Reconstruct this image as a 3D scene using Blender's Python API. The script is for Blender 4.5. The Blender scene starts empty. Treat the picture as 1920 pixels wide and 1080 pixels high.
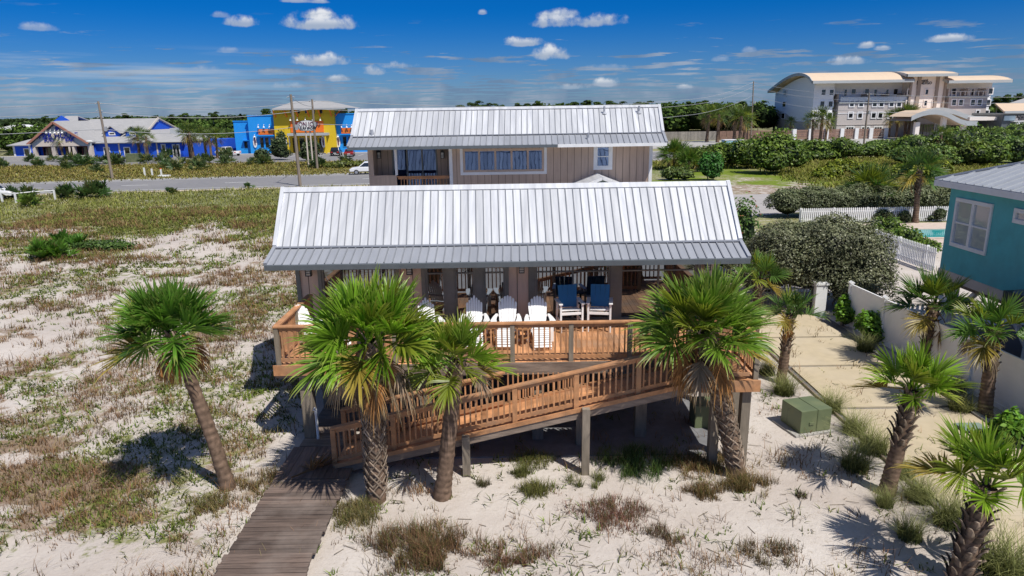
import bpy, math, random
import numpy as np
from mathutils import Vector, Matrix
R = math.radians
random.seed(7)
rng = np.random.default_rng(11)
scene = bpy.context.scene
COL = scene.collection

# ------------------------------------------------------------------ camera
CAMZ = 8.1
TH, RO, FPX = R(14.5), 0.0149, 1280.0
fwd = Vector((0, math.cos(TH), -math.sin(TH)))
up0 = Vector((0, math.sin(TH), math.cos(TH)))
r0 = Vector((1, 0, 0))
upv = up0 * math.cos(RO) + r0 * math.sin(RO)
rgt = r0 * math.cos(RO) - up0 * math.sin(RO)
CAM = Vector((0, 0, CAMZ))
cd = bpy.data.cameras.new('camera')
cam = bpy.data.objects.new('camera', cd)
COL.objects.link(cam)
cd.sensor_width = 36.0
cd.lens = 36.0 * FPX / 1920.0
cd.clip_start = 0.1
cd.clip_end = 20000
m3 = Matrix((rgt, upv, -fwd)).transposed()
cam.matrix_world = Matrix.Translation(CAM) @ m3.to_4x4()
scene.camera = cam

def at(px, py, X=None, Y=None, Z=None):
    d = fwd * FPX + rgt * (px - 960) + upv * (540 - py)
    if Y is not None: t = Y / d.y
    elif Z is not None: t = (Z - CAMZ) / d.z
    else: t = X / d.x
    return CAM + d * t

# ------------------------------------------------------------------ numpy noise
def vnoise(x, y, s=0):
    x = np.asarray(x, dtype=float); y = np.asarray(y, dtype=float)
    xi = np.floor(x); yi = np.floor(y); fx = x - xi; fy = y - yi
    fx = fx * fx * (3 - 2 * fx); fy = fy * fy * (3 - 2 * fy)
    def h(a, b):
        v = np.sin(a * 127.1 + b * 311.7 + s * 74.7) * 43758.5453
        return v - np.floor(v)
    return (h(xi, yi) * (1 - fx) + h(xi + 1, yi) * fx) * (1 - fy) + (h(xi, yi + 1) * (1 - fx) + h(xi + 1, yi + 1) * fx) * fy
def fbm(x, y, s=0, o=4):
    t = 0; a = .5; n = 0
    for k in range(o):
        t = t + a * vnoise(x * 2 ** k, y * 2 ** k, s + k * 7); n += a; a *= .5
    return t / n
def sstep(a, b, v):
    t = np.clip((np.asarray(v, dtype=float) - a) / (b - a), 0, 1)
    return t * t * (3 - 2 * t)
def hgt(x, y):
    x = np.asarray(x, dtype=float); y = np.asarray(y, dtype=float)
    h = (fbm(x * .16, y * .16, 3, 3) - .5) * 1.0 + (fbm(x * .9, y * .9, 9, 2) - .5) * .12
    dx = np.maximum(np.maximum(-6.2 - x, x - 8.0), 0); dy = np.maximum(np.maximum(13.6 - y, y - 40), 0)
    m = sstep(0, 4, np.hypot(dx, dy))
    m = m * sstep(0, 1.5, np.abs(x + 4.6) - 1.2)          # boardwalk
    m = m * (1 - sstep(7.6, 8.6, x))                       # path and everything right of it
    m = m * (1 - sstep(50, 66, y))
    return h * m * .55
def G(px, py, dz=0.0):
    z = 0.0
    for k in range(6):
        p = at(px, py, Z=z); z = float(hgt(p.x, p.y))
    p.z = z + dz
    return p
def GZ(x, y): return float(hgt(x, y))

# ------------------------------------------------------------------ materials
def new_mat(name):
    m = bpy.data.materials.new(name); m.use_nodes = True
    nt = m.node_tree; nt.nodes.clear()
    return m, nt
def N(nt, t, **kw):
    n = nt.nodes.new(t)
    for k, v in kw.items():
        if k.startswith('i_'):
            key = k[2:]
            n.inputs[int(key) if key.isdigit() else key].default_value = v
        else: setattr(n, k, v)
    return n
def MATH(nt, op, a, b=None, c=None, clamp=False):
    n = nt.nodes.new('ShaderNodeMath'); n.operation = op; n.use_clamp = clamp
    for i, v in enumerate((a, b, c)):
        if v is None: continue
        if isinstance(v, (int, float)): n.inputs[i].default_value = v
        else: nt.links.new(v, n.inputs[i])
    return n.outputs[0]
def MIXC(nt, fac, a, b, mode='MIX'):
    n = nt.nodes.new('ShaderNodeMix'); n.data_type = 'RGBA'; n.blend_type = mode
    for i, v in ((0, fac), (6, a), (7, b)):
        if isinstance(v, (int, float)): n.inputs[i].default_value = v
        elif isinstance(v, tuple): n.inputs[i].default_value = v + (1,) if len(v) == 3 else v
        else: nt.links.new(v, n.inputs[i])
    return n.outputs[2]
def MR(nt, v, a, b, c, d, smooth=False):
    n = nt.nodes.new('ShaderNodeMapRange')
    if smooth: n.interpolation_type = 'SMOOTHSTEP'
    nt.links.new(v, n.inputs[0])
    for i, q in enumerate((a, b, c, d)): n.inputs[i + 1].default_value = q
    return n.outputs[0]

def pmat(name, base, rough=.6, var=.15, scale=3.0, metal=0.0, island=0.0, bump=0.0, stretch=(1, 1, 1), spec=.5,
         dirt=None, dirt_amt=.35, dirt_scale=.8, world=False, emit=None, rvar=.1):
    m, nt = new_mat(name)
    out = N(nt, 'ShaderNodeOutputMaterial'); b = N(nt, 'ShaderNodeBsdfPrincipled')
    nt.links.new(b.outputs[0], out.inputs[0])
    if world: co = N(nt, 'ShaderNodeNewGeometry').outputs['Position']
    else: co = N(nt, 'ShaderNodeTexCoord').outputs['Object']
    mp = N(nt, 'ShaderNodeMapping'); mp.inputs['Scale'].default_value = stretch
    nt.links.new(co, mp.inputs[0])
    no = N(nt, 'ShaderNodeTexNoise'); no.inputs['Scale'].default_value = scale; no.inputs['Detail'].default_value = 5
    no.inputs['Roughness'].default_value = .65
    nt.links.new(mp.outputs[0], no.inputs['Vector'])
    v = MR(nt, no.outputs[0], .3, .7, 1 - var, 1 + var)
    if island:
        g = N(nt, 'ShaderNodeNewGeometry')
        v = MATH(nt, 'MULTIPLY', v, MR(nt, g.outputs['Random Per Island'], 0, 1, 1 - island, 1 + island))
    sc = N(nt, 'ShaderNodeVectorMath', operation='SCALE')
    sc.inputs[0].default_value = base[:3]
    nt.links.new(v, sc.inputs['Scale'])
    col = sc.outputs[0]
    if dirt:
        n2 = N(nt, 'ShaderNodeTexNoise'); n2.inputs['Scale'].default_value = dirt_scale; n2.inputs['Detail'].default_value = 6
        nt.links.new(mp.outputs[0] if metal else co, n2.inputs['Vector'])
        f = MR(nt, n2.outputs[0], .45, .75, 0, dirt_amt)
        col = MIXC(nt, f, col, dirt)
    nt.links.new(col, b.inputs['Base Color'])
    b.inputs['Metallic'].default_value = metal
    nt.links.new(MR(nt, no.outputs[0], .3, .7, max(.02, rough - rvar), min(1, rough + rvar)), b.inputs['Roughness'])
    b.inputs['Specular IOR Level'].default_value = spec
    if bump:
        bp = N(nt, 'ShaderNodeBump'); bp.inputs['Strength'].default_value = bump; bp.inputs['Distance'].default_value = .02
        nt.links.new(no.outputs[0], bp.inputs['Height']); nt.links.new(bp.outputs[0], b.inputs['Normal'])
    if emit:
        b.inputs['Emission Color'].default_value = emit + (1,); b.inputs['Emission Strength'].default_value = 1
    return m

def leafmat(name, mult=(1, 1, 1), trans=.35, rough=.5, var=.25, scale=1.5, spec=.3):
    m, nt = new_mat(name)
    out = N(nt, 'ShaderNodeOutputMaterial')
    a = N(nt, 'ShaderNodeAttribute', attribute_name='Col')
    co = N(nt, 'ShaderNodeTexCoord').outputs['Object']
    no = N(nt, 'ShaderNodeTexNoise'); no.inputs['Scale'].default_value = scale; no.inputs['Detail'].default_value = 3
    nt.links.new(co, no.inputs['Vector'])
    g = N(nt, 'ShaderNodeNewGeometry')
    v = MATH(nt, 'MULTIPLY', MR(nt, no.outputs[0], .3, .7, 1 - var, 1 + var), MR(nt, g.outputs['Random Per Island'], 0, 1, .75, 1.25))
    mm = N(nt, 'ShaderNodeVectorMath', operation='MULTIPLY'); mm.inputs[1].default_value = mult
    nt.links.new(a.outputs['Color'], mm.inputs[0])
    sc = N(nt, 'ShaderNodeVectorMath', operation='SCALE')
    nt.links.new(mm.outputs[0], sc.inputs[0]); nt.links.new(v, sc.inputs['Scale'])
    b = N(nt, 'ShaderNodeBsdfPrincipled'); b.inputs['Roughness'].default_value = rough
    b.inputs['Specular IOR Level'].default_value = spec
    nt.links.new(sc.outputs[0], b.inputs['Base Color'])
    t = N(nt, 'ShaderNodeBsdfTranslucent'); tc = MIXC(nt, .5, sc.outputs[0], (1.0, 1.0, .35), 'MULTIPLY')
    nt.links.new(tc, t.inputs[0])
    mx = N(nt, 'ShaderNodeMixShader'); mx.inputs[0].default_value = trans
    nt.links.new(b.outputs[0], mx.inputs[1]); nt.links.new(t.outputs[0], mx.inputs[2]); nt.links.new(mx.outputs[0], out.inputs[0])
    return m

def glassmat(name, refl=.3, tint=(.012, .015, .018), gl=(.9, .93, 1.0), rough=.015, wavy=0.0):
    m, nt = new_mat(name)
    out = N(nt, 'ShaderNodeOutputMaterial')
    d = N(nt, 'ShaderNodeBsdfDiffuse'); d.inputs[0].default_value = tint + (1,)
    g = N(nt, 'ShaderNodeBsdfGlossy'); g.inputs[0].default_value = gl + (1,); g.inputs[1].default_value = rough
    mx = N(nt, 'ShaderNodeMixShader')
    fr = N(nt, 'ShaderNodeFresnel'); fr.inputs[0].default_value = 1.5
    nt.links.new(MATH(nt, 'ADD', fr.outputs[0], refl, clamp=True), mx.inputs[0])
    if wavy:
        co = N(nt, 'ShaderNodeTexCoord').outputs['Object']
        no = N(nt, 'ShaderNodeTexNoise'); no.inputs['Scale'].default_value = 1.6; no.inputs['Detail'].default_value = 2
        nt.links.new(co, no.inputs['Vector'])
        bp = N(nt, 'ShaderNodeBump'); bp.inputs['Strength'].default_value = wavy; bp.inputs['Distance'].default_value = .05
        nt.links.new(no.outputs[0], bp.inputs['Height']); nt.links.new(bp.outputs[0], g.inputs['Normal'])
    nt.links.new(d.outputs[0], mx.inputs[1]); nt.links.new(g.outputs[0], mx.inputs[2]); nt.links.new(mx.outputs[0], out.inputs[0])
    return m

M = {}
M['taupe'] = pmat('taupe_siding_paint', (.52, .39, .30), .75, .12, 2.5, stretch=(4, 4, .4), dirt=(.26, .19, .15), dirt_amt=.3)
M['groove'] = pmat('siding_groove', (.12, .09, .07), .8)
M['trim_grey'] = pmat('grey_green_trim_paint', (.20, .21, .195), .6, .15, 3)
M['white'] = pmat('white_paint', (.78, .78, .77), .5, .06, 3, dirt=(.55, .54, .52), dirt_amt=.25)
M['white_plastic'] = pmat('white_vinyl', (.88, .88, .88), .4, .05, 1.5, dirt=(.55, .54, .52), dirt_amt=.3)
M['roof_hi'] = pmat('galvanised_roof_metal', (.66, .67, .69), .46, .07, 2.2, metal=.30, island=.13, stretch=(3.5, .22, .22), dirt=(.42, .43, .47), dirt_amt=.5, dirt_scale=1.3)  # panel tone differences stand in for uneven sheen on the metal
M['seam'] = pmat('shadow_line_seam_metal', (.22, .23, .25), .5, .1, 2)  # ribs coloured dark to stand in for thin shadow lines
M['roof_lo'] = pmat('dull_sheen_roof_metal', (.33, .345, .38), .5, .07, 2.2, metal=.15, island=.06, stretch=(1, .25, .25), dirt=(.36, .37, .40), dirt_amt=.3)  # same metal as the upper slope, its duller reflection put into the colour
M['gutter'] = pmat('grey_gutter_metal', (.10, .115, .125), .5, .1, 3)
M['deck'] = pmat('stained_deck_wood', (.49, .235, .105), .72, .32, 2.0, island=.34, stretch=(1, 1, 1), dirt=(.29, .20, .14), dirt_amt=.7, dirt_scale=1.3, bump=.15)
M['deckrail'] = pmat('stained_rail_wood', (.45, .22, .10), .72, .3, 4.0, island=.3, dirt=(.27, .19, .13), dirt_amt=.65, dirt_scale=1.5, bump=.1)
M['greywood'] = pmat('weathered_wood', (.215, .165, .13), .85, .4, 3.0, island=.3, stretch=(.6, 5, 5), dirt=(.10, .072, .06), dirt_amt=.7, dirt_scale=1.1, bump=.5)
M['walkwood'] = pmat('dark_weathered_planks', (.115, .082, .066), .9, .45, 3.0, island=.38, stretch=(.5, 6, 6), dirt=(.27, .22, .19), dirt_amt=.6, dirt_scale=1.4, bump=.6)
M['greypost'] = pmat('grey_post_wood', (.24, .20, .155), .85, .3, 4.0, stretch=(3, 3, .5), dirt=(.15, .12, .08), dirt_amt=.5, bump=.3)
M['polewood'] = pmat('utility_pole_wood', (.22, .18, .145), .9, .3, 2.0, stretch=(4, 4, .3), bump=.2)
M['glass'] = glassmat('dark_reflective_glass', .25, gl=(.78, .88, 1.0))
M['glass2'] = glassmat('blue_reflective_glass', .17, (.012, .025, .06), (.34, .48, .80), .02, .05)  # blue cast of the reflections put into the glass colours
M['glass3'] = glassmat('dark_window_glass', .06, (.012, .014, .018))
M['black'] = pmat('black_metal', (.018, .018, .02), .5, .2, 5)
M['lampglass'] = pmat('lamp_glass', (.6, .58, .52), .25, .1, 5)
M['concrete'] = pmat('concrete', (.40, .385, .36), .9, .12, 1.5, world=True, dirt=(.30, .28, .25), dirt_amt=.4, dirt_scale=.5, bump=.1)
M['sandcrete'] = pmat('sandy_concrete_path', (.475, .395, .27), .9, .08, 3, world=True, dirt=(.56, .49, .39), dirt_amt=.55, dirt_scale=.45, bump=.1)
M['pebble'] = pmat('dark_pebbles', (.13, .125, .13), .8, .9, 28, world=True, bump=.8)
M['asphalt'] = pmat('asphalt', (.205, .20, .205), .9, .1, 1.2, world=True, dirt=(.27, .26, .25), dirt_amt=.5, dirt_scale=.12)
M['roadpaint'] = pmat('road_paint', (.7, .7, .68), .7, .12, 4, world=True)
M['trunk'] = None
M['boxgreen'] = pmat('green_cabinet_paint', (.135, .165, .085), .5, .12, 2, dirt=(.26, .24, .12), dirt_amt=.35, dirt_scale=2.0)
M['lidgreen'] = pmat('green_lid_plastic', (.20, .26, .22), .55, .1, 3)
M['teal'] = pmat('teal_stucco', (.10, .42, .44), .8, .14, 2.0, dirt=(.15, .47, .48), dirt_amt=.4, bump=.15)
M['tealroof'] = pmat('grey_metal_roof', (.40, .42, .45), .45, .06, 2, metal=.2, island=.05)
M['navy'] = pmat('blue_chair_slats', (.03, .18, .38), .5, .1, 4)
M['brownwood'] = pmat('brown_table_wood', (.32, .15, .06), .6, .2, 4)
M['cobalt'] = pmat('cobalt_wall_paint', (.012, .10, .62), .7, .06, 1, dirt=(.01, .08, .5), dirt_amt=.3)
M['sky_blue'] = pmat('light_blue_stucco', (.01, .30, .80), .7, .05, .8, dirt=(.02, .27, .7), dirt_amt=.3)
M['yellow'] = pmat('yellow_stucco', (.72, .50, .015), .7, .05, .8, dirt=(.6, .42, .02), dirt_amt=.3)
M['orange'] = pmat('orange_panel', (.80, .17, .015), .6, .06, 1)
M['greyroof'] = pmat('light_grey_shingles', (.34, .335, .335), .8, .1, .8, stretch=(1, 4, 4), dirt=(.28, .28, .28), dirt_amt=.4)
M['redtrim'] = pmat('red_brown_trim', (.36, .16, .11), .7, .1, 1)
M['greysiding'] = pmat('grey_gable_siding', (.38, .42, .46), .7, .06, .6)
M['beige'] = pmat('beige_column_paint', (.60, .52, .45), .7, .06, 1)
M['darkred'] = pmat('dark_red_door', (.16, .028, .02), .6, .15, 1)
M['bluetext'] = pmat('blue_lettering', (.01, .02, .30), .5, .05, 1)
M['blacktext'] = pmat('black_lettering', (.015, .013, .018), .5, .05, 1)
M['redtext'] = pmat('maroon_lettering', (.12, .02, .06), .5, .05, 1)
M['hotelwhite'] = pmat('hotel_white_stucco', (.88, .88, .90), .8, .03, .2)
M['hotelgrey'] = pmat('hotel_grey_stucco', (.52, .47, .45), .8, .03, .2)
M['hotelbrown'] = pmat('hotel_taupe_stucco', (.32, .26, .22), .8, .03, .2)
M['hotelcream'] = pmat('hotel_cream_stucco', (.84, .76, .70), .8, .03, .2)
M['creamroof'] = pmat('cream_roof_metal', (.62, .48, .35), .85, .04, .3, stretch=(3, .5, .5))
M['roofedge'] = pmat('grey_roof_edge', (.42, .44, .45), .6, .05, .3)
M['fencebrown'] = pmat('brown_board_fence_wood', (.24, .145, .11), .85, .25, 1.5, island=.15)
M['rubber'] = pmat('tyre_rubber', (.02, .02, .02), .8, .2, 5)
M['chrome'] = pmat('wheel_metal', (.55, .55, .57), .3, .1, 5, metal=.8)
M['carwhite'] = pmat('white_car_paint', (.75, .75, .76), .25, .03, 1)
M['carblack'] = pmat('black_car_paint', (.012, .013, .016), .2, .1, 1)
M['carred'] = pmat('red_car_paint', (.20, .012, .015), .2, .1, 1)
M['taillight'] = pmat('tail_light_plastic', (.5, .02, .02), .3, .1, 1)
M['pool'] = pmat('pool_water', (.02, .33, .34), .05, .15, 1.5, world=True)
M['poolstone'] = pmat('pool_coping', (.55, .45, .38), .8, .1, 2)
M['wire'] = pmat('cable', (.35, .36, .38), .6, .1, 1)
M['skinshirt'] = pmat('red_shirt', (.6, .08, .05), .8, .1, 3)
M['skin'] = pmat('skin', (.45, .25, .17), .6, .1, 3)
M['cloth2'] = pmat('pale_blue_shirt', (.45, .55, .6), .8, .1, 3)
M['cloth3'] = pmat('dark_shorts', (.05, .06, .09), .8, .1, 3)
M['palm'] = leafmat('palm_leaf', (1.10, 1.12, 1), .38, .42, .2, 1.2, .45)
M['dead'] = leafmat('dead_palm_leaf', (1, 1, 1), .2, .7, .25, 2, .2)
M['leaf'] = leafmat('shrub_leaf', (1, 1, 1), .25, .5, .3, 1.0, .35)
M['bigbush'] = leafmat('silvery_shrub_leaf', (1, 1, 1), .2, .5, .3, 1.0, .45)
M['farleaf'] = leafmat('distant_foliage', (1.3, 1.35, 1.1), .15, .8, .3, .15, .1)
M['grass'] = leafmat('grass_blade', (1, 1, 1), .3, .6, .25, .8, .2)
M['bark'] = leafmat('palm_bark', (1, 1, 1), .0, .9, .35, 9.0, .15)

# ------------------------------------------------------------------ mesh builder
def org(p):
    v = Vector((0, 0, 0))
    while p is not None:
        v = v + p.location; p = p.parent
    return v
def tag(o, label=None, cat=None, group=None, kind=None):
    if label: o['label'] = label
    if cat: o['category'] = cat
    if group: o['group'] = group
    if kind: o['kind'] = kind
    return o
def empty(name, loc=(0, 0, 0), label=None, cat=None, group=None):
    o = bpy.data.objects.new(name, None); o.empty_display_size = .3
    o.location = loc; COL.objects.link(o)
    return tag(o, label, cat, group)
def link_mesh(name, me, mat, parent=None):
    o = bpy.data.objects.new(name, me); COL.objects.link(o)
    if mat is not None: me.materials.append(mat)
    if parent is not None: o.parent = parent
    return o
class MB:
    def __init__(s): s.v = []; s.f = []
    def add(s, vs, fs):
        n = len(s.v); s.v += [tuple(v) for v in vs]; s.f += [tuple(i + n for i in f) for f in fs]; return s
    def bx(s, x0, x1, y0, y1, z0, z1):
        v = [(x, y, z) for z in (z0, z1) for y in (y0, y1) for x in (x0, x1)]
        return s.add(v, [(0, 2, 3, 1), (4, 5, 7, 6), (0, 1, 5, 4), (2, 6, 7, 3), (0, 4, 6, 2), (1, 3, 7, 5)])
    def box(s, c, d, mat=None):
        v = [Vector((x * d[0] / 2, y * d[1] / 2, z * d[2] / 2)) for z in (-1, 1) for y in (-1, 1) for x in (-1, 1)]
        if mat is not None: v = [mat @ q for q in v]
        c = Vector(c)
        return s.add([c + q for q in v], [(0, 2, 3, 1), (4, 5, 7, 6), (0, 1, 5, 4), (2, 6, 7, 3), (0, 4, 6, 2), (1, 3, 7, 5)])
    def bar(s, p0, p1, w, h, up=(0, 0, 1)):
        p0 = Vector(p0); p1 = Vector(p1); d = (p1 - p0).normalized(); u = Vector(up)
        a = d.cross(u)
        if a.length < 1e-4: a = d.cross(Vector((0, 1, 0)))
        a.normalize(); b = a.cross(d)
        a = a * w / 2; b = b * h / 2
        v = []
        for p in (p0, p1): v += [p - a - b, p + a - b, p + a + b, p - a + b]
        return s.add(v, [(0, 3, 2, 1), (4, 5, 6, 7), (0, 1, 5, 4), (1, 2, 6, 5), (2, 3, 7, 6), (3, 0, 4, 7)])
    def tube(s, pts, rad, n=8, cap=True):
        pts = [Vector(p) for p in pts]
        if isinstance(rad, (int, float)): rad = [rad] * len(pts)
        vs = []; pa = None
        for i, p in enumerate(pts):
            d = (pts[min(i + 1, len(pts) - 1)] - pts[max(i - 1, 0)]).normalized()
            a = d.cross(Vector((0, 0, 1))) if pa is None else pa - d * pa.dot(d)
            if a.length < 1e-4: a = d.cross(Vector((0, 1, 0)))
            a.normalize(); pa = a; b = d.cross(a)
            vs += [p + (a * math.cos(k * 2 * math.pi / n) + b * math.sin(k * 2 * math.pi / n)) * rad[i] for k in range(n)]
        fs = [(i * n + k, i * n + (k + 1) % n, (i + 1) * n + (k + 1) % n, (i + 1) * n + k) for i in range(len(pts) - 1) for k in range(n)]
        if cap: fs += [tuple(range(n - 1, -1, -1)), tuple(range((len(pts) - 1) * n, len(pts) * n))]
        return s.add(vs, fs)
    def prism(s, poly, axis, d0, d1):
        n = len(poly)
        def mk(a, b, d): return (d, a, b) if axis == 'x' else (a, d, b) if axis == 'y' else (a, b, d)
        vs = [mk(a, b, d0) for a, b in poly] + [mk(a, b, d1) for a, b in poly]
        fs = [tuple(range(n)), tuple(range(2 * n - 1, n - 1, -1))] + [(i, i + n, (i + 1) % n + n, (i + 1) % n) for i in range(n)]
        return s.add(vs, fs)
    def slab(s, a, b, c, d, th):                     # quad thickened along its normal
        a, b, c, d = map(Vector, (a, b, c, d)); n = (b - a).cross(d - a).normalized() * th
        return s.add([a, b, c, d, a - n, b - n, c - n, d - n], [(0, 1, 2, 3), (7, 6, 5, 4), (0, 4, 5, 1), (1, 5, 6, 2), (2, 6, 7, 3), (3, 7, 4, 0)])
    def ball(s, c, r, n=8, m=6):
        c = Vector(c); r = r if hasattr(r, '__len__') else (r, r, r)
        vs = [c + Vector((0, 0, -r[2]))]
        for i in range(1, m):
            t = -math.pi / 2 + math.pi * i / m
            vs += [c + Vector((r[0] * math.cos(t) * math.cos(k * 2 * math.pi / n), r[1] * math.cos(t) * math.sin(k * 2 * math.pi / n), r[2] * math.sin(t))) for k in range(n)]
        vs.append(c + Vector((0, 0, r[2])))
        fs = [(0, 1 + (k + 1) % n, 1 + k) for k in range(n)]
        for i in range(m - 2): fs += [(1 + i * n + k, 1 + i * n + (k + 1) % n, 1 + (i + 1) * n + (k + 1) % n, 1 + (i + 1) * n + k) for k in range(n)]
        e = len(vs) - 1; q = 1 + (m - 2) * n
        fs += [(e, q + k, q + (k + 1) % n) for k in range(n)]
        return s.add(vs, fs)
    def build(s, name, mat, parent=None, smooth=False, bevel=0):
        o_ = org(parent) if parent is not None else None
        vs = s.v
        loc = None
        if o_ is not None: vs = [(a - o_.x, b - o_.y, c - o_.z) for a, b, c in vs]
        else:
            xs = [a for a, b, c in vs]; ys = [b for a, b, c in vs]; zs = [c for a, b, c in vs]
            loc = ((min(xs) + max(xs)) / 2, (min(ys) + max(ys)) / 2, min(zs))
            vs = [(a - loc[0], b - loc[1], c - loc[2]) for a, b, c in vs]
        me = bpy.data.meshes.new(name); me.from_pydata(vs, [], s.f); me.update()
        import bmesh
        bm = bmesh.new(); bm.from_mesh(me); bmesh.ops.recalc_face_normals(bm, faces=bm.faces)
        if bevel: bmesh.ops.bevel(bm, geom=[e for e in bm.edges if len(e.link_faces) == 2 and e.calc_face_angle(0) > .6], offset=bevel, segments=2, affect='EDGES', profile=.6)
        bm.to_mesh(me); bm.free()
        if smooth: me.polygons.foreach_set('use_smooth', [True] * len(me.polygons))
        o = link_mesh(name, me, mat, parent)
        if loc: o.location = loc
        return o

class NP:                                             # bulk quads with colours
    def __init__(s): s.V = []; s.F = []; s.C = []; s.n = 0
    def add(s, V, F, C):
        s.V.append(np.asarray(V, dtype=np.float32)); s.F.append(np.asarray(F, dtype=np.int32) + s.n); s.C.append(np.asarray(C, dtype=np.float32)); s.n += len(V)
    def build(s, name, mat, parent=None, smooth=False, loc=None):
        V = np.concatenate(s.V); F = np.concatenate(s.F); C = np.concatenate(s.C)
        if parent is not None: V = V - np.array(org(parent), dtype=np.float32)
        elif loc is None:
            loc = ((V[:, 0].min() + V[:, 0].max()) / 2, (V[:, 1].min() + V[:, 1].max()) / 2, V[:, 2].min())
        if parent is None: V = V - np.array(loc, dtype=np.float32)
        me = bpy.data.meshes.new(name); k = F.shape[1]
        me.vertices.add(len(V)); me.vertices.foreach_set('co', V.ravel())
        me.loops.add(F.size); me.loops.foreach_set('vertex_index', F.ravel())
        me.polygons.add(len(F)); me.polygons.foreach_set('loop_start', np.arange(0, F.size, k, dtype=np.int32))
        me.update(calc_edges=True)
        at_ = me.attributes.new('Col', 'FLOAT_COLOR', 'POINT')
        at_.data.foreach_set('color', np.c_[C, np.ones(len(C), dtype=np.float32)].astype(np.float32).ravel())
        if smooth: me.polygons.foreach_set('use_smooth', np.ones(len(F), dtype=bool))
        o = link_mesh(name, me, mat, parent)
        if parent is None: o.location = loc
        return o
def copy_tree(o, parent=None):
    c = o.copy(); COL.objects.link(c)
    if parent is not None: c.parent = parent
    for ch in list(o.children): copy_tree(ch, c)
    return c
def text_verts(s, size, M4, depth=.02):
    cu = bpy.data.curves.new('t', 'FONT'); cu.body = s; cu.size = size; cu.align_x = 'CENTER'; cu.align_y = 'CENTER'; cu.extrude = depth; cu.offset = size * .012
    cu.resolution_u = 2
    ob = bpy.data.objects.new('t', cu); COL.objects.link(ob)
    dg = bpy.context.evaluated_depsgraph_get(); me = bpy.data.meshes.new_from_object(ob.evaluated_get(dg))
    vs = [M4 @ v.co for v in me.vertices]; fs = [tuple(p.vertices) for p in me.polygons]
    bpy.data.objects.remove(ob); bpy.data.curves.remove(cu); bpy.data.meshes.remove(me)
    return vs, fs
def facing(loc, sx=1.0): return Matrix.Translation(Vector(loc)) @ Matrix.Rotation(R(90), 4, 'X') @ Matrix.Diagonal((sx, 1, 1, 1))
# ------------------------------------------------------------------ light and sky
SUN_EL, SUN_AZ = R(57.5), R(139)
SUND = Vector((math.sin(SUN_AZ) * math.cos(SUN_EL), math.cos(SUN_AZ) * math.cos(SUN_EL), math.sin(SUN_EL)))
sl = bpy.data.lights.new('sun', 'SUN'); sl.energy = 4.95; sl.angle = R(.53); sl.color = (1.0, .955, .88)
so = bpy.data.objects.new('sun', sl); COL.objects.link(so)
so.rotation_euler = SUND.to_track_quat('Z', 'Y').to_euler(); so.location = (0, -20, 60)

W = bpy.data.worlds.new('World'); scene.world = W; W.use_nodes = True
nt = W.node_tree; nt.nodes.clear()
wout = N(nt, 'ShaderNodeOutputWorld'); bg = N(nt, 'ShaderNodeBackground'); bg.inputs[1].default_value = .1
nt.links.new(bg.outputs[0], wout.inputs[0])
sky = N(nt, 'ShaderNodeTexSky'); sky.sky_type = 'NISHITA'; sky.sun_disc = False
sky.sun_elevation = SUN_EL; sky.sun_rotation = SUN_AZ; sky.air_density = 1.0; sky.dust_density = .4; sky.ozone_density = 3.0
tc = N(nt, 'ShaderNodeTexCoord'); sep = N(nt, 'ShaderNodeSeparateXYZ'); nt.links.new(tc.outputs['Generated'], sep.inputs[0])
dx, dy, dz = sep.outputs
AZ = MATH(nt, 'ARCTAN2', dx, dy); EL = MATH(nt, 'ARCSINE', dz)
# deep blue grading of the clear sky
skyc = MIXC(nt, 1.0, sky.outputs[0], (.008, .30, .80), 'MULTIPLY')
zen = MR(nt, EL, -.03, .14, 0, 1, True)
skyc = MIXC(nt, zen, MIXC(nt, 1.0, sky.outputs[0], (.36, .52, .84), 'MULTIPLY'), skyc)
high = MR(nt, EL, .20, .55, 0, 1, True)
skyc = MIXC(nt, high, skyc, MIXC(nt, 1.0, sky.outputs[0], (.95, .92, .95), 'MULTIPLY'))
# planar cloud deck: broken thin cumulus that crowds together toward the horizon
zc = MATH(nt, 'ADD', MATH(nt, 'MAXIMUM', dz, .0), .035)
cv = N(nt, 'ShaderNodeCombineXYZ'); nt.links.new(MATH(nt, 'DIVIDE', dx, zc), cv.inputs[0]); nt.links.new(MATH(nt, 'DIVIDE', dy, zc), cv.inputs[1])
n1 = N(nt, 'ShaderNodeTexNoise'); n1.inputs['Scale'].default_value = 1.15; n1.inputs['Detail'].default_value = 6; n1.inputs['Roughness'].default_value = .64
mpn = N(nt, 'ShaderNodeMapping'); mpn.inputs['Scale'].default_value = (.8, 1.0, 1); mpn.inputs['Location'].default_value = (3.1, 1.7, 0)
nt.links.new(cv.outputs[0], mpn.inputs[0]); nt.links.new(mpn.outputs[0], n1.inputs['Vector'])
thr = MR(nt, EL, .012, .10, .425, .60)
bank = MATH(nt, 'SUBTRACT', n1.outputs[0], thr)
bankm = MATH(nt, 'MULTIPLY', MR(nt, bank, 0, .08, 0, 1, True), MR(nt, EL, .075, .14, .9, 0))
ns = N(nt, 'ShaderNodeTexNoise'); ns.inputs['Scale'].default_value = 14; ns.inputs['Detail'].default_value = 5
nt.links.new(tc.outputs['Generated'], ns.inputs['Vector'])
bankc = MIXC(nt, MR(nt, ns.outputs[0], .42, .68, 0, 1), (1.5, 2.35, 3.7), (3.6, 4.2, 5.2))
skyc = MIXC(nt, MATH(nt, 'MULTIPLY', bankm, .88), skyc, bankc)
cs = N(nt, 'ShaderNodeCombineXYZ'); nt.links.new(MATH(nt, 'MULTIPLY', AZ, 2.2), cs.inputs[0]); nt.links.new(MATH(nt, 'MULTIPLY', EL, 42.0), cs.inputs[1])
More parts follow.
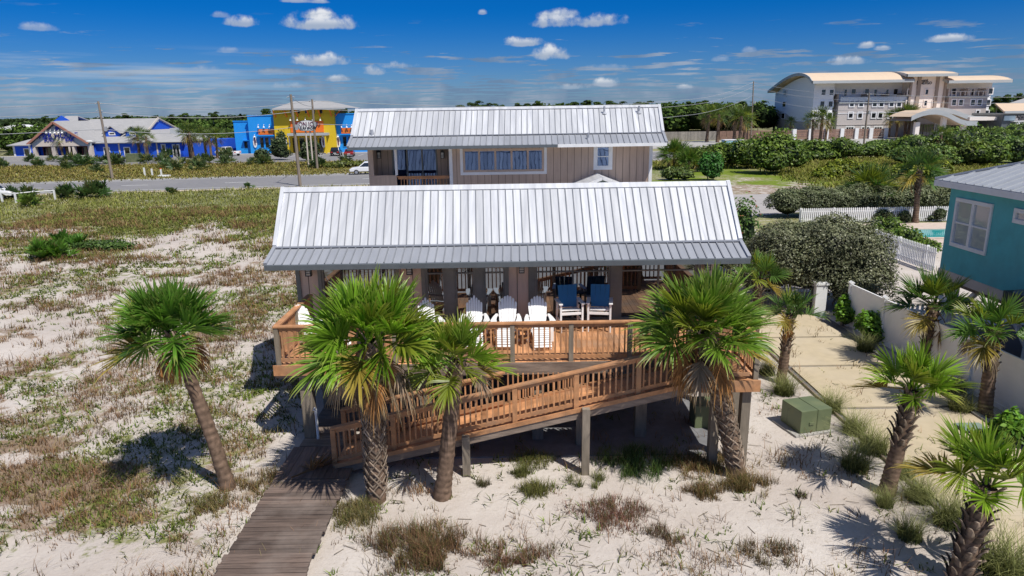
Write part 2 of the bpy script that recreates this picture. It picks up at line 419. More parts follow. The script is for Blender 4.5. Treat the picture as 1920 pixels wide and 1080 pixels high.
nh = N(nt, 'ShaderNodeTexNoise'); nh.inputs['Scale'].default_value = 1.6; nh.inputs['Detail'].default_value = 6; nt.links.new(cs.outputs[0], nh.inputs['Vector'])
hz_ = MATH(nt, 'MULTIPLY', MATH(nt, 'MULTIPLY', MR(nt, nh.outputs[0], .46, .68, 0, .6, True), MR(nt, AZ, -.20, -.42, 0, 1, True)), MATH(nt, 'MULTIPLY', MR(nt, EL, .02, .045, 0, 1, True), MR(nt, EL, .066, .09, 1, 0, True)))
skyc = MIXC(nt, hz_, skyc, (4.6, 5.4, 6.4))
# separate cumulus: azimuth, elevation, half width, half height (radians)
EDGE = N(nt, 'ShaderNodeTexNoise'); EDGE.inputs['Scale'].default_value = 34; EDGE.inputs['Detail'].default_value = 7; EDGE.inputs['Roughness'].default_value = .6
nt.links.new(tc.outputs['Generated'], EDGE.inputs['Vector'])
en = MATH(nt, 'MULTIPLY', MATH(nt, 'SUBTRACT', EDGE.outputs[0], .5), 4.4)
def cloud_dir(px, py):
    d = (fwd * FPX + rgt * (px - 960) + upv * (540 - py)).normalized()
    return math.atan2(d.x, d.y), math.asin(d.z)
clouds = [(608, 40, 66, 17, 1), (595, 26, 40, 12, 1), (450, 38, 34, 13, .9), (72, 49, 34, 10, .6), (600, 110, 48, 14, .95), (1080, 36, 92, 16, .95), (1050, 26, 50, 13, .9),
          (978, 77, 36, 11, .95), (1037, 97, 36, 17, 1), (416, 26, 18, 8, .5), (428, 93, 20, 7, .45), (700, 130, 28, 12, .9), (740, 120, 40, 9, .85),
          (1590, 112, 48, 11, .9), (1620, 84, 20, 8, .8), (1655, 89, 18, 6, .7), (1778, 71, 42, 8, .85), (1403, 92, 16, 7, .5), (1352, 109, 20, 7, .5),
          (905, 22, 9, 6, .7), (1140, 153, 26, 10, .9), (1283, 161, 16, 6, .8), (385, 127, 30, 8, .45), (570, 0, 40, 6, .8), (634, 146, 24, 8, .8), (1066, 160, 40, 8, .7), (540, 158, 40, 8, .6), (1130, 125, 60, 8, .35), (520, 134, 44, 7, .35)]
tot = None; hi = None
for (px, py, hw, hh, op) in clouds:
    a, e = cloud_dir(px, py); a2, _ = cloud_dir(px + hw, py); _, e2 = cloud_dir(px, py - hh)
    w = a2 - a; h = e2 - e
    u = MATH(nt, 'DIVIDE', MATH(nt, 'SUBTRACT', AZ, a), w)
    v = MATH(nt, 'DIVIDE', MATH(nt, 'SUBTRACT', EL, e - h * .5), h)
    v = MATH(nt, 'MAXIMUM', MATH(nt, 'MULTIPLY', v, .75), MATH(nt, 'MULTIPLY', v, -2.2))
    q = MATH(nt, 'SUBTRACT', 1.0, MATH(nt, 'ADD', MATH(nt, 'MULTIPLY', u, u), MATH(nt, 'MULTIPLY', v, v)))
    q = MATH(nt, 'ADD', MATH(nt, 'MAXIMUM', q, -1.6), en)
    q = MATH(nt, 'MULTIPLY', MR(nt, q, -.25, 1.05, 0, 1, True), op * .95)
    tot = q if tot is None else MATH(nt, 'MAXIMUM', tot, q)
    t = MATH(nt, 'MULTIPLY', MR(nt, EL, e - h * .55, e + h * .5, 0, 1, True), q)
    hi = t if hi is None else MATH(nt, 'MAXIMUM', hi, t)
shade = MATH(nt, 'MULTIPLY', hi, MR(nt, EDGE.outputs[0], .35, .65, .7, 1.15), clamp=True)
cloudc = MIXC(nt, shade, (4.0, 4.7, 5.8), (8.6, 8.7, 8.8))
skyc = MIXC(nt, MATH(nt, 'MULTIPLY', tot, .93), skyc, cloudc)
nt.links.new(skyc, bg.inputs[0])

scene.view_settings.view_transform = 'Standard'; scene.view_settings.look = 'None'
scene.view_settings.exposure = 0; scene.view_settings.gamma = 1

# ------------------------------------------------------------------ ground cover densities
BL = []
def blob(px, py, rx, ry, g, b):
    p = at(px, py, Z=0); BL.append((p.x, p.y, rx, ry, g, b))
for q in [(120, 900, 3.2, 1.3, .3, 1.0), (130, 965, 2.4, .6, .35, .85), (300, 930, 1.2, .4, .5, .5), (250, 690, 2.0, .7, .4, .6), (60, 740, 1.6, .5, .4, .6), (400, 780, .8, .5, .5, .4), (230, 610, 1.6, .6, .3, .6), (40, 830, 1.6, .8, .3, .9), (220, 770, 2.6, 1, .5, .45), (330, 720, 2.6, 1.2, .55, .35), (30, 960, 1.3, .6, .3, .6),
          (490, 905, .9, .5, .5, .8), (260, 870, 1.4, .6, .5, .45), (390, 940, .8, .4, .4, .6), (150, 720, 4, 2, .5, .3), (450, 620, 2.4, 3, .5, .2),
          (420, 560, 2, 2.4, .5, .2), (480, 515, 1.6, 2.5, .55, .1), (60, 570, 3.4, 1.3, .45, .5), (300, 560, 2, 1, .3, .35), (380, 690, 1.6, 1, .55, .4), (170, 660, 1.8, .8, .7, .3),
          (330, 820, 1.6, .7, .4, .3), (200, 530, 2.6, 1.0, .35, .3), (390, 510, 1.1, .8, .1, .55), (60, 680, 2.5, .8, .45, .45), (100, 790, 2, .8, .5, .4),
          (960, 1035, .7, .4, .1, .5), (1150, 965, .7, .4, .1, .55), (790, 1015, .8, .6, .2, .6), (1310, 880, .8, .35, .3, .85), (1395, 905, .5, .3, .4, .6),
          (1320, 915, .4, .2, .3, .6), (1255, 1000, .35, .25, .1, .5), (1440, 1030, .4, .25, .1, .5), (660, 955, .7, .35, .4, .65), (750, 925, .9, .3, .3, .5), (1200, 870, .7, .3, .6, .2), (1150, 850, .8, .25, .6, .1),
          (600, 1000, .5, .5, .2, .2), (1000, 860, .5, .15, .6, .4), (1530, 990, .5, .4, .1, .3), (130, 1040, .9, .4, .4, .2), (1560, 760, .6, .5, .4, .2), (1640, 930, .5, .3, .3, .3),
          (1380, 780, .5, .4, .4, .4), (480, 830, .8, .5, .2, .25)]:
    blob(*q)
CL = []
for (px, py, rx, ry) in [(250, 1050, 2.4, .5), (430, 985, 1.0, .7), (110, 500, 5.5, 2.2), (330, 470, 5, 2.5), (60, 655, 3.0, .9), (290, 590, 2.2, 1.0), (480, 800, 1.0, .8), (430, 480, 3, 2), (1000, 980, 1.0, .5), (1150, 900, .8, .4), (1500, 960, 1.0, .8)]:
    p = at(px, py, Z=0); CL.append((p.x, p.y, rx, ry))
def veg(x, y):
    x = np.asarray(x, dtype=float); y = np.asarray(y, dtype=float)
    n = fbm(x * .22, y * .22, 21); n2 = fbm(x * .35, y * .35, 33)
    left = sstep(-4.5, -7, x)
    g = .13 + .36 * left * sstep(.45, .62, n) + .09 * left
    b = .13 + .44 * left * sstep(.46, .62, n2) + .06 * left
    b = np.maximum(b, .27 * sstep(-3.8, -2.5, x) * (1 - sstep(6.5, 8, x)) * (1 - sstep(12.0, 13.5, y)))
    far = sstep(46, 52, y + (n - .5) * 10 + np.clip(x + 25, -30, 30) * .12)
    g = np.maximum(g, far * (.62 + .4 * n)); b = np.maximum(b, far * (.25 + .5 * n2))
    for (cx, cy, rx, ry, gg, bb) in BL:
        d = np.hypot((x - cx) / rx, (y - cy) / ry) + (n2 - .5) * 1.0
        k = 1 - sstep(.4, 1.2, d)
        g = np.maximum(g, k * gg); b = np.maximum(b, k * bb)
    rt = sstep(7.5, 9, x)
    clean = rt * (1 - sstep(34, 44, y))
    g = g * (1 - .8 * clean); b = b * (1 - .8 * clean)
    for (cx, cy, rx, ry) in CL:
        k = 1 - .50 * (1 - sstep(.35, 1.25, np.hypot((x - cx) / rx, (y - cy) / ry) + (n - .5) * 1.2)); g = g * k; b = b * k
    dz_ = sstep(17, 20, x) * (1 - sstep(33, 37, x)) * sstep(62, 65, y) * (1 - sstep(76, 82, y + (n - .5) * 14))
    g = g * (1 - .6 * dz_); b = np.maximum(b, .7 * dz_)
    # nothing grows under the house, the deck or on the boardwalk
    und = (x > -6.0) & (x < 6.0) & (y > 15.3) & (y < 34)
    wk = (x > -5.5) & (x < -3.7) & (y < 19)
    pth = (x > 8.65) & (x < 12.95) & (y < 27.6)
    k = np.where(und | wk | pth, .0, 1.0)
    return g * k, b * k

# ------------------------------------------------------------------ ground sheet
def axis(lo, hi, st, far, n):
    a = np.arange(lo, hi + 1e-6, st)
    g = np.geomspace(st * 2, far, n)
    return np.concatenate([(lo - g)[::-1], a, hi + g])
xs = axis(-26, 24, .3, 6000, 46); ys = np.concatenate([[-400, -150, -60, -25, -10, -3], np.arange(2, 52, .3), 52 + np.geomspace(.6, 9000, 56)])
XX, YY = np.meshgrid(xs, ys)
ZZ = hgt(XX, YY)
gg, bb = veg(XX, YY)
nx, ny = len(xs), len(ys)
idx = np.arange(nx * ny).reshape(ny, nx)
Fq = np.stack([idx[:-1, :-1], idx[:-1, 1:], idx[1:, 1:], idx[1:, :-1]], -1).reshape(-1, 4)
lawn = (sstep(10, 14, XX) * sstep(66, 69, YY) * (1 - sstep(95, 110, YY)))
Cg = np.stack([gg, bb, lawn], -1).reshape(-1, 3)
gm, nt = new_mat('sand_and_dune_grass')
out = N(nt, 'ShaderNodeOutputMaterial'); pb = N(nt, 'ShaderNodeBsdfPrincipled'); nt.links.new(pb.outputs[0], out.inputs[0])
pb.inputs['Roughness'].default_value = .95; pb.inputs['Specular IOR Level'].default_value = .15
pos = N(nt, 'ShaderNodeNewGeometry').outputs['Position']
att = N(nt, 'ShaderNodeAttribute', attribute_name='Col'); sp = N(nt, 'ShaderNodeSeparateColor'); nt.links.new(att.outputs['Color'], sp.inputs[0])
def NZ(scale, det=6, ro=.6, off=0):
    n = N(nt, 'ShaderNodeTexNoise'); n.inputs['Scale'].default_value = scale; n.inputs['Detail'].default_value = det; n.inputs['Roughness'].default_value = ro
    mp = N(nt, 'ShaderNodeMapping'); mp.inputs['Location'].default_value = (off, off * .7, off * .3); nt.links.new(pos, mp.inputs[0]); nt.links.new(mp.outputs[0], n.inputs['Vector'])
    return n.outputs[0]
nA = NZ(2.3, 8, .68); nB = NZ(1.7, 8, .7, 13); nC = NZ(.45, 5, .6, 5); nD = NZ(16, 6, .7, 3); nE = NZ(.06, 4, .6, 9); nF = NZ(7.5, 6, .75, 23)
sand = MIXC(nt, MR(nt, nC, .35, .7, 0, 1), (.565, .515, .47), (.46, .40, .355))
sand = MIXC(nt, MR(nt, nD, .50, .78, 0, .5), sand, (.40, .34, .29))
sand = MIXC(nt, MR(nt, nF, .575, .69, 0, .7), sand, (.27, .215, .15))
green = MIXC(nt, MR(nt, nD, .3, .7, 0, 1), (.070, .098, .018), (.185, .205, .045))
green = MIXC(nt, MR(nt, nE, .40, .62, 0, .75), green, (.26, .25, .075))
brown = MIXC(nt, MR(nt, nD, .3, .7, 0, 1), (.13, .078, .045), (.27, .175, .095))
def mask(d, n, wid=.10):
    t = MR(nt, d, 0, 1, .80, .30)
    return MR(nt, MATH(nt, 'SUBTRACT', n, t), -wid * .4, wid, 0, 1, True)
mb = MATH(nt, 'MULTIPLY', mask(sp.outputs[1], nB), .8); mg = MATH(nt, 'MULTIPLY', mask(sp.outputs[0], nA), .85)
c = MIXC(nt, mb, sand, brown); c = MIXC(nt, mg, c, green)
c = MIXC(nt, MATH(nt, 'MULTIPLY', sp.outputs[2], MR(nt, NZ(.16, 5, .7, 4), .42, .56, 0, 1, True)), c, MIXC(nt, MR(nt, nA, .3, .7, 0, 1), (.10, .17, .015), (.20, .24, .03)))
nt.links.new(c, pb.inputs['Base Color'])
bp = N(nt, 'ShaderNodeBump'); bp.inputs['Strength'].default_value = .55; bp.inputs['Distance'].default_value = .08
nt.links.new(MATH(nt, 'ADD', NZ(3.5, 8, .7, 2), MATH(nt, 'MULTIPLY', nD, .35)), bp.inputs['Height']); nt.links.new(bp.outputs[0], pb.inputs['Normal'])
gb = NP(); gb.add(np.stack([XX, YY, ZZ], -1).reshape(-1, 3), Fq, Cg)
tag(gb.build('ground', gm, smooth=True, loc=(0, 0, 0)), kind='structure')

# ------------------------------------------------------------------ roads, path, lots
def strip(name, left, rightp, z, mat):
    b = MB(); vs = []
    for a, c in zip(left, rightp): vs += [(a[0], a[1], z), (c[0], c[1], z)]
    b.add(vs, [(2 * i, 2 * i + 1, 2 * i + 3, 2 * i + 2) for i in range(len(left) - 1)])
    return tag(b.build(name, mat), kind='structure')
near = [(-400, 30), (-120, 67.5), (-55, 75.8), (-17, 80.5), (8, 90), (26, 116), (44, 137), (90, 150), (300, 160)]
farr = [(-400, 45), (-120, 81.5), (-64, 89.0), (-21, 96.5), (4, 108), (22, 131), (44, 150), (90, 162), (300, 172)]
strip('road', near, farr, .02, M['asphalt'])
def lerp2(t): return [(a[0] + (b[0] - a[0]) * t, a[1] + (b[1] - a[1]) * t) for a, b in zip(near, farr)]
strip('road_edge_line', lerp2(.075), lerp2(.088), .026, M['roadpaint'])
strip('road_edge_line', lerp2(.90), lerp2(.913), .026, M['roadpaint'])
mid = lerp2(.47); mid2 = lerp2(.485)
b = MB()
for i in range(1, 6):
    L = (Vector(mid[i + 1] + (0,)) - Vector(mid[i] + (0,))).length; k = int(L / 12)
    for j in range(k):
        t0, t1 = (j * 12) / L, (j * 12 + 3) / L
        P = [tuple(Vector(q[i]).lerp(Vector(q[i + 1]), t)) for q, t in ((mid, t0), (mid, t1), (mid2, t1), (mid2, t0))]
        b.add([(p[0], p[1], .026) for p in P], [(0, 1, 2, 3)])
tag(b.build('road_centre_line', M['roadpaint']), kind='structure')
strip('road_shoulder', [(a[0], a[1] - 1.6) for a in near], near, .014, pmat('pale_sand_shoulder', (.50, .42, .33), .95, .15, .6, world=True))
strip('road_shoulder', farr, [(a[0], a[1] + 1.4) for a in farr], .014, M['concrete'])
# store lots
tag(MB().add([(-66, 122, .03), (6, 124, .03), (6, 149.5, .03), (-66, 149.5, .03)], [(0, 1, 2, 3)]).build('shop_parking_lot', M['asphalt']), kind='structure')
tag(MB().add([(-130, 124, .026), (-66.2, 121, .026), (-66.2, 150, .026), (-130, 150, .026)], [(0, 1, 2, 3)]).build('restaurant_parking_lot', M['asphalt']), kind='structure')
tag(MB().add([(20, 146, .03), (140, 158, .03), (150, 186, .03), (20, 178, .03)], [(0, 1, 2, 3)]).build('hotel_parking_lot', M['concrete']), kind='structure')
b = MB()
for k in range(12):
    x = -14 - k * 2.7
    b.add([(x, 138, .036), (x + .12, 138, .036), (x + .12, 143, .036), (x, 143, .036)], [(0, 1, 2, 3)])
tag(b.build('parking_bay_lines', M['roadpaint']), kind='structure')
# side street and drive beside the house
tag(MB().add([(9.6, 31, .02), (12.8, 31, .02), (18, 52, .02), (33, 58, .02), (33, 66, .02), (18, 66, .02), (13.2, 58, .02)], [(0, 1, 2, 3, 4, 5, 6)]).build('driveway', pmat('pale_drive', (.37, .345, .33), .9, .1, .8, world=True)), kind='structure')
# slab path: five slabs with pebble joints between
xl, xr = 8.9, 12.4
jy = [27.0, 23.4, 20.55, 17.35, 14.05, 10.6, 6.6, 2.0]
tag(MB().add([(xl - .14, 2, .012), (xr + .1, 2, .012), (xr + .1, 27.1, .012), (xl - .14, 27.1, .012)], [(0, 1, 2, 3)]).build('path_joint_pebbles', M['pebble']), kind='structure')
b = MB()
xr_ = lambda y: 12.86 - .034 * y
for i in range(len(jy) - 1): y0, y1 = jy[i + 1] + .07, jy[i] - .07; b.prism([(xl, y0), (xr_(y0), y0), (xr_(y1), y1), (xl, y1)], 'z', -.05, .055)
tag(b.build('path', M['sandcrete']), kind='structure')
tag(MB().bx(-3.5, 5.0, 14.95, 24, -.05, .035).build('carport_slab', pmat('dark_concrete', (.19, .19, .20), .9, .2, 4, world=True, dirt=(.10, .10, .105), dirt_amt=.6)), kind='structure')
tag(MB().bx(9.3, 12.4, 27.2, 34, -.02, .03).build('gate_court', M['sandcrete']), kind='structure')
b = MB().bx(xl - .2, xl - .15, 9.0, 27, -.05, .075)
tag(b.build('path_edging', M['greywood']), kind='structure')
tag(MB().bar((xr_(22.5) + .1, 22.5, .03), (xr_(4) + .1, 4, .03), .14, .15).build('path_kerb', M['concrete']), kind='structure')
# ------------------------------------------------------------------ metal roof slope made of panels with raised ribs
def roof_slope(name, xe0, xe1, ye, ze, xr0, xr1, yr, zr, pitch, mat, parent, rib=.03, th=.04):
    b = MB(); n = max(2, round((xr1 - xr0) / pitch))
    for i in range(n):
        t0, t1 = i / n, (i + 1) / n
        e0, e1 = xe0 + (xe1 - xe0) * t0, xe0 + (xe1 - xe0) * t1
        q0, q1 = xr0 + (xr1 - xr0) * t0, xr0 + (xr1 - xr0) * t1
        j = random.uniform(-.004, .004); k = random.uniform(-.004, .004)
        up = -1 if ye > yr else 1
        pts = [(e0, ye, ze + j), (e1, ye, ze + k), (q1, yr, zr + k), (q0, yr, zr + j)]
        if up < 0: pts = [pts[1], pts[0], pts[3], pts[2]]
        b.slab(*pts, th)
    rb_ = MB()
    for i in range(n + 1):
        t = i / n
        rb_.bar((xe0 + (xe1 - xe0) * t, ye, ze + .014), (xr0 + (xr1 - xr0) * t, yr, zr + .014), .026, rib)
    o = b.build(name, mat, parent)
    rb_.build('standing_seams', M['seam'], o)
    return o

def board_wall(x0, x1, y, z0, z1, name, parent, holes=(), pitch=.3, mat=None, outward=-1, th=.12):
    """siding wall facing -Y (outward=-1) with vertical battens, built in columns around rectangular holes"""
    b = MB(); ya, yb = (y, y + th) if outward < 0 else (y - th, y)
    xsx = sorted({x0, x1} | {h[0] for h in holes} | {h[1] for h in holes})
    xsx = [x for x in xsx if x0 <= x <= x1]
    for a, c in zip(xsx[:-1], xsx[1:]):
        m = (a + c) / 2; hs = sorted((h[2], h[3]) for h in holes if h[0] < m < h[1])
        z = z0
        for h0, h1 in hs:
            if h0 > z: b.bx(a, c, ya, yb, z, h0)
            z = max(z, h1)
        if z < z1: b.bx(a, c, ya, yb, z, z1)
    w = b.build(name, mat or M['taupe'], parent)
    g = MB(); x = x0 + pitch
    while x < x1 - .05:
        hs = sorted((h[2], h[3]) for h in holes if h[0] - .02 < x < h[1] + .02); z = z0
        yy = (y - .006, y + .02) if outward < 0 else (y - .02, y + .006)
        for h0, h1 in hs:
            if h0 > z: g.bx(x - .008, x + .008, yy[0], yy[1], z, h0)
            z = max(z, h1)
        if z < z1: g.bx(x - .008, x + .008, yy[0], yy[1], z, z1)
        x += pitch
    if g.v: g.build('siding_groove', M['groove'], w)
    return w

def window(parent, x0, x1, y, z0, z1, frame, glass, cols=1, rows=1, fw=.05, name='window', cols_x=None, midz=None, depth=.06):
    f = MB()
    f.bx(x0, x1, y - .03, y + depth, z1 - fw, z1); f.bx(x0, x1, y - .03, y + depth, z0, z0 + fw)
    f.bx(x0, x0 + fw, y - .03, y + depth, z0 + fw, z1 - fw); f.bx(x1 - fw, x1, y - .03, y + depth, z0 + fw, z1 - fw)
    for i in range(1, cols):
        xx = x0 + (x1 - x0) * i / cols
        f.bx(xx - fw * .45, xx + fw * .45, y - .027, y + depth - .01, z0 + fw, z1 - fw)
    for zz in ([midz] if midz else [z0 + (z1 - z0) * i / rows for i in range(1, rows)]):
        f.bx(x0 + fw, x1 - fw, y - .02, y + depth - .013, zz - fw * .35, zz + fw * .35)
    o = f.build(name, frame, parent)
    MB().bx(x0 + fw * .5, x1 - fw * .5, y + .015, y + .03, z0 + fw * .5, z1 - fw * .5).build('glass_pane', glass, o)
    return o

def wall_lamp(parent, x, y, z):
    b = MB().bx(x - .05, x + .05, y - .02, y, z - .08, z + .14).bar((x, y - .02, z + .1), (x, y - .16, z + .14), .025, .025)
    b.prism([(x - .09, z + .06), (x + .09, z + .06), (x + .03, z + .17), (x - .03, z + .17)], 'y', y - .23, y - .07)
    for sx in (-.07, .07):
        for sy in (-.21, -.09): b.bx(x + sx - .01, x + sx + .01, y + sy - .01, y + sy + .01, z - .19, z + .06)
    b.bx(x - .08, x + .08, y - .22, y - .08, z - .21, z - .19)
    for zz in (-.06, -.13): b.bx(x - .072, x + .072, y - .221, y - .079, z + zz - .006, z + zz + .006)
    o = b.build('wall_lamp', M['black'], parent)
    MB().bx(x - .062, x + .062, y - .205, y - .095, z - .189, z + .058).build('lamp_glass', M['lampglass'], o)
    return o

# ------------------------------------------------------------------ FRONT BEACH HOUSE
D = 2.2; WY = 18.9; WX0, WX1 = -6.12, 5.86
EVY, BRY, RGY = 17.35, 18.3, 20.4
ez = at(950, 490, Y=EVY).z; bz = at(950, 457, Y=BRY).z; rz = at(950, 348, Y=RGY).z
ex0, ex1 = at(497, 497, Y=EVY).x, at(1405, 485, Y=EVY).x
bx0, bx1 = at(515, 463, Y=BRY).x, at(1388, 451, Y=BRY).x
rx0, rx1 = at(530, 354, Y=RGY).x, at(1365, 342, Y=RGY).x
house = empty('beach_house', (0, 21, 0), 'low taupe beach house with silver metal roof standing behind the wooden deck', 'house')
roof_slope('roof', bx0, bx1, BRY, bz, rx0, rx1, RGY, rz, .222, M['roof_hi'], house)
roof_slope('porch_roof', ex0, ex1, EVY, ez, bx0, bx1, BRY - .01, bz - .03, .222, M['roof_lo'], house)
roof_slope('rear_roof', ex0, ex1, 24.9, ez - .35, rx0, rx1, RGY, rz, .222, M['roof_hi'], house)
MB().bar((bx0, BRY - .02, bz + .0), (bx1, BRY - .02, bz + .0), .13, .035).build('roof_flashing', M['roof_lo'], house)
rc = MB(); rc.slab((rx0 - .02, RGY - .18, rz - .075), (rx1 + .02, RGY - .18, rz - .075), (rx1 + .02, RGY, rz + .05), (rx0 - .02, RGY, rz + .05), .02)
rc.slab((rx1 + .02, RGY + .18, rz - .05), (rx0 - .02, RGY + .18, rz - .05), (rx0 - .02, RGY, rz + .05), (rx1 + .02, RGY, rz + .05), .02)
rc.build('ridge_cap', M['roof_hi'], house)
for sgn, e, bq, r in ((-1, ex0, bx0, rx0), (1, ex1, bx1, rx1)):
    t = MB(); t.bar((bq, BRY, bz + .02), (r, RGY, rz + .02), .10, .10); t.bar((r, RGY, rz + .02), (e, 24.9, ez - .33), .10, .10)
    t.build('rake_trim', M['roof_hi'], house)
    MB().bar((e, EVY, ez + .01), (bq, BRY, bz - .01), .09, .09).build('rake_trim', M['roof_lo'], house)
MB().bar((ex0, EVY - .05, ez - .07), (ex1, EVY - .05, ez - .07), .10, .13).build('gutter', M['gutter'], house)
MB().slab((WX0, EVY + .1, ez - .09), (WX1, EVY + .1, ez - .09), (WX1, WY + .1, ez - .09), (WX0, WY + .1, ez - .09), .02).build('soffit', M['trim_grey'], house)
X = lambda px: (px - 960) / 65.8 + .02
ZT = ez + .02
holes = [(X(603), X(742), D, ZT - .05), (X(797), X(833), D, ZT - .05), (X(852), X(889), D, ZT - .05), (X(906), X(946), D, ZT - .05), (X(1003), X(1143), D, ZT - .05), (X(1162), X(1305), D, ZT - .05)]
board_wall(WX0, WX1, WY, 1.75, ZT, 'front_wall', house, holes, .33, mat=pmat('shade_lifted_taupe_siding', (.72, .56, .45), .75, .1, 2.5, stretch=(4, 4, .4), dirt=(.5, .38, .30), dirt_amt=.3))  # taupe siding coloured paler to stand in for fill light under the eave
tr = []
zm = D + 1.47
for i, h in enumerate(holes):
    nc = 2 if i in (0, 4, 5) else 1
    window(house, h[0], h[1], WY + .01, h[2] + .02, h[3], M['trim_grey'], M['glass'], cols=nc, fw=.055, name='sliding_door' if nc == 2 else 'window', midz=zm if i else None)
for x0, x1 in ((X(555), X(563)), (X(596), X(603)), (X(742), X(748)), (X(789), X(797)), (X(833), X(852)), (X(889), X(906)), (X(946), X(953)), (X(990), X(1003)), (X(1143), X(1162)), (X(1305), X(1312)), (X(1338), X(1346))):
    MB().bx(x0 + .004, x1 - .004, WY - .05, WY + .05, D + .005, ZT).build('door_trim', M['trim_grey'], house)
MB().bx(WX0, WX1, WY - .03, WY + .05, D + .002, D + .09).build('sill_board', M['trim_grey'], house)
for px in (582, 769, 977, 1322): wall_lamp(house, X(px), WY, D + 1.70)
# sides and rear
for sx, nm in ((WX0, 'side_wall'), (WX1 - .12, 'side_wall')):
    MB().prism([(WY + .12, 1.75), (24.2, 1.75), (24.2, ez - .15), (RGY, rz - .12), (BRY + .1, bz - .12), (WY + .12, bz - .15)], 'x', sx, sx + .12).build(nm, M['taupe'], house)
board_wall(WX0, WX1, 24.32, 1.75, ez - .14, 'rear_wall', house, (), .33, outward=1)
MB().bx(WX0 + .03, WX1 - .03, WY + .13, 24.19, 1.72, 2.0).build('house_floor', M['greywood'], house)
for x in (-5.6, -2.8, 0, 2.8, 5.5):
    for y in (19.3, 21.6, 23.9): MB().bx(x - .13, x + .13, y - .13, y + .13, -.3, 1.72).build('pile', M['greypost'], house)

# ------------------------------------------------------------------ DECK
def boards(x0, x1, y0, y1, z1, th, along, w, gap, name, mat, parent):
    b = MB(); a = (y0 if along == 'x' else x0); e = (y1 if along == 'x' else x1)
    while a < e - .02:
        c = min(a + w, e); j = random.uniform(-.002, .002)
        if along == 'x': b.bx(x0, x1, a, c - gap, z1 - th, z1 + j)
        else: b.bx(a, c - gap, y0, y1, z1 - th, z1 + j)
        a += w
    return b.build(name, mat, parent)
def railing(parent, p0, p1, nseg, h=1.0, endposts=(True, True), postdrop=.0, postmat=None, topmat=None, sp=.125, post=.11, name='railing', capw=.15):
    """thing > railing > post, handrail, bottom_rail, baluster panel"""
    p0 = Vector(p0); p1 = Vector(p1); d = p1 - p0; dh = Vector((d.x, d.y, 0)).normalized()
    cap = MB().bar(p0 + Vector((0, 0, h - .02)) - dh * .05, p1 + Vector((0, 0, h - .02)) + dh * .05, capw, .038)
    cap.bar(p0 + Vector((0, 0, h - .09)), p1 + Vector((0, 0, h - .09)), .04, .09)
    rl = cap.build(name, topmat or M['deckrail'], parent)
    MB().bar(p0 + Vector((0, 0, .12)), p1 + Vector((0, 0, .12)), .04, .09).build('bottom_rail', M['deckrail'], rl)
    for i in range(nseg + 1):
        if (i == 0 and not endposts[0]) or (i == nseg and not endposts[1]): continue
        p = p0 + d * (i / nseg); s = post / 2
        MB().bx(p.x - s, p.x + s, p.y - s, p.y + s, p.z - postdrop - .18, p.z + h - .042).build('post', postmat or M['greypost'], rl)
    for i in range(nseg):
        a = p0 + d * (i / nseg); c = p0 + d * ((i + 1) / nseg); L = (c - a).length; n = max(1, int((L - post) / sp)); b = MB()
        for k in range(n):
            q = a + (c - a) * ((k + .5) / n) * ((L - post) / L) + (c - a) * (post / 2 / L); s = .019
            b.bar(q + Vector((0, 0, .075)), q + Vector((0, 0, h - .045)), .036, .036, up=(dh.y, -dh.x, 0))
        b.build('baluster_panel', M['deckrail'], rl)
    return rl
DX0, DX1, DY0 = -5.75, 5.5, 15.6
deck = empty('deck', (0, 17, 0), 'raised orange stained wooden deck with slatted railing in front of the house', 'deck')
boards(DX0, DX1, DY0, WY - .06, D, .035, 'y', .145, .006, 'deck_floor', M['deck'], deck)
fb = MB().bx(DX0 - .03, DX1 + .03, DY0 - .045, DY0 - .005, D - .30, D - .002); fb.bx(DX0 - .045, DX0 - .005, DY0, WY, D - .30, D - .002); fb.bx(DX1 + .005, DX1 + .045, DY0, WY, D - .30, D - .002)
fb.build('fascia_board', M['greywood'], deck)
MB().bx(DX0 - .06, -3.2, DY0 - .075, DY0 - .048, D - .235, D + .03).build('fascia_trim', M['deckrail'], deck)
jb = MB()
for k in range(24):
    x = DX0 + .2 + k * .485
    jb.bx(x - .02, x + .02, DY0, WY - .1, D - .27, D - .036)
jb.build('joists', M['greywood'], deck)
railing(deck, (DX0 + .06, DY0 + .06, D), (4.25, DY0 + .06, D), 7)
railing(deck, (DX0 + .06, DY0 + .19, D), (DX0 + .06, WY - .35, D), 2, endposts=(False, True))
railing(deck, (DX1 - .06, 14.35, D), (DX1 - .06, WY - .35, D), 3)
for x, y in ((-5.15, DY0 + .3), (-2.2, DY0 + .35), (.6, DY0 + .35), (3.2, DY0 + .35), (5.5, DY0 + .3), (-5.2, 17.9), (5.4, 17.9)):
    MB().bx(x - .14, x + .14, y - .14, y + .14, -.4, D - .275).build('pile', M['greypost'], deck)
# landing in front of the right end
boards(4.22, DX1, 14.28, DY0 - .05, D - .003, .035, 'x', .145, .006, 'landing_floor', M['deck'], deck)
MB().bx(4.22, DX1 + .03, 14.22, 14.26, D - .27, D).build('fascia_board', M['deckrail'], deck)
railing(deck, (4.32, 14.33, D), (DX1 - .2, 14.33, D), 1, endposts=(True, False))
for x in (5.3, 4.62): MB().bx(x - .10, x + .10, 14.38, 14.58, -.3, D - .05).build('pile', M['greypost'], deck)

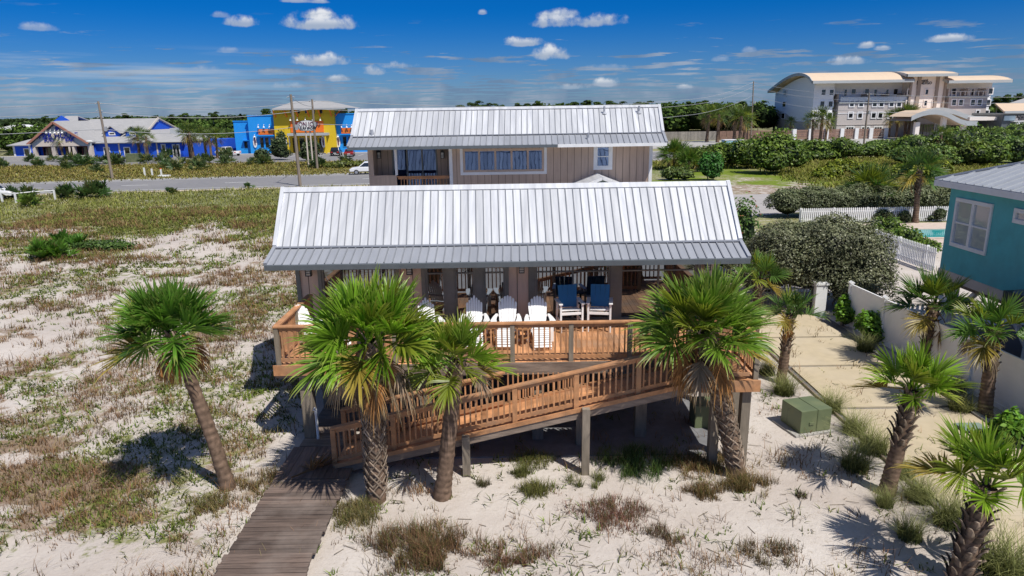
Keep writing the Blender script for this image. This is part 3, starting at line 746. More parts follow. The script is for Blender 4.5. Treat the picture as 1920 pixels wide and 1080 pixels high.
# ------------------------------------------------------------------ RAMP
RX1, RX0, RZ1, RZ0 = 4.2, -4.15, D - .01, .24
RO_Y, RI_Y = 14.3, 15.38
ramp = empty('ramp', (0, 14.8, 0), 'long orange wooden ramp with slatted handrails sloping down to the boardwalk', 'ramp')
zr_ = lambda x: RZ0 + (RZ1 - RZ0) * (x - RX0) / (RX1 - RX0)
b = MB(); x = RX0
while x < RX1 - .05:
    x1 = min(x + .14, RX1)
    b.slab((x, RO_Y - .02, zr_(x)), (x1 - .006, RO_Y - .02, zr_(x1)), (x1 - .006, RI_Y + .02, zr_(x1)), (x, RI_Y + .02, zr_(x)), .035); x += .14
b.build('ramp_floor', M['deck'], ramp)
for y in (RO_Y - .05, RI_Y + .05):
    MB().bar((RX0, y, zr_(RX0) - .10), (RX1, y, zr_(RX1) - .10), .04, .24).build('stringer', M['greywood'], ramp)
    MB().bar((RX0, y - .035, zr_(RX0) + .0), (RX1, y - .035, zr_(RX1) + .0), .03, .10).build('edge_board', M['deckrail'], ramp)
railing(ramp, (RX0, RO_Y + .03, zr_(RX0)), (RX1, RO_Y + .03, zr_(RX1)), 6, h=.92, endposts=(True, False), postdrop=.05, postmat=M['deckrail'])
XI = -.25
ib = MB(); x = XI + .12
while x < 4.1:
    zl_, zh_ = zr_(x) + .03, D - .24
    if zh_ - zl_ > .12: ib.bx(x - .018, x + .018, RI_Y + .085, RI_Y + .121, zl_, zh_)
    x += .122
ib.bar((XI, RI_Y + .103, zr_(XI) + .02), (4.1, RI_Y + .103, zr_(4.1) + .02), .036, .06)
ib.build('baluster_infill', M['deckrail'], ramp)
railing(ramp, (RX0, RI_Y - .03, zr_(RX0)), (XI, RI_Y - .03, zr_(XI)), 3, h=.92, endposts=(True, False), postdrop=.05, postmat=M['deckrail'])
for x in (1.62, -1.1):
    for y in (RO_Y - .16, RI_Y + .16):
        MB().bx(x - .085, x + .085, y - .08, y + .08, -.35, zr_(x) + .04).build('pile', M['greypost'], ramp)

# ------------------------------------------------------------------ BOARDWALK
b = MB(); y = 13.75
while y > 5.5:
    zz = .19 + random.uniform(-.006, .006)
    b.box((-4.58 + random.uniform(-.03, .03), y - .068, zz - .02), (1.66 + random.uniform(-.05, .03), .128, .04), Matrix.Rotation(random.uniform(-.008, .008), 3, 'Z')); y -= .14
bw = empty('boardwalk', (-4.6, 12, 0), 'weathered grey plank boardwalk leading from the ramp foot over the sand', 'boardwalk')
b.build('cross_planks', M['walkwood'], bw)
gw2 = pmat('weathered_long_wood', (.17, .115, .09), .85, .4, 3.0, island=.25, stretch=(5, .6, 5), dirt=(.11, .08, .07), dirt_amt=.6, dirt_scale=.9, bump=.5)
b = MB(); x = -5.42
while x < -3.8:
    b.bx(x, x + .134, 13.78, 15.3, .13, .192 + random.uniform(-.004, .004)); x += .14
b.build('long_planks', gw2, bw)
b = MB(); y = 15.34
while y < 19.8:
    b.bx(-5.3, -4.1, y, y + .134, .13, .19 + random.uniform(-.004, .004)); y += .14
b.build('shaded_planks', M['greywood'], bw)
for x in (-5.3, -3.9): MB().bx(x - .045, x + .045, 5.6, 15.3, -.25, .125).build('boardwalk_beam', M['greywood'], bw)
# white outdoor shower pipe at the deck pile
sh = empty('shower_pipe', (-4.93, 15.6, 0), 'thin white pipe fixed beside the grey deck pile at the boardwalk', 'pipe')
MB().tube([(-4.93, 15.70, .2), (-4.93, 15.70, 1.0)], .035, 8).build('pipe', M['white_plastic'], sh)
MB().tube([(-4.93, 15.70, 1.0), (-4.93, 15.63, 1.06), (-4.93, 15.56, 1.04)], .028, 8).build('tap', M['white_plastic'], sh)

# ------------------------------------------------------------------ SECOND HOUSE
W2 = 30.0; h2 = empty('beach_house', (0, 33, 0), 'taller taupe house with silver metal roof and blue reflecting windows behind the front house', 'house')
E2, B2, R2 = 29.1, 30.0, 32.0
e2z = at(950, 272, Y=E2).z; b2z = at(950, 252, Y=B2).z; r2z = at(953, 202, Y=R2).z
ea0, ea1 = at(652, 277, Y=E2).x, at(1250, 270, Y=E2).x
ba0, ba1 = at(660, 257, Y=B2).x, at(1243, 249, Y=B2).x
ra0, ra1 = at(669, 206, Y=R2).x, at(1236, 198, Y=R2).x
roof_slope('roof', ba0, ba1, B2, b2z, ra0, ra1, R2, r2z, .25, M['roof_hi'], h2)
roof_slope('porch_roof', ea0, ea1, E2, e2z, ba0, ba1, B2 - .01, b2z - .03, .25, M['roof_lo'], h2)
roof_slope('rear_roof', ea0, ea1, 35.6, e2z - .3, ra0, ra1, R2, r2z, .25, M['roof_hi'], h2)
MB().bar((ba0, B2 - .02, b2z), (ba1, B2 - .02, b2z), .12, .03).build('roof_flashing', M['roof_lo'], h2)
rc = MB(); rc.slab((ra0 - .02, R2 - .2, r2z - .06), (ra1 + .02, R2 - .2, r2z - .06), (ra1 + .02, R2, r2z + .05), (ra0 - .02, R2, r2z + .05), .02)
rc.slab((ra1 + .02, R2 + .2, r2z - .06), (ra0 - .02, R2 + .2, r2z - .06), (ra0 - .02, R2, r2z + .05), (ra1 + .02, R2, r2z + .05), .02)
rc.build('ridge_cap', M['roof_hi'], h2)
for e, bq, r in ((ea0, ba0, ra0), (ea1, ba1, ra1)):
    t = MB(); t.bar((bq, B2, b2z + .02), (r, R2, r2z + .02), .12, .1); t.bar((r, R2, r2z + .02), (e, 35.6, e2z - .28), .12, .1); t.build('rake_trim', M['roof_hi'], h2)
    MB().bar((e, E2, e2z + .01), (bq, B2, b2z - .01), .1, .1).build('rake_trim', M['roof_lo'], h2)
P2 = lambda px, py: at(px, py, Y=W2)
x0, x1 = P2(690, 300).x, P2(1222, 300).x; xp = P2(843, 300).x
MB().bar((ea0, E2 - .05, e2z - .06), (P2(1042, 270).x, E2 - .05, e2z - .06), .1, .12).build('gutter', M['gutter'], h2)
MB().bar((P2(1043, 270).x, E2 - .03, e2z - .06), (ea1, E2 - .03, e2z - .06), .03, .13).build('fascia_board', M['white'], h2)
MB().slab((x0, E2, e2z - .1), (x1, E2, e2z - .1), (x1, W2 + 2, e2z - .1), (x0, W2 + 2, e2z - .1), .02).build('soffit', M['white'], h2)
zt2 = e2z - .02; zb2 = 2.4
wx0, wx1, wz0, wz1 = P2(868, 300).x, P2(1020, 300).x, P2(945, 322).z, P2(945, 279).z
sx0, sx1, sz0, sz1 = P2(1118, 300).x, P2(1143, 300).x, P2(1130, 313).z, P2(1130, 274).z
board_wall(xp, x1, W2, .0, zt2, 'front_wall', h2, [(wx0, wx1, wz0, wz1), (sx0, sx1, sz0, sz1)], .30)
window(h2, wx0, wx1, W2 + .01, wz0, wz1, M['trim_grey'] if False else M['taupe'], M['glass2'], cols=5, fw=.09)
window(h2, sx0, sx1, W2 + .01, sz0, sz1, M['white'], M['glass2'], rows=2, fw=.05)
for a0, a1, c0, c1 in ((wx0, wx1, wz0, wz1), (sx0, sx1, sz0, sz1)):
    t = MB(); t.bx(a0 - .12, a1 + .12, W2 - .03, W2 + .03, c0 - .12, c0 - .002); t.bx(a0 - .12, a0 - .002, W2 - .03, W2 + .03, c0, c1 + .12); t.bx(a1 + .002, a1 + .12, W2 - .03, W2 + .03, c0, c1 + .12)
    t.build('window_trim', M['white'], h2)
t = MB(); t.bx(x1 - .12, x1 + .02, W2 - .035, W2 + .05, 0, zt2); t.bx(xp - .02, xp + .12, W2 - .035, W2 + .05, 0, zt2); t.bx(wx1 + .13, x1 - .12, W2 - .03, W2 - .001, zt2 - .13, zt2); t.build('corner_trim', M['white'], h2)
# recessed porch at the left
yb = W2 + 1.5; zp = P2(760, 350).z - .35
dx0, dx1 = at(735, 300, Y=yb).x, at(820, 300, Y=yb).x
board_wall(x0, xp, yb, .0, zt2 + .05, 'porch_wall', h2, [(dx0, dx1, zp, zt2 - .1)], .30)
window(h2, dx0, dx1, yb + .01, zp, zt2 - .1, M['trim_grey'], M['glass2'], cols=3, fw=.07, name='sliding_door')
wall_lamp(h2, at(712, 290, Y=yb).x, yb, at(712, 288, Y=yb).z); wall_lamp(h2, at(830, 290, Y=yb).x, yb, at(830, 288, Y=yb).z)
boards(x0, xp, W2, yb, zp, .05, 'y', .14, .006, 'porch_floor', M['greywood'], h2)
kx = P2(742, 300).x
MB().bx(x0, kx, W2, W2 + .1, 0, P2(720, 329).z).build('half_wall', M['taupe'], h2)
MB().bx(x0, x0 + .22, W2 - .01, W2 + .2, P2(720, 329).z, zt2).build('porch_post', M['taupe'], h2)
MB().bx(kx - .05, kx + .05, W2, W2 + .1, P2(720, 329).z, zt2).build('porch_post', M['white'], h2)
railing(h2, (kx + .06, W2 + .05, P2(790, 330).z - .95), (xp - .05, W2 + .05, P2(790, 330).z - .95), 1, h=.95, endposts=(False, False), sp=.13)
for sx in (x0, x1 - .12):
    MB().prism([(W2 + .12, 0), (35, 0), (35, e2z - .1), (R2, r2z - .12), (B2 + .1, b2z - .12), (W2 + .12, b2z - .2)], 'x', sx, sx + .12).build('side_wall', M['taupe'], h2)
board_wall(x0, x1, 35.12, 0, e2z - .12, 'rear_wall', h2, (), .3, outward=1)
for px, py in ((1133, 213), (1198, 212)):
    # on the upper slope
    best = None
    for k in range(200):
        y = B2 + (R2 - B2) * k / 199; p = at(px, py, Y=y); zz = b2z + (r2z - b2z) * (y - B2) / (R2 - B2)
        if best is None or abs(p.z - zz) < best[0]: best = (abs(p.z - zz), p.x, y, zz)
    _, vx, vy, vz = best
    MB().tube([(vx, vy, vz - .05), (vx, vy, vz + .32)], .045, 8).tube([(vx, vy, vz - .02), (vx, vy, vz + .09)], [.12, .055], 8).build('vent_pipe', M['roof_lo'], h2)
vp = at(1103, 262, Y=29.5)
MB().tube([(vp.x, 29.5, e2z + .1), (vp.x, 29.5, e2z + .45)], .035, 8).tube([(vp.x, 29.5, e2z + .12), (vp.x, 29.5, e2z + .24)], [.10, .045], 8).build('vent_pipe', M['roof_lo'], h2)
sv = at(697, 250, Y=30.1); MB().tube([(sv.x, 30.15, b2z + .0), (sv.x, 30.15, b2z + .28)], [.1, .06], 8).build('vent_pipe', M['roof_lo'], h2)
# little white gable over the side entry between the two houses
gp = at(1130, 335, Y=28.0)
gb_ = MB(); gb_.bar((gp.x, 28, gp.z), (gp.x - 1.0, 28, gp.z - .38), .1, .12, up=(0, 1, 0)); gb_.bar((gp.x, 28, gp.z), (gp.x + 1.0, 28, gp.z - .38), .1, .12, up=(0, 1, 0))
gb_.build('gable_trim', M['white'], h2)
MB().prism([(gp.x, gp.z - .05), (gp.x - 1.0, gp.z - .42), (gp.x + 1.0, gp.z - .42)], 'y', 28.02, 28.06).build('gable_panel', M['lidgreen'], h2)
t = MB(); t.slab((gp.x - 1.05, 27.96, gp.z - .36), (gp.x, 27.96, gp.z + .06), (gp.x, W2, gp.z + .06), (gp.x - 1.05, W2, gp.z - .36), .04)
t.slab((gp.x, 27.96, gp.z + .06), (gp.x + 1.05, 27.96, gp.z - .36), (gp.x + 1.05, W2, gp.z - .36), (gp.x, W2, gp.z + .06), .04)
t.build('entry_roof', M['roof_hi'], h2)
for s in (-.9, .9): MB().bx(gp.x + s - .06, gp.x + s + .06, 28.06, 28.18, 0, gp.z - .42).build('porch_post', M['white'], h2)
# ------------------------------------------------------------------ CHAIRS AND TABLES ON THE DECK
def adirondack(pointed):
    root = empty('adirondack_chair')
    b = MB(); n = 7; tilt = R(24)
    for k in range(n):
        u = (k - 3) / 3.0
        top = .80 - (.18 * u * u if not pointed else .20 * abs(u))
        bot = .0
        xa, xt = u * .18, u * (.225 if not pointed else .195)
        w0, w1 = .054, (.068 if not pointed else .058)
        p = []
        for (z, x, w) in ((bot, xa, w0), (top * .72, xa + (xt - xa) * .75, w1), (top - .03, xt, w1 * .9), (top, xt * .97, w1 * .5)): p.append((z, x, w))
        for (za, xA, wA), (zb, xB, wB) in zip(p[:-1], p[1:]):
            f = lambda z, x, w, s, dd: (x + s * w / 2, .26 + math.sin(tilt) * z + dd - .05 * (1 - (x / .3) ** 2), .30 + math.cos(tilt) * z)
            v = [f(za, xA, wA, -1, 0), f(za, xA, wA, 1, 0), f(zb, xB, wB, 1, 0), f(zb, xB, wB, -1, 0), f(za, xA, wA, -1, .02), f(za, xA, wA, 1, .02), f(zb, xB, wB, 1, .02), f(zb, xB, wB, -1, .02)]
            b.add(v, [(0, 1, 2, 3), (7, 6, 5, 4), (0, 4, 5, 1), (1, 5, 6, 2), (2, 6, 7, 3), (3, 7, 4, 0)])
    b.build('backrest', M['white_plastic'], root)
    b = MB()
    for k in range(7):
        t = k / 6; y = -.30 + .52 * t; z = .375 - .10 * t - (.05 * (1 - t) ** 3 * 0)
        b.box((0, y, z), (.50, .068, .022), Matrix.Rotation(R(-10), 3, 'X'))
    b.box((0, -.345, .335), (.50, .022, .09))
    b.build('seat', M['white_plastic'], root)
    b = MB()
    for k in range(8): b.box((0, -.46 - k * .078, .345 - .022 * k - .0016 * k * k), (.46, .066, .022), Matrix.Rotation(R(14 + 2 * k), 3, 'X'))
    for s in (-1, 1): b.bar((s * .21, -.43, .31), (s * .21, -1.02, .02), .024, .07)
    b.build('footrest', M['white_plastic'], root)
    for s in (-1, 1):
        a = MB(); a.prism([(s * .24, -.36), (s * .40, -.36), (s * .42, -.25), (s * .38, .10), (s * .32, .40), (s * .27, .40), (s * .27, -.1)], 'z', .535, .56); a.build('armrest', M['white_plastic'], root)
        MB().bx(s * .31 - .045, s * .31 + .045, -.31, -.28, 0, .535).bx(s * .285 - .012, s * .285 + .012, -.28, -.18, .36, .535).build('leg', M['white_plastic'], root)
        MB().bar((s * .26, -.33, .33), (s * .26, .52, .04), .024, .10).build('leg', M['white_plastic'], root)
    MB().bx(-.30, .30, .36, .385, .49, .54).build('back_brace', M['white_plastic'], root)
    return root
def place(o, x, y, z, rz, label, cat, group=None):
    o.location = (x, y, z); o.rotation_euler = (0, 0, rz); tag(o, label, cat, group)
CH = []
ca = adirondack(True); cb = adirondack(False)
place(ca, at(888, 600, Y=17.25).x, 17.55, D, R(2), 'white pointed-back adirondack chair on the deck, left of the two round-backed ones', 'chair', 'white adirondack chairs on the deck')
place(cb, at(950, 600, Y=17.15).x, 17.48, D, R(-3), 'white round-backed adirondack chair in the middle of the deck, directly right of the pointed-back chair', 'chair', 'white adirondack chairs on the deck')
c = copy_tree(cb); place(c, at(1012, 600, Y=17.0).x, 17.4, D, R(3), 'white round-backed adirondack chair nearest the tall blue chairs', 'chair', 'white adirondack chairs on the deck')
c = copy_tree(ca); place(c, at(803, 600, Y=17.35).x, 17.4, D, R(14), 'white pointed-back adirondack chair half hidden behind the big palm crown', 'chair', 'white adirondack chairs on the deck')
c = copy_tree(cb); place(c, at(583, 600, Y=16.9).x, 17.2, D, R(62), 'white adirondack chair in the left corner of the deck', 'chair', 'white adirondack chairs on the deck')
def tall_chair():
    root = empty('tall_chair')
    b = MB(); tl = R(14)
    for k in range(4):
        x = (k - 1.5) * .125
        p0 = Vector((x, .20, .60)); p1 = Vector((x * 1.08, .20 + math.sin(tl) * .62, .60 + math.cos(tl) * .62))
        b.bar(p0, p1, .127, .022, up=(0, 1, 0))
    b.build('backrest', M['navy'], root)
    b = MB()
    for k in range(6): b.bx(-.26, .26, -.24 + k * .08, -.24 + k * .08 + .07, .58 + .012 * (2.5 - k), .605 + .012 * (2.5 - k))
    b.build('seat', M['white_plastic'], root)
    for s in (-1, 1):
        MB().bx(s * .30 - .025, s * .30 + .025, -.28, -.22, 0, .80).build('leg', M['white_plastic'], root)
        MB().bar((s * .30, .30, 0), (s * .30, .24, .82), .05, .05).build('leg', M['white_plastic'], root)
        MB().bx(s * .31 - .05, s * .31 + .05, -.33, .34, .805, .83).build('armrest', M['white_plastic'], root)
        MB().bx(s * .30 - .012, s * .30 + .012, -.21, .26, .28, .34).build('side_rail', M['white_plastic'], root)
    MB().bx(-.27, .27, -.275, -.25, .22, .29).build('footrest', M['white_plastic'], root)
    MB().bx(-.27, .27, -.265, -.235, .50, .57).build('front_rail', M['white_plastic'], root)
    return root
t1 = tall_chair(); place(t1, at(1068, 590, Y=18.1).x, 18.1, D, R(8), 'tall white chair with blue slat back, left one of the pair', 'chair', 'tall blue chairs by the glass')
t2 = copy_tree(t1); place(t2, at(1124, 590, Y=18.1).x, 18.1, D, R(-9), 'tall white chair with blue slat back, right one of the pair', 'chair', 'tall blue chairs by the glass')
def side_table(nm):
    root = empty(nm)
    b = MB().tube([(0, 0, .44), (0, 0, .47)], .24, 18); b.build('table_top', M['brownwood'], root)
    for k in range(3):
        a = k * 2.094 + .4
        MB().bar((math.cos(a) * .17, math.sin(a) * .17, .44), (math.cos(a) * .22, math.sin(a) * .22, 0), .035, .035).build('leg', M['brownwood'], root)
    MB().tube([(0, 0, .18), (0, 0, .2)], .16, 14).build('shelf', M['brownwood'], root)
    return root
s1 = side_table('side_table'); place(s1, at(981, 620, Y=16.9).x, 16.95, D, 0, 'small brown wooden side table between the two round-backed white chairs', 'table', 'small side tables on the deck')
s2 = copy_tree(s1); place(s2, at(919, 620, Y=17.0).x, 17.1, D, .6, 'small brown wooden side table between the pointed-back and a round-backed chair', 'table', 'small side tables on the deck')
bt = empty('bar_table', (at(1096, 590, Y=18.35).x, 18.35, D), 'tall dark round table between the two blue chairs', 'table')
MB().tube([(bt.location.x, 18.35, D + .68), (bt.location.x, 18.35, D + .71)], .19, 18).build('table_top', M['black'], bt)
MB().tube([(bt.location.x, 18.35, D + .03), (bt.location.x, 18.35, D + .68)], .03, 8).build('leg', M['black'], bt)
MB().tube([(bt.location.x, 18.35, D + .004), (bt.location.x, 18.35, D + .03)], .18, 14).build('base', M['black'], bt)

# ------------------------------------------------------------------ PALMS
def leaf(np_, base, az, el, Lp, Lb, nl, droop, col, curl=.75, half=R(92), wf=.0245, tipdry=.4, g=None):
    g = g or rng
    ca_, sa = math.cos(az), math.sin(az)
    # petiole: curve in the vertical plane of az
    pts = []; p = Vector(base); e = el; n = 5
    for k in range(n + 1):
        pts.append(p.copy())
        p = p + Vector((ca_ * math.cos(e), sa * math.cos(e), math.sin(e))) * (Lp / n); e -= droop * .10
    f = Vector((ca_ * math.cos(e), sa * math.cos(e), math.sin(e))); s = Vector((-sa, ca_, 0)); nn = f.cross(s) * -1
    nn = s.cross(f) * -1
    if nn.z < 0: nn = -nn
    tw = g.normal(0, .6); s, nn = s * math.cos(tw) + nn * math.sin(tw), nn * math.cos(tw) - s * math.sin(tw)
    # petiole quads (flat strip, two crossed)
    V = []; F = []; C = []
    for q, ww in ((s, .016), (nn, .012)):
        b0 = len(V)
        for i, pp in enumerate(pts):
            w = ww * (1.5 - .8 * i / n); V += [tuple(pp - q * w), tuple(pp + q * w)]; C += [tuple(c * .9 for c in col)] * 2
        F += [(b0 + 2 * i, b0 + 2 * i + 1, b0 + 2 * i + 3, b0 + 2 * i + 2) for i in range(n)]
    np_.add(V, F, C)
    # leaflets
    ph = np.linspace(-half, half, nl) + g.normal(0, .025, nl)
    fv, sv, nv = np.array(f), np.array(s), np.array(nn)
    P = np.array(pts[-1])
    rel = np.abs(ph) / half
    org_ = P[None] + fv[None] * (Lb * .28 * (1 - rel) - Lb * .05)[:, None] + np.array([0, 0, -1.0])[None] * (Lb * .06 * (1 - rel) * droop)[:, None]
    dirs = np.cos(ph)[:, None] * fv + np.sin(ph)[:, None] * sv + nv * (.10 + .75 * curl * rel)[:, None] + g.normal(0, .07, (nl, 3))
    dirs /= np.linalg.norm(dirs, axis=1)[:, None]
    L = Lb * (.84 - .26 * rel) * g.uniform(.8, 1.1, nl)
    wd = np.cross(nv[None], dirs); wd /= np.linalg.norm(wd, axis=1)[:, None]
    fold = nv[None] * (np.where(np.arange(nl) % 2 == 0, 1, -1) * .35)[:, None]; wd = wd + fold; wd /= np.linalg.norm(wd, axis=1)[:, None]
    rs = np.array([0, .35, .68, .88, 1.0]); wp = np.array([.35, 1.0, .72, .34, .06]) * Lb * wf
    dr = np.array([0, .02, .10, .25, .44]) * droop
    jit = g.uniform(.5, 1.6, nl)
    V = np.zeros((nl, 5, 2, 3)); C = np.zeros((nl, 5, 2, 3))
    cc = np.array(col)
    for k in range(5):
        c = org_ + dirs * (L * rs[k])[:, None]; c[:, 2] -= L * dr[k] * jit * (.5 + .5 * np.hypot(dirs[:, 0], dirs[:, 1]))
        V[:, k, 0] = c - wd * wp[k]; V[:, k, 1] = c + wd * wp[k]
        t = max(0, (rs[k] - .75) / .25) * tipdry
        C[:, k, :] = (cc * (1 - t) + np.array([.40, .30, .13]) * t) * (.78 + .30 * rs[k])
    F = []
    b0 = np.arange(nl)[:, None] * 10
    for k in range(4): F.append(np.stack([b0[:, 0] + 2 * k, b0[:, 0] + 2 * k + 1, b0[:, 0] + 2 * k + 3, b0[:, 0] + 2 * k + 2], -1))
    np_.add(V.reshape(-1, 3), np.concatenate(F), C.reshape(-1, 3))

def bez(p0, p1, p2, t): return p0 * (1 - t) ** 2 + p1 * (2 * t * (1 - t)) + p2 * t * t
def palm(base, top, rad, nleaf, seed, r0=.15, r1=.12, boots=None, dead=3, label='', name='palm_tree', bend=.0, nl=26, group=None, greens=None, elmin=-.55, hgtf=1.0, flare=1.25, deadlen=.75, lean_up=.0, nyel=.12, root=None, cat='palm tree', azs=None):
    g = np.random.default_rng(seed)
    base = Vector(base); top = Vector(top)
    root = empty(name, base, label, cat, group)
    mid = (base + top) / 2 + Vector((bend, 0, 0))
    dirT = (top - mid).normalized()
    # trunk with ring scars
    n = 46; k_ = 14; V = []; C = []; F = []
    for i in range(n + 1):
        t = i / n; p = bez(base - Vector((0, 0, .15)) if i == 0 else base, mid, top, t) if i else base - Vector((0, 0, .2))
        r = (r0 + (r1 - r0) * t) * (1 + (flare - 1) * math.exp(-t * 9)) * (1 + (.045 if i % 2 else -.03) * g.uniform(.3, 1.4))
        d = (bez(base, mid, top, min(1, t + .02)) - bez(base, mid, top, max(0, t - .02))).normalized()
        a = d.cross(Vector((0, 1, 0))).normalized(); b = d.cross(a)
        for q in range(k_):
            rr = r * (1 + g.normal(0, .035)); an = q * 2 * math.pi / k_
            V.append(tuple(p + (a * math.cos(an) + b * math.sin(an)) * rr))
            m = (.70 if i % 2 else 1.1) * g.uniform(.75, 1.15); C.append((.185 * m, .125 * m, .088 * m))
    for i in range(n):
        for q in range(k_): F.append((i * k_ + q, i * k_ + (q + 1) % k_, (i + 1) * k_ + (q + 1) % k_, (i + 1) * k_ + q))
    tp = NP(); tp.add(V, F, C); trunk = tp.build('trunk', M['bark'], root)
    # leaf bases
    if boots:
        t0, t1, style, dens, size = boots
        bp_ = NP(); Lt = (top - base).length
        rows = max(3, int((t1 - t0) * Lt / (.085 / dens)))
        for i in range(rows):
            t = t0 + (t1 - t0) * (i + .5) / rows
            p = bez(base, mid, top, t); d = (bez(base, mid, top, min(1, t + .03)) - bez(base, mid, top, max(0, t - .03))).normalized()
            a = d.cross(Vector((0, 1, 0))).normalized(); b = d.cross(a); r = r0 + (r1 - r0) * t
            per = 3
            for q in range(per):
                an = i * 1.2 + q * 2 * math.pi / per + g.normal(0, .12)
                o = a * math.cos(an) + b * math.sin(an); sd = d.cross(o)
                c0 = np.array(p + o * (r * .96)); o_, sd_, d_ = np.array(o), np.array(sd), np.array(d)
                m = g.uniform(.6, 1.25); colr = np.array([.24, .185, .14]) * m
                if style == 'cross':
                    for sg in (-1, 1):
                        h = size * g.uniform(.9, 1.2); w = .024
                        sway = sg * h * .62
                        rows3 = []
                        for (u, ww, oo) in ((0, 1.3, .0), (.5, 1.0, .030), (1.0, .55, .05)):
                            # follow the curve of the trunk sideways
                            ang = an + sway * u / max(r, .05)
                            ov = np.array(a * math.cos(ang) + b * math.sin(ang)); sv = np.array(d.cross(Vector(ov)))
                            cpt = np.array(p) + ov * (r + oo) + d_ * h * u
                            wv = (d_ * .6 - sv * sg * .5); rows3.append((cpt - wv * w * ww, cpt + wv * w * ww, cpt + ov * .02))
                        Vv = []; 
                        for x_ in rows3: Vv += [x_[0] , x_[2], x_[1]]
                        bp_.add(Vv, [(0, 1, 4, 3), (1, 2, 5, 4), (3, 4, 7, 6), (4, 5, 8, 7)], [colr * .7, colr, colr * 1.15] * 3)
                else:
                    h = size * g.uniform(.8, 1.2); w = .062 * size / .15; sp = 1.05 if style == 'spike' else .55
                    Vv = []; Cc = []
                    for (u, ww, oo) in ((0, 1.0, 0), (.45, .85, .16), (.8, .6, .40), (1.0, .42, .62)):
                        c = c0 + d_ * (h * u) + o_ * (h * sp * oo)
                        Vv += [c - sd_ * w * ww, c + o_ * .022 + d_ * -.01, c + sd_ * w * ww, c - o_ * .012]
                        k2 = .75 + .5 * u; Cc += [colr * k2, colr * k2 * .85, colr * k2, colr * .4]
                    Ff = []
                    for u in range(3):
                        for z in range(4): Ff.append((u * 4 + z, u * 4 + (z + 1) % 4, u * 4 + 4 + (z + 1) % 4, u * 4 + 4 + z))
                    Ff.append((12, 13, 14, 15))
                    bp_.add(Vv, Ff, Cc)
        bp_.build('leaf_bases', M['bark'], root)
    # crown
    cr = NP(); ga = 2.39996; off = g.uniform(0, 6.28)
    for i in range(nleaf):
        u = (i + .5) / nleaf
        el = R(88) - (R(88) - elmin) * u ** .95 + g.normal(0, .10)
        az = off + i * ga + g.normal(0, .15) if azs is None else azs[i % len(azs)] + g.normal(0, .1)
        Lb = rad * .76 * g.uniform(.88, 1.08) * (.82 + .18 * min(1, u * 3)); Lp = rad * .48 * (.55 + .5 * u) * g.uniform(.85, 1.1)
        base_g = np.array(greens or (.105, .205, .022)) * g.uniform(.8, 1.25)
        yel = g.uniform() < nyel + .25 * max(0, u - .7)
        col = base_g if not yel else np.array([.21, .26, .03]) * g.uniform(.8, 1.1)
        if u > .96: col = np.array([.33, .25, .05])
        bp0 = top + Vector((math.cos(az), math.sin(az), 0)) * (r1 * .6) + Vector((0, 0, .10 * (1 - u)))
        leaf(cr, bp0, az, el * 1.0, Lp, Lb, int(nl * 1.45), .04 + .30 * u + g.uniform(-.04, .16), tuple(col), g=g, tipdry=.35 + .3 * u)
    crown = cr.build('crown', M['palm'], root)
    if dead:
        dn = NP()
        for i in range(dead):
            az = g.uniform(0, 6.28); el = R(g.uniform(-68, -18)); cb_ = np.array([(.40, .19, .065), (.36, .21, .10), (.27, .20, .14)][int(g.integers(0, 3))]) * g.uniform(.8, 1.15)
            leaf(dn, top + Vector((math.cos(az), math.sin(az), 0)) * r1 - Vector((0, 0, g.uniform(.02, .30) * rad)), az, el, rad * .42, rad * deadlen * .62, max(12, nl), 1.0, tuple(cb_), curl=-.1, half=R(60), wf=.026, tipdry=.5, g=g)
        dn.build('dead_fronds', M['dead'], root)
    return root
def palm_px(bpx, tpx, rad, *a, dy=0.0, **k):
    b = G(*bpx); t = at(tpx[0], tpx[1], Y=b.y + dy)
    return palm(b, t, rad, *a, **k)
palm_px((428, 915), (319, 622), 1.18, 42, 101, r0=.145, r1=.125, dead=9, label='leaning palm with smooth brown trunk standing alone on the sand left of the deck', greens=(.095, .21, .026), bend=.12, nl=30, elmin=-.35, boots=(.93, 1.0, 'stub', 1.3, .12))
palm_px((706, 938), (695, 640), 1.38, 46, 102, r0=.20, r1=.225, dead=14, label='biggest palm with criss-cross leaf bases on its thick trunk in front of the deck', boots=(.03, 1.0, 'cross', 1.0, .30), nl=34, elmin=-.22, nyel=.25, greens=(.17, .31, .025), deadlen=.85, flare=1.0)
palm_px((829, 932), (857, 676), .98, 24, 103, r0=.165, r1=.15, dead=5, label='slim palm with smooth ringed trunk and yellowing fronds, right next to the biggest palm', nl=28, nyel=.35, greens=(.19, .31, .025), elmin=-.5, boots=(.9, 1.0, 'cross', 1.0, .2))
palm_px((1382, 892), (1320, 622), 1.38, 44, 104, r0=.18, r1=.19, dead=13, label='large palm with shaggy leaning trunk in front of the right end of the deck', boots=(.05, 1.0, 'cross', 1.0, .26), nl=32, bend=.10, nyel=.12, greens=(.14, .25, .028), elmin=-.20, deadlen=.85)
palm_px((1662, 925), (1712, 732), .98, 18, 105, r0=.165, r1=.125, dead=1, label='short palm whose upper trunk carries jagged leaf stubs, beside the slab path', boots=(.45, 1.0, 'spike', 1.0, .19), nl=34, nyel=.2, greens=(.18, .30, .025), elmin=.0, flare=1.1)
palm_px((1795, 1092), (1850, 912), 1.12, 14, 106, r0=.19, r1=.16, dead=0, label='short palm covered in jagged leaf stubs in the bottom right corner', boots=(.0, 1.0, 'spike', 1.0, .19), nl=36, nyel=.15, greens=(.19, .31, .025), elmin=.05, flare=1.0)
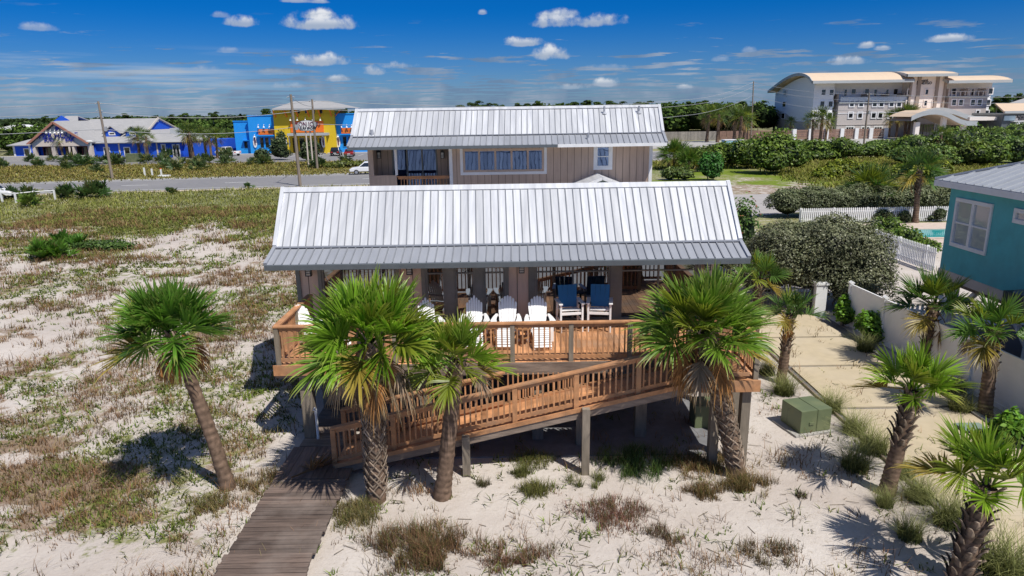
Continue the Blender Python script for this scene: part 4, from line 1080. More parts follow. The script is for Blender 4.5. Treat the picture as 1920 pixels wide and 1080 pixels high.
palm_px((1464, 718), (1482, 590), .88, 13, 107, r0=.15, r1=.12, dead=1, label='thin palm with reddish lower trunk at the left edge of the path by the gate', boots=(.45, 1.0, 'spike', 1.1, .13), nl=26, greens=(.085, .17, .035), elmin=-.2, flare=1.0)
palm_px((1414, 655), (1424, 522), .98, 15, 108, r0=.13, r1=.12, dead=0, label='small bright palm rising behind the large shaggy palm at the house corner', boots=(.4, 1.0, 'spike', 1.0, .13), nl=28, greens=(.12, .23, .05), elmin=-.15)
palm_px((1729, 693), (1752, 572), 1.18, 20, 109, r0=.16, r1=.14, dead=2, label='palm with spiky trunk in front of the white fence, farther one of the two', boots=(.35, 1.0, 'spike', 1.0, .16), nl=30, greens=(.07, .145, .03), nyel=.15, elmin=-.35)
palm_px((1846, 778), (1864, 618), 1.0, 17, 110, r0=.17, r1=.14, dead=2, label='palm with smooth lower trunk in front of the white fence, nearer one of the two', boots=(.5, 1.0, 'spike', 1.0, .16), nl=28, greens=(.10, .20, .03), nyel=.25, elmin=-.4)
palm_px((1628, 400), (1632, 352), 2.15, 32, 111, r0=.2, r1=.17, dead=4, label='wide palm growing in the hedge behind the white picket fence', boots=(.4, 1.0, 'spike', .8, .2), nl=22, greens=(.06, .13, .025))
palm_px((1716, 418), (1724, 318), 1.75, 24, 112, r0=.19, r1=.15, dead=3, label='tall thin trunked palm by the pool beside the teal house', boots=(.5, 1.0, 'spike', .8, .2), nl=22, greens=(.06, .13, .025))
# a dead frond lying on the boardwalk
fr = NP(); gz = np.random.default_rng(5)
leaf(fr, (0, 0, .06), .6, R(4), .5, .85, 20, .08, (.20, .11, .05), g=gz); leaf(fr, (.1, .1, .05), .9, R(3), .4, .8, 18, .08, (.25, .15, .07), g=gz)
fo = fr.build('fallen_frond', M['dead'], None, loc=(0, 0, 0)); p = G(548, 915); fo.location = (p.x, p.y, .2)
tag(fo, 'dry brown palm frond lying on the boardwalk planks', 'palm frond')

# ------------------------------------------------------------------ SHRUBS
def cloud_mesh(np_, lobes, nleaf, size, col, col2=None, g=None, depth=.35, inner=True, up=.35, elong=1.6):
    """leaf faces spread through the outer volume of several lobes; lobes = (x,y,z,rx,ry,rz)"""
    g = g or rng; lobes = np.array(lobes, dtype=float); w = (lobes[:, 3] * lobes[:, 4] + lobes[:, 5] * lobes[:, 4]); w /= w.sum()
    li = g.choice(len(lobes), nleaf, p=w); Lb = lobes[li]
    d = g.normal(size=(nleaf, 3)); d /= np.linalg.norm(d, axis=1)[:, None]; d[:, 2] = np.where(d[:, 2] < -.35, -d[:, 2], d[:, 2])
    rr = 1 - depth * g.uniform(0, 1, nleaf) ** 1.6 + g.normal(0, .05, nleaf)
    bumps = .86 + .28 * vnoise(d[:, 0] * 3 + li * 7.1, d[:, 1] * 3 + d[:, 2] * 3.7, 5)
    P = Lb[:, :3] + d * Lb[:, 3:6] * (rr * bumps)[:, None]
    nrm = d + g.normal(0, .55, (nleaf, 3)); nrm[:, 2] += up; nrm /= np.linalg.norm(nrm, axis=1)[:, None]
    t = np.cross(nrm, g.normal(size=(nleaf, 3))); t /= np.linalg.norm(t, axis=1)[:, None] + 1e-9
    b = np.cross(nrm, t); s = size * g.uniform(.6, 1.4, nleaf)
    V = np.stack([P - t * (s * elong / 2)[:, None], P - b * (s * .5)[:, None], P + t * (s * elong / 2)[:, None], P + b * (s * .5)[:, None]], 1)
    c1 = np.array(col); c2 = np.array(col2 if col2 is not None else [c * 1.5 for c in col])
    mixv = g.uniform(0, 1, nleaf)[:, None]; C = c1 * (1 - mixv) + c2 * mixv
    C = C * (.35 + .75 * np.clip((rr - (1 - depth)) / depth, 0, 1))[:, None] * (.8 + .35 * np.clip(d[:, 2], -.4, 1))[:, None]  # painted shade: leaves darker inward and underneath, lighter on top
    F = np.arange(nleaf * 4).reshape(-1, 4)
    np_.add(V.reshape(-1, 3), F, np.repeat(C, 4, 0))
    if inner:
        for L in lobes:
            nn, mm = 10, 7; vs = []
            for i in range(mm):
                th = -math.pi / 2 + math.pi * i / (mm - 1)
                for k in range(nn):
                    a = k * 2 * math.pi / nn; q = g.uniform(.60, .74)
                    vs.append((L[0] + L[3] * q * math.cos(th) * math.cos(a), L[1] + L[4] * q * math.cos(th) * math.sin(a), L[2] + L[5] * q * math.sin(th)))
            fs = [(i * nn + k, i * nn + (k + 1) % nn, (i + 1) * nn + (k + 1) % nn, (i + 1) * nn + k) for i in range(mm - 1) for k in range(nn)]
            np_.add(vs, fs, np.tile(c1 * .30, (len(vs), 1)))  # dark core colour stands in for shade inside the foliage
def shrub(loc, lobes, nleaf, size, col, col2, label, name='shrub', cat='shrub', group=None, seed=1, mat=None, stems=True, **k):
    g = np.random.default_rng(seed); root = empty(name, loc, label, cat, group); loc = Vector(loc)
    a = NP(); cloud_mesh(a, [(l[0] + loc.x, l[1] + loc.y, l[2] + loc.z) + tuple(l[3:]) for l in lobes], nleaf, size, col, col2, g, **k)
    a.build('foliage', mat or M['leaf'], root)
    if stems:
        s = MB()
        for l in lobes[:4]:
            b0 = Vector((l[0] * .6 + loc.x, l[1] * .6 + loc.y, loc.z - .1)); s.tube([b0, (b0 + Vector((l[0] + loc.x, l[1] + loc.y, l[2] + loc.z))) / 2, Vector((l[0] + loc.x, l[1] + loc.y, l[2] + loc.z))], [.05, .04, .02], 6)
        s.build('stems', M['polewood'], root)
    return root
def lob(n, R_, H, seed, squash=.55):
    g = np.random.default_rng(seed); L = []
    for i in range(n):
        a = g.uniform(0, 6.28); r = R_ * g.uniform(.1, .62); q = R_ * g.uniform(.38, .60)
        zc_ = H * g.uniform(.25, .66); L.append((r * math.cos(a), r * math.sin(a) * squash, zc_, q * g.uniform(.8, 1.25), q * .9, max(zc_ * .92, H * g.uniform(.22, .36))))
    return L
# the big rounded bush beyond the path
p = Vector((12.75, 28.0, .12))
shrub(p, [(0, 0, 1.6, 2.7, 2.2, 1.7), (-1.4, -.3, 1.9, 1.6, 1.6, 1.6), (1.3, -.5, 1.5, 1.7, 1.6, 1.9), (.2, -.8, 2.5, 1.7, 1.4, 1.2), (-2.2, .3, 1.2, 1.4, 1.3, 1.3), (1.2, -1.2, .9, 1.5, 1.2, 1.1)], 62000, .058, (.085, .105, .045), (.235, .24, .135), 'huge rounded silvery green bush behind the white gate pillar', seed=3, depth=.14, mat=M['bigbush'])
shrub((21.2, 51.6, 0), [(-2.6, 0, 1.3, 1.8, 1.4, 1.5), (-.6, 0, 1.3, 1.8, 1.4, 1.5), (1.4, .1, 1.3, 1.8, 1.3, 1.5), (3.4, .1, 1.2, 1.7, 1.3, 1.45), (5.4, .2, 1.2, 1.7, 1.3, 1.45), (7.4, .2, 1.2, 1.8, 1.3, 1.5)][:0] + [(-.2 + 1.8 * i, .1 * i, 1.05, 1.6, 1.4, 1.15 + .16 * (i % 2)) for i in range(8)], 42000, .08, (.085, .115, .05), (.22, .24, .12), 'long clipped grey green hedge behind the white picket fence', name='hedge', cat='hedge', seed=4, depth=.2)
# red flowering oleander at the house corner
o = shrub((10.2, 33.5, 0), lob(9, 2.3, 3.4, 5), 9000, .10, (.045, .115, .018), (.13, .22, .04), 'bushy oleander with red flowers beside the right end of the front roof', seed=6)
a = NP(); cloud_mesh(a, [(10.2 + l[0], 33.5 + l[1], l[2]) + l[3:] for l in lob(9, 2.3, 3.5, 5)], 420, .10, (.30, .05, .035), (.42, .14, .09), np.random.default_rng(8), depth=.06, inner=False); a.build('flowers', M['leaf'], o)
# bright green shrubs along the fence and path
for i, (px, py, r, h, lab) in enumerate([(1582, 612, .55, 1.0, 'bright green leafy shrub beside the white gate pillar'), (1628, 640, .62, .95, 'bright green leafy shrub against the far end of the white fence'),
                                         (1900, 835, .55, .75, 'bright green leafy shrub at the right edge below the white fence')]):
    p = at(px, py, Z=0)
    shrub(p, lob(7, r * 1.15, h * 1.15, 20 + i, 1.0), 1900, .085, (.07, .19, .012), (.20, .36, .035), lab, seed=30 + i, depth=.5)

# ------------------------------------------------------------------ GRASS CLUMPS AND TUFTS
def blades(np_, P, h, lean, w, cb, ct, g, seg=2, spread=1.0):
    n = len(P); az = g.uniform(0, 6.283, n); d = np.stack([np.cos(az), np.sin(az), np.zeros(n)], -1) * spread
    s = np.stack([-np.sin(az), np.cos(az), np.zeros(n)], -1)
    V = np.zeros((n, seg + 1, 2, 3)); C = np.zeros((n, seg + 1, 2, 3)); up = np.array([0, 0, 1.0])
    for k in range(seg + 1):
        t = k / seg
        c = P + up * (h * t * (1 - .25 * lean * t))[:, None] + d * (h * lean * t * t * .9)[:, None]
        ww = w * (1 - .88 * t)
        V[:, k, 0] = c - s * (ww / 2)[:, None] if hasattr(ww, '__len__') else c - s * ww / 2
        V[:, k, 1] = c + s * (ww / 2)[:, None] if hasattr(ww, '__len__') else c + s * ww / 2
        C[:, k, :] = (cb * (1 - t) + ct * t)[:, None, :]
    F = []; b0 = np.arange(n) * (seg + 1) * 2
    for k in range(seg): F.append(np.stack([b0 + 2 * k, b0 + 2 * k + 1, b0 + 2 * k + 3, b0 + 2 * k + 2], -1))
    np_.add(V.reshape(-1, 3), np.concatenate(F), C.reshape(-1, 3))
def grass_clump(name, nbl, R_, H, cb, ct, seed, lean=(.3, 1.3), w=.010):
    g = np.random.default_rng(seed); r = R_ * .35 * np.sqrt(g.uniform(0, 1, nbl)); a = g.uniform(0, 6.283, nbl)
    P = np.stack([r * np.cos(a), r * np.sin(a), np.full(nbl, -.02)], -1); b = NP()
    m = g.uniform(.6, 1.3, nbl)[:, None]
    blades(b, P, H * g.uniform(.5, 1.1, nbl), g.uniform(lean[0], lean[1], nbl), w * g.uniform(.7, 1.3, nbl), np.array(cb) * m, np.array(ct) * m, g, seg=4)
    return b.build(name, M['grass'], None, loc=(0, 0, 0))
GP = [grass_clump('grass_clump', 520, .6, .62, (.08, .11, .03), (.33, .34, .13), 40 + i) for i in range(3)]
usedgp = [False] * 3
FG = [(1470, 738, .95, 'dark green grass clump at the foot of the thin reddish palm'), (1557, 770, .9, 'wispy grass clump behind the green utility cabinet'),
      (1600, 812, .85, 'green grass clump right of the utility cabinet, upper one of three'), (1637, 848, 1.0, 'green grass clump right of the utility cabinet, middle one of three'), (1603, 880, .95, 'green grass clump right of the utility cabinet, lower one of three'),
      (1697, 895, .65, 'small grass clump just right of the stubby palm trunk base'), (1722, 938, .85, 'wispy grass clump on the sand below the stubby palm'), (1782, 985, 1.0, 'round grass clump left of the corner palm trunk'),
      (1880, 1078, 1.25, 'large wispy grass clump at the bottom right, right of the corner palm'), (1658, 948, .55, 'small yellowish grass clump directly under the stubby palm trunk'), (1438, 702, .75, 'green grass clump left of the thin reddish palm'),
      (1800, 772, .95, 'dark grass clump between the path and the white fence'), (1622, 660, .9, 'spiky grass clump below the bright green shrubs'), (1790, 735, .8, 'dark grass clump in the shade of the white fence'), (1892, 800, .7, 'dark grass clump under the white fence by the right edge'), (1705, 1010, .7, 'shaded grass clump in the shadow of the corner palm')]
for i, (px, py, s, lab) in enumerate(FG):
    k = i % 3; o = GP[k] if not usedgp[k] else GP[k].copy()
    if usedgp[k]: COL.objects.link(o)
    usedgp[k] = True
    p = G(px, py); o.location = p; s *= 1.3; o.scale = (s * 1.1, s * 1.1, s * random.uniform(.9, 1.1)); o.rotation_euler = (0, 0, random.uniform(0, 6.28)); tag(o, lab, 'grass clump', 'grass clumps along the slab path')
def twig_bush(px, py, r, h, cb, ct, lab, seed, n=1500):
    g = np.random.default_rng(seed); p = G(px, py); b = NP(); r = r * 1.28; n = int(n * 1.6); rr = r * np.sqrt(g.uniform(0, 1, n)) * g.uniform(.6, 1.15, n); a = g.uniform(0, 6.283, n)
    x = p.x + rr * np.cos(a) * (1 + .35 * np.sin(a * 3)); y = p.y + rr * np.sin(a) * .8; P = np.stack([x, y, hgt(x, y)], -1)
    kp = (fbm(x * 3.2, y * 3.2, seed, 3) > .44); P = P[kp]; rr = rr[kp]; n = len(P)
    m = g.uniform(.5, 1.4, n)[:, None]; mix = (g.uniform(0, 1, n) < .3)[:, None]
    ctv = np.where(mix, np.array([.13, .17, .04]), np.array(ct)) * m
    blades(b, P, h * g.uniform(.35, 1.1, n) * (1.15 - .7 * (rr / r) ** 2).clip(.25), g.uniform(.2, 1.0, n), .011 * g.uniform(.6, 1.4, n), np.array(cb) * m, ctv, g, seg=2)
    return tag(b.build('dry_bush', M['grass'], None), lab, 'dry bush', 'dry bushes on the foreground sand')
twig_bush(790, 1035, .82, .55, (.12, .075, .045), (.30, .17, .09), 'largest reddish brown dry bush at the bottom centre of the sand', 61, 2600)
twig_bush(960, 1050, .62, .28, (.15, .08, .055), (.34, .18, .11), 'low reddish dry bush right of the largest one', 62, 1500)
twig_bush(1150, 965, .72, .26, (.16, .08, .06), (.34, .17, .125), 'spreading maroon dry bush in the middle of the sand', 63, 1500)
twig_bush(1097, 905, .36, .36, (.09, .10, .03), (.28, .30, .09), 'green topped tuft on the sand near the tall ramp pile', 64, 700)
twig_bush(1005, 922, .34, .32, (.10, .10, .03), (.30, .28, .09), 'olive tuft on the sand below the ramp', 65, 600)
twig_bush(977, 890, .20, .28, (.09, .09, .03), (.27, .27, .09), 'smaller olive tuft just above another olive tuft', 66, 300)
twig_bush(1310, 872, .80, .30, (.15, .10, .045), (.38, .24, .11), 'wide straw brown tuft left of the shaggy palm trunk', 67, 1500)
twig_bush(1398, 915, .50, .40, (.13, .09, .04), (.34, .23, .10), 'brown tuft around the base of the shaggy palm', 68, 1100)
twig_bush(1322, 925, .36, .30, (.13, .08, .04), (.33, .21, .10), 'brown tuft just below the wide straw brown one', 69, 700)
twig_bush(1258, 1005, .42, .26, (.12, .075, .05), (.28, .17, .11), 'dark reddish tuft on the sand at lower right of centre', 70, 700)
twig_bush(1440, 1040, .45, .30, (.11, .08, .05), (.27, .18, .11), 'dark brown tuft near the bottom edge, right of centre', 71, 800)
twig_bush(672, 968, .62, .30, (.12, .10, .05), (.32, .26, .10), 'olive brown tuft right of the boardwalk below the biggest palm', 72, 1200)
twig_bush(505, 912, .80, .30, (.13, .08, .04), (.34, .22, .10), 'wide brown tuft between the leaning palm base and the boardwalk', 75, 1500)
twig_bush(395, 950, .55, .26, (.13, .09, .04), (.30, .24, .10), 'brown tuft on the sand below left of the leaning palm base', 76, 900)
twig_bush(1200, 872, .85, .42, (.04, .075, .02), (.13, .21, .05), 'dark green grassy tuft in the shade right of the tall ramp pile', 77, 1700)
twig_bush(1000, 868, .50, .26, (.08, .08, .03), (.28, .26, .08), 'green and straw coloured tuft at the shadow edge under the ramp', 78, 700)
twig_bush(905, 910, .14, .22, (.07, .06, .035), (.22, .17, .10), 'tiny dry tuft on bare sand right of the slim palm', 73, 150)
twig_bush(1500, 930, .16, .14, (.06, .04, .03), (.17, .11, .07), 'tiny dark tuft on the sand left of the stubby palm shadow', 74, 150)
# loose ground cover that nobody could count
def scatter(name, n, region, which, h, w, cb, ct, cb2, seed, per=8, r=.09, thr=.35, lean=(.3, 1.3), label=None):
    g = np.random.default_rng(seed); x0, x1, y0, y1 = region
    yy = y0 * (y1 / y0) ** g.uniform(0, 1, n); xx = g.uniform(0, 1, n) * (x1 - x0) + x0
    lim = .80 * yy + 2; ok = (np.abs(xx) < lim); xx, yy = xx[ok], yy[ok]
    if name == 'rough_grass': ok = ((xx > 33 + (yy - 80) * .1) | (yy > 96)) & (yy > 68) & (yy < 100 + xx * .4); xx, yy = xx[ok], yy[ok]
    elif y1 > 80:
        ok = (yy < 74.5 + .12 * (xx + 55)) | ((yy > 97 + .15 * (xx + 21)) & (yy < 121.5)); xx, yy = xx[ok], yy[ok]
    gd, bd = veg(xx, yy); d = gd if which == 0 else bd
    nz = fbm(xx * .55, yy * .55, seed, 4)
    keep = g.uniform(0, 1, len(xx)) < np.maximum(sstep(thr - .12, thr + .32, d + (nz - .5) * 1.2), .055) ; xx, yy = xx[keep], yy[keep]
    m0 = len(xx); sc = g.uniform(.5, 1.5, m0) * (1 + yy / 60)
    xi = np.repeat(xx, per) + g.normal(0, r, m0 * per) * np.repeat(sc, per); yi = np.repeat(yy, per) + g.normal(0, r, m0 * per) * np.repeat(sc, per)
    P = np.stack([xi, yi, hgt(xi, yi) - .01], -1); k = len(P); m = (g.uniform(.55, 1.35, k) * np.repeat(g.uniform(.75, 1.25, m0), per))[:, None]
    sel = (np.repeat(g.uniform(0, 1, m0), per) < .35)[:, None]
    c2 = np.where(sel, np.array(cb2), np.array(ct)) * m
    b = NP(); blades(b, P, h * np.repeat(sc, per) * g.uniform(.4, 1.1, k), g.uniform(lean[0], lean[1], k), w * np.repeat(.6 + yy / 18, per), np.array(cb) * m, c2, g, seg=2)
    return tag(b.build(name, M['grass'], None), label, 'grass', kind='stuff')
scatter('green_ground_cover', 42000, (-40, 12, 8.5, 62), 0, .13, .026, (.06, .09, .014), (.19, .26, .04), (.27, .27, .07), 81, per=7, r=.07, lean=(.5, 1.8), label='low green plants scattered over the white sand')
scatter('dry_grass', 34000, (-40, 12, 8.5, 62), 1, .22, .012, (.13, .075, .04), (.36, .20, .10), (.36, .30, .13), 82, per=12, r=.09, lean=(.3, 1.2), label='brown dry grass scattered over the white sand')
scatter('meadow_grass', 14000, (-75, -4, 40, 84), 0, .15, .018, (.13, .15, .03), (.31, .335, .075), (.43, .37, .13), 83, per=8, r=.25, lean=(.3, 1.2), label='olive green meadow grass between the sand and the road')
g = np.random.default_rng(90); n = 420; xx = g.uniform(-3.4, 7.2, n); yy = 8.5 + 8 * g.uniform(0, 1, n) ** 1.3
b = MB()
for x, y in zip(xx, yy):
    if x < 4 and y > 13.3: continue
    a = g.uniform(0, 6.28); L = g.uniform(.05, .32); z = GZ(x, y) + .012
    b.bar((x, y, z), (x + math.cos(a) * L, y + math.sin(a) * L, z + g.uniform(-.005, .03)), .010, .008)
tag(b.build('twig_litter', M['greypost'], None), 'thin dry twigs littering the foreground sand', 'twigs', kind='stuff')
# ------------------------------------------------------------------ WHITE VINYL FENCE, GATE, CABINETS
FA, FB = Vector((12.75, 24.8, 0)), Vector((13.6, 12.0, 0))
fe = empty('privacy_fence', (12.9, 18, 0), 'solid white vinyl fence with square posts along the path side of the teal house', 'fence')
dF = (FB - FA); nseg = 6
for i in range(nseg + 1):
    p = FA + dF * (i / nseg)
    b = MB().bx(p.x - .065, p.x + .065, p.y - .065, p.y + .065, -.2, 1.68)
    b.prism([(p.x - .085, 1.682), (p.x + .085, 1.682), (p.x + .085, 1.71), (p.x, 1.77), (p.x - .085, 1.71)], 'y', p.y - .085, p.y + .085)
    b.build('post', M['white_plastic'], fe)
for i in range(nseg):
    a = FA + dF * (i / nseg) + dF.normalized() * .066; c = FA + dF * ((i + 1) / nseg) - dF.normalized() * .066
    b = MB().bar(a + Vector((0, 0, .85)), c + Vector((0, 0, .85)), .03, 1.44)
    b.build('panel', M['white_plastic'], fe)
    for z_, h_ in ((1.60, .09), (.12, .14)): MB().bar(a + Vector((0, 0, z_)), c + Vector((0, 0, z_)), .06, h_).build('rail', M['white_plastic'], fe)
pl = at(1535, 594, Z=0)
gp_ = empty('gate_pillar', pl, 'square white stucco gate pillar with flat cap at the end of the path', 'pillar')
MB().bx(pl.x - .22, pl.x + .22, pl.y - .05, pl.y + .39, 0, 1.30).build('shaft', M['white'], gp_, bevel=.01)
MB().bx(pl.x - .26, pl.x + .26, pl.y - .09, pl.y + .43, 1.302, 1.41).build('cap', M['white'], gp_, bevel=.015)
ga = empty('iron_gate', (11.0, 26.4, 0), 'low black iron bar gate across the far end of the path', 'gate')
gx0, gx1, gy = 9.2, pl.x - .27, pl.y + .15
b = MB().bx(gx0, gx1, gy - .02, gy + .02, 1.12, 1.16).bx(gx0, gx1, gy - .02, gy + .02, .95, .98).bx(gx0, gx1, gy - .02, gy + .02, .10, .14)
b.build('frame', M['black'], ga); b = MB(); x = gx0 + .1
while x < gx1: b.bx(x - .009, x + .009, gy - .009, gy + .009, .14, 1.12); x += .12
b.build('bars', M['black'], ga)
for x in (gx0, (gx0 + gx1) / 2, gx1 - .02): MB().bx(x - .03, x + .03, gy - .03, gy + .03, 0, 1.22).build('post', M['black'], ga)
# green pad mounted cabinet
c0 = at(1521, 812, Z=0.05); rot = R(-27)
uc = empty('utility_cabinet', (c0.x, c0.y + .45, 0), 'green metal utility cabinet with hinged lid standing on a grey pad', 'cabinet')
def rb(b): 
    q = Matrix.Rotation(R(14), 3, 'Z'); b.v = [tuple(q @ (Vector(v) * .9)) for v in b.v]; return b
def lb(b): b.v = [tuple(Vector(v) + uc.location) for v in b.v]; return b
lb(rb(MB().bx(-.66, .58, -.55, .55, -.1, .06))).build('concrete_pad', M['concrete'], uc, bevel=.01)
lb(rb(MB().prism([(-.46, .062), (.14, .062), (.14, .56), (-.10, .74), (-.46, .74)][::1], 'x', -.48, .05))).build('hinged_cover', M['boxgreen'], uc, bevel=.02)
lb(rb(MB().prism([(-.46, .062), (.44, .062), (.44, .74), (-.46, .74)], 'x', .058, .52))).build('rear_housing', M['boxgreen'], uc, bevel=.02)
lb(rb(MB().prism([(.145, .062), (.44, .062), (.44, .735), (-.10, .735), (.145, .55)], 'x', -.47, .05))).build('rear_housing', M['boxgreen'], uc, bevel=.015)
lb(rb(MB().bx(-.20, -.05, -.485, -.462, .30, .38))).build('latch', M['boxgreen'], uc)
p = G(1831, 812)
lb_ = empty('meter_box', p, 'flat pale green plastic box lid set in the sand beside the path', 'box')
MB().bx(p.x - .40, p.x + .30, p.y - .12, p.y + .38, -.05, .10).build('box', M['black'], lb_, bevel=.02)
MB().bx(p.x - .37, p.x + .27, p.y - .09, p.y + .35, .102, .125).build('lid', M['lidgreen'], lb_, bevel=.01)
p = at(1290, 735, Z=0)
lb2 = empty('utility_cabinet', (p.x, 16.6, 0), 'small green box in the shade under the ramp landing', 'cabinet')
MB().bx(p.x - .45, p.x + .35, 16.3, 16.9, 0, .62).build('housing', M['boxgreen'], lb2, bevel=.02)
MB().bx(p.x - .47, p.x + .37, 16.28, 16.92, .622, .66).build('lid', M['boxgreen'], lb2, bevel=.01)

# ------------------------------------------------------------------ TEAL HOUSE
TX = 15.0
th_ = empty('teal_house', (20, 19, 0), 'teal stucco house on tall piles at the right edge with grey metal roof', 'house')
far = at(1762, 502, X=TX); zb = far.z; yf = far.y; eav = at(1757, 336, X=TX - .35)
zt = eav.z - .1; yn = 9.0
wA, wB = at(1797, 420, X=TX), at(1857, 430, X=TX)
w0y, w1y = wA.y - .05, wB.y + .05; wz1 = at(1797, 372, X=TX).z; wz0 = at(1789, 460, X=TX).z
w0y, w1y = at(1795, 372, X=TX).y, at(1864, 385, X=TX).y
s0, s1 = at(1904, 395, X=TX).y, at(1935, 400, X=TX).y; sz1, sz0 = at(1906, 392, X=TX).z, at(1904, 416, X=TX).z
b = MB()
b.bx(TX, TX + .15, w0y, yf, zb, zt); b.bx(TX, TX + .15, w1y, w0y, zb, wz0); b.bx(TX, TX + .15, w1y, w0y, wz1, zt)
b.bx(TX, TX + .15, s0, w1y, zb, zt); b.bx(TX, TX + .15, s1, s0, zb, sz0); b.bx(TX, TX + .15, s1, s0, sz1, zt); b.bx(TX, TX + .15, yn, s1, zb, zt)
b.bx(TX + .15, TX + 9, yf - .15, yf, zb, zt); b.bx(TX + .15, TX + 9, yn, yn + .15, zb, zt); b.bx(TX + 8.85, TX + 9, yn + .15, yf - .15, zb, zt)
b.build('wall', M['teal'], th_)
MB().bx(TX - .03, TX + 9.03, yn - .03, yf + .03, zb - .30, zb - .002).build('skirt_board', M['beige'], th_)
MB().bx(TX + .1, TX + 8.9, yn + .2, yf - .2, zb - .45, zb - .31).build('floor_frame', M['greywood'], th_)
def side_window(y0, y1, z0, z1, cols, rows):
    f = MB(); e = .09
    f.bx(TX - .05, TX + .05, y0, y1, z1 - e, z1 + .03); f.bx(TX - .05, TX + .05, y0, y1, z0 - .03, z0 + e); f.bx(TX - .05, TX + .05, y0, y0 + e, z0 + e, z1 - e); f.bx(TX - .05, TX + .05, y1 - e, y1, z0 + e, z1 - e)
    for i in range(1, cols): yy = y0 + (y1 - y0) * i / cols; f.bx(TX - .045, TX + .045, yy - .06, yy + .06, z0 + e, z1 - e)
    for i in range(1, rows): zz = z0 + (z1 - z0) * i / rows; f.bx(TX - .03, TX + .03, y0 + e, y1 - e, zz - .025, zz + .025)
    o = f.build('window', M['white'], th_)
    MB().bx(TX + .005, TX + .02, y0 + e * .5, y1 - e * .5, z0 + e * .5, z1 - e * .5).build('glass_pane', glassmat('curtained_glass', .16, tint=(.40, .45, .46)), o)
side_window(w1y, w0y, wz0, wz1, 2, 2); side_window(s1, s0, sz0, sz1, 1, 1)
rx = TX + 4.5; rzt = eav.z + 1.75; e0 = TX - .35; e1 = TX + 9.35; yE = yf + .4; yN = yn - .4
def hip(name, pts): 
    b = MB(); n = max(2, int(abs(pts[1][1] - pts[0][1] or pts[1][0] - pts[0][0]) / .4))
    A, B, C, Dd = [Vector(q) for q in pts]
    b.slab(A, B, C, Dd, .06)
    for i in range(n + 1):
        t = i / n; p0 = A.lerp(B, t); 
        # rib runs straight up the slope until it meets the hip line
        s = 1.0
        L = (B - A).length; inset0 = (Dd - A).dot((B - A).normalized()); inset1 = (B - C).dot((B - A).normalized())
        d = t * L
        if inset0 > .01 and d < inset0: s = d / inset0
        if inset1 > .01 and (L - d) < inset1: s = (L - d) / inset1
        up_ = (Dd - A) - (B - A).normalized() * inset0
        if s > .03: b.bar(p0 + Vector((0, 0, .02)), p0 + up_ * s + Vector((0, 0, .02)), .03, .04)
    return b.build(name, M['tealroof'], th_)
hh = 4.6
hip('roof', [(e0, yE, eav.z), (e0, yN, eav.z), (rx, yN + hh, rzt), (rx, yE - hh, rzt)])
hip('roof', [(e1, yN, eav.z), (e1, yE, eav.z), (rx, yE - hh, rzt), (rx, yN + hh, rzt)])
hip('roof', [(e1, yE, eav.z), (e0, yE, eav.z), (rx - .01, yE - hh, rzt), (rx + .01, yE - hh, rzt)])
hip('roof', [(e0, yN, eav.z), (e1, yN, eav.z), (rx + .01, yN + hh, rzt), (rx - .01, yN + hh, rzt)])
MB().bar((e0, yE, eav.z + .03), (rx, yE - hh, rzt + .05), .12, .06).build('hip_cap', M['tealroof'], th_)
MB().bx(e0 - .02, e0 + .02, yN, yE, eav.z - .22, eav.z - .03).bx(e0 + .025, e1, yE - .02, yE + .02, eav.z - .22, eav.z - .03).build('fascia_board', M['white'], th_)
MB().bx(e0 + .03, TX - .002, yN + .02, yE - .03, eav.z - .16, eav.z - .12).build('soffit', M['white'], th_)
for y in (yf - .4, 19.0, 15.2, 11.5):
    for x in (TX + .3, TX + 4.5, TX + 8.6):
        MB().bx(x - .15, x + .15, y - .15, y + .15, -.2, zb - .46).build('pile', M['white'], th_)
        if x < TX + 1:
            MB().bar((x, y - .16, zb - 1.5), (x, y - 1.2, zb - .5), .12, .16, up=(1, 0, 0)).build('brace', M['white'], th_)
            MB().bar((x, y + .16, zb - 1.5), (x, y + 1.2, zb - .5), .12, .16, up=(1, 0, 0)).build('brace', M['white'], th_)
# condenser on a bracket shelf at the wall
ac = at(1915, 535, X=TX - .55)
acr = empty('air_conditioner', (TX - .5, ac.y, 2.0), 'dark grey air conditioner unit on a shelf outside the teal wall', 'air conditioner')
ay = ac.y - .25
MB().bx(TX - .95, TX - .05, ay - .45, ay + .45, zb - .35, zb - .301).build('shelf', M['white'], acr)
b = MB().bx(TX - .90, TX - .10, ay - .40, ay + .40, zb - .30, zb + .36)
b.build('casing', M['black'], acr)
b = MB()
for k in range(13):
    yy = ay - .39 + k * .065
    b.bx(TX - .925, TX - .902, yy - .008, yy + .008, zb - .28, zb + .36)
    xx = TX - .89 + k * .065; b.bx(xx - .008, xx + .008, ay - .425, ay - .402, zb - .28, zb + .36)
b.build('grille', M['gutter'], acr)
MB().tube([(TX - .5, ay, zb + .362), (TX - .5, ay, zb + .40)], [.36, .33], 20).build('fan_guard', M['gutter'], acr)
# dark brown ground sheet under the teal house
tag(MB().bx(TX - 1.3, TX + 9, 8, 24.5, -.02, .035).build('dark_ground_sheet', pmat('dark_brown_ground', (.10, .08, .065), .95, .2, 2, world=True)), kind='structure')

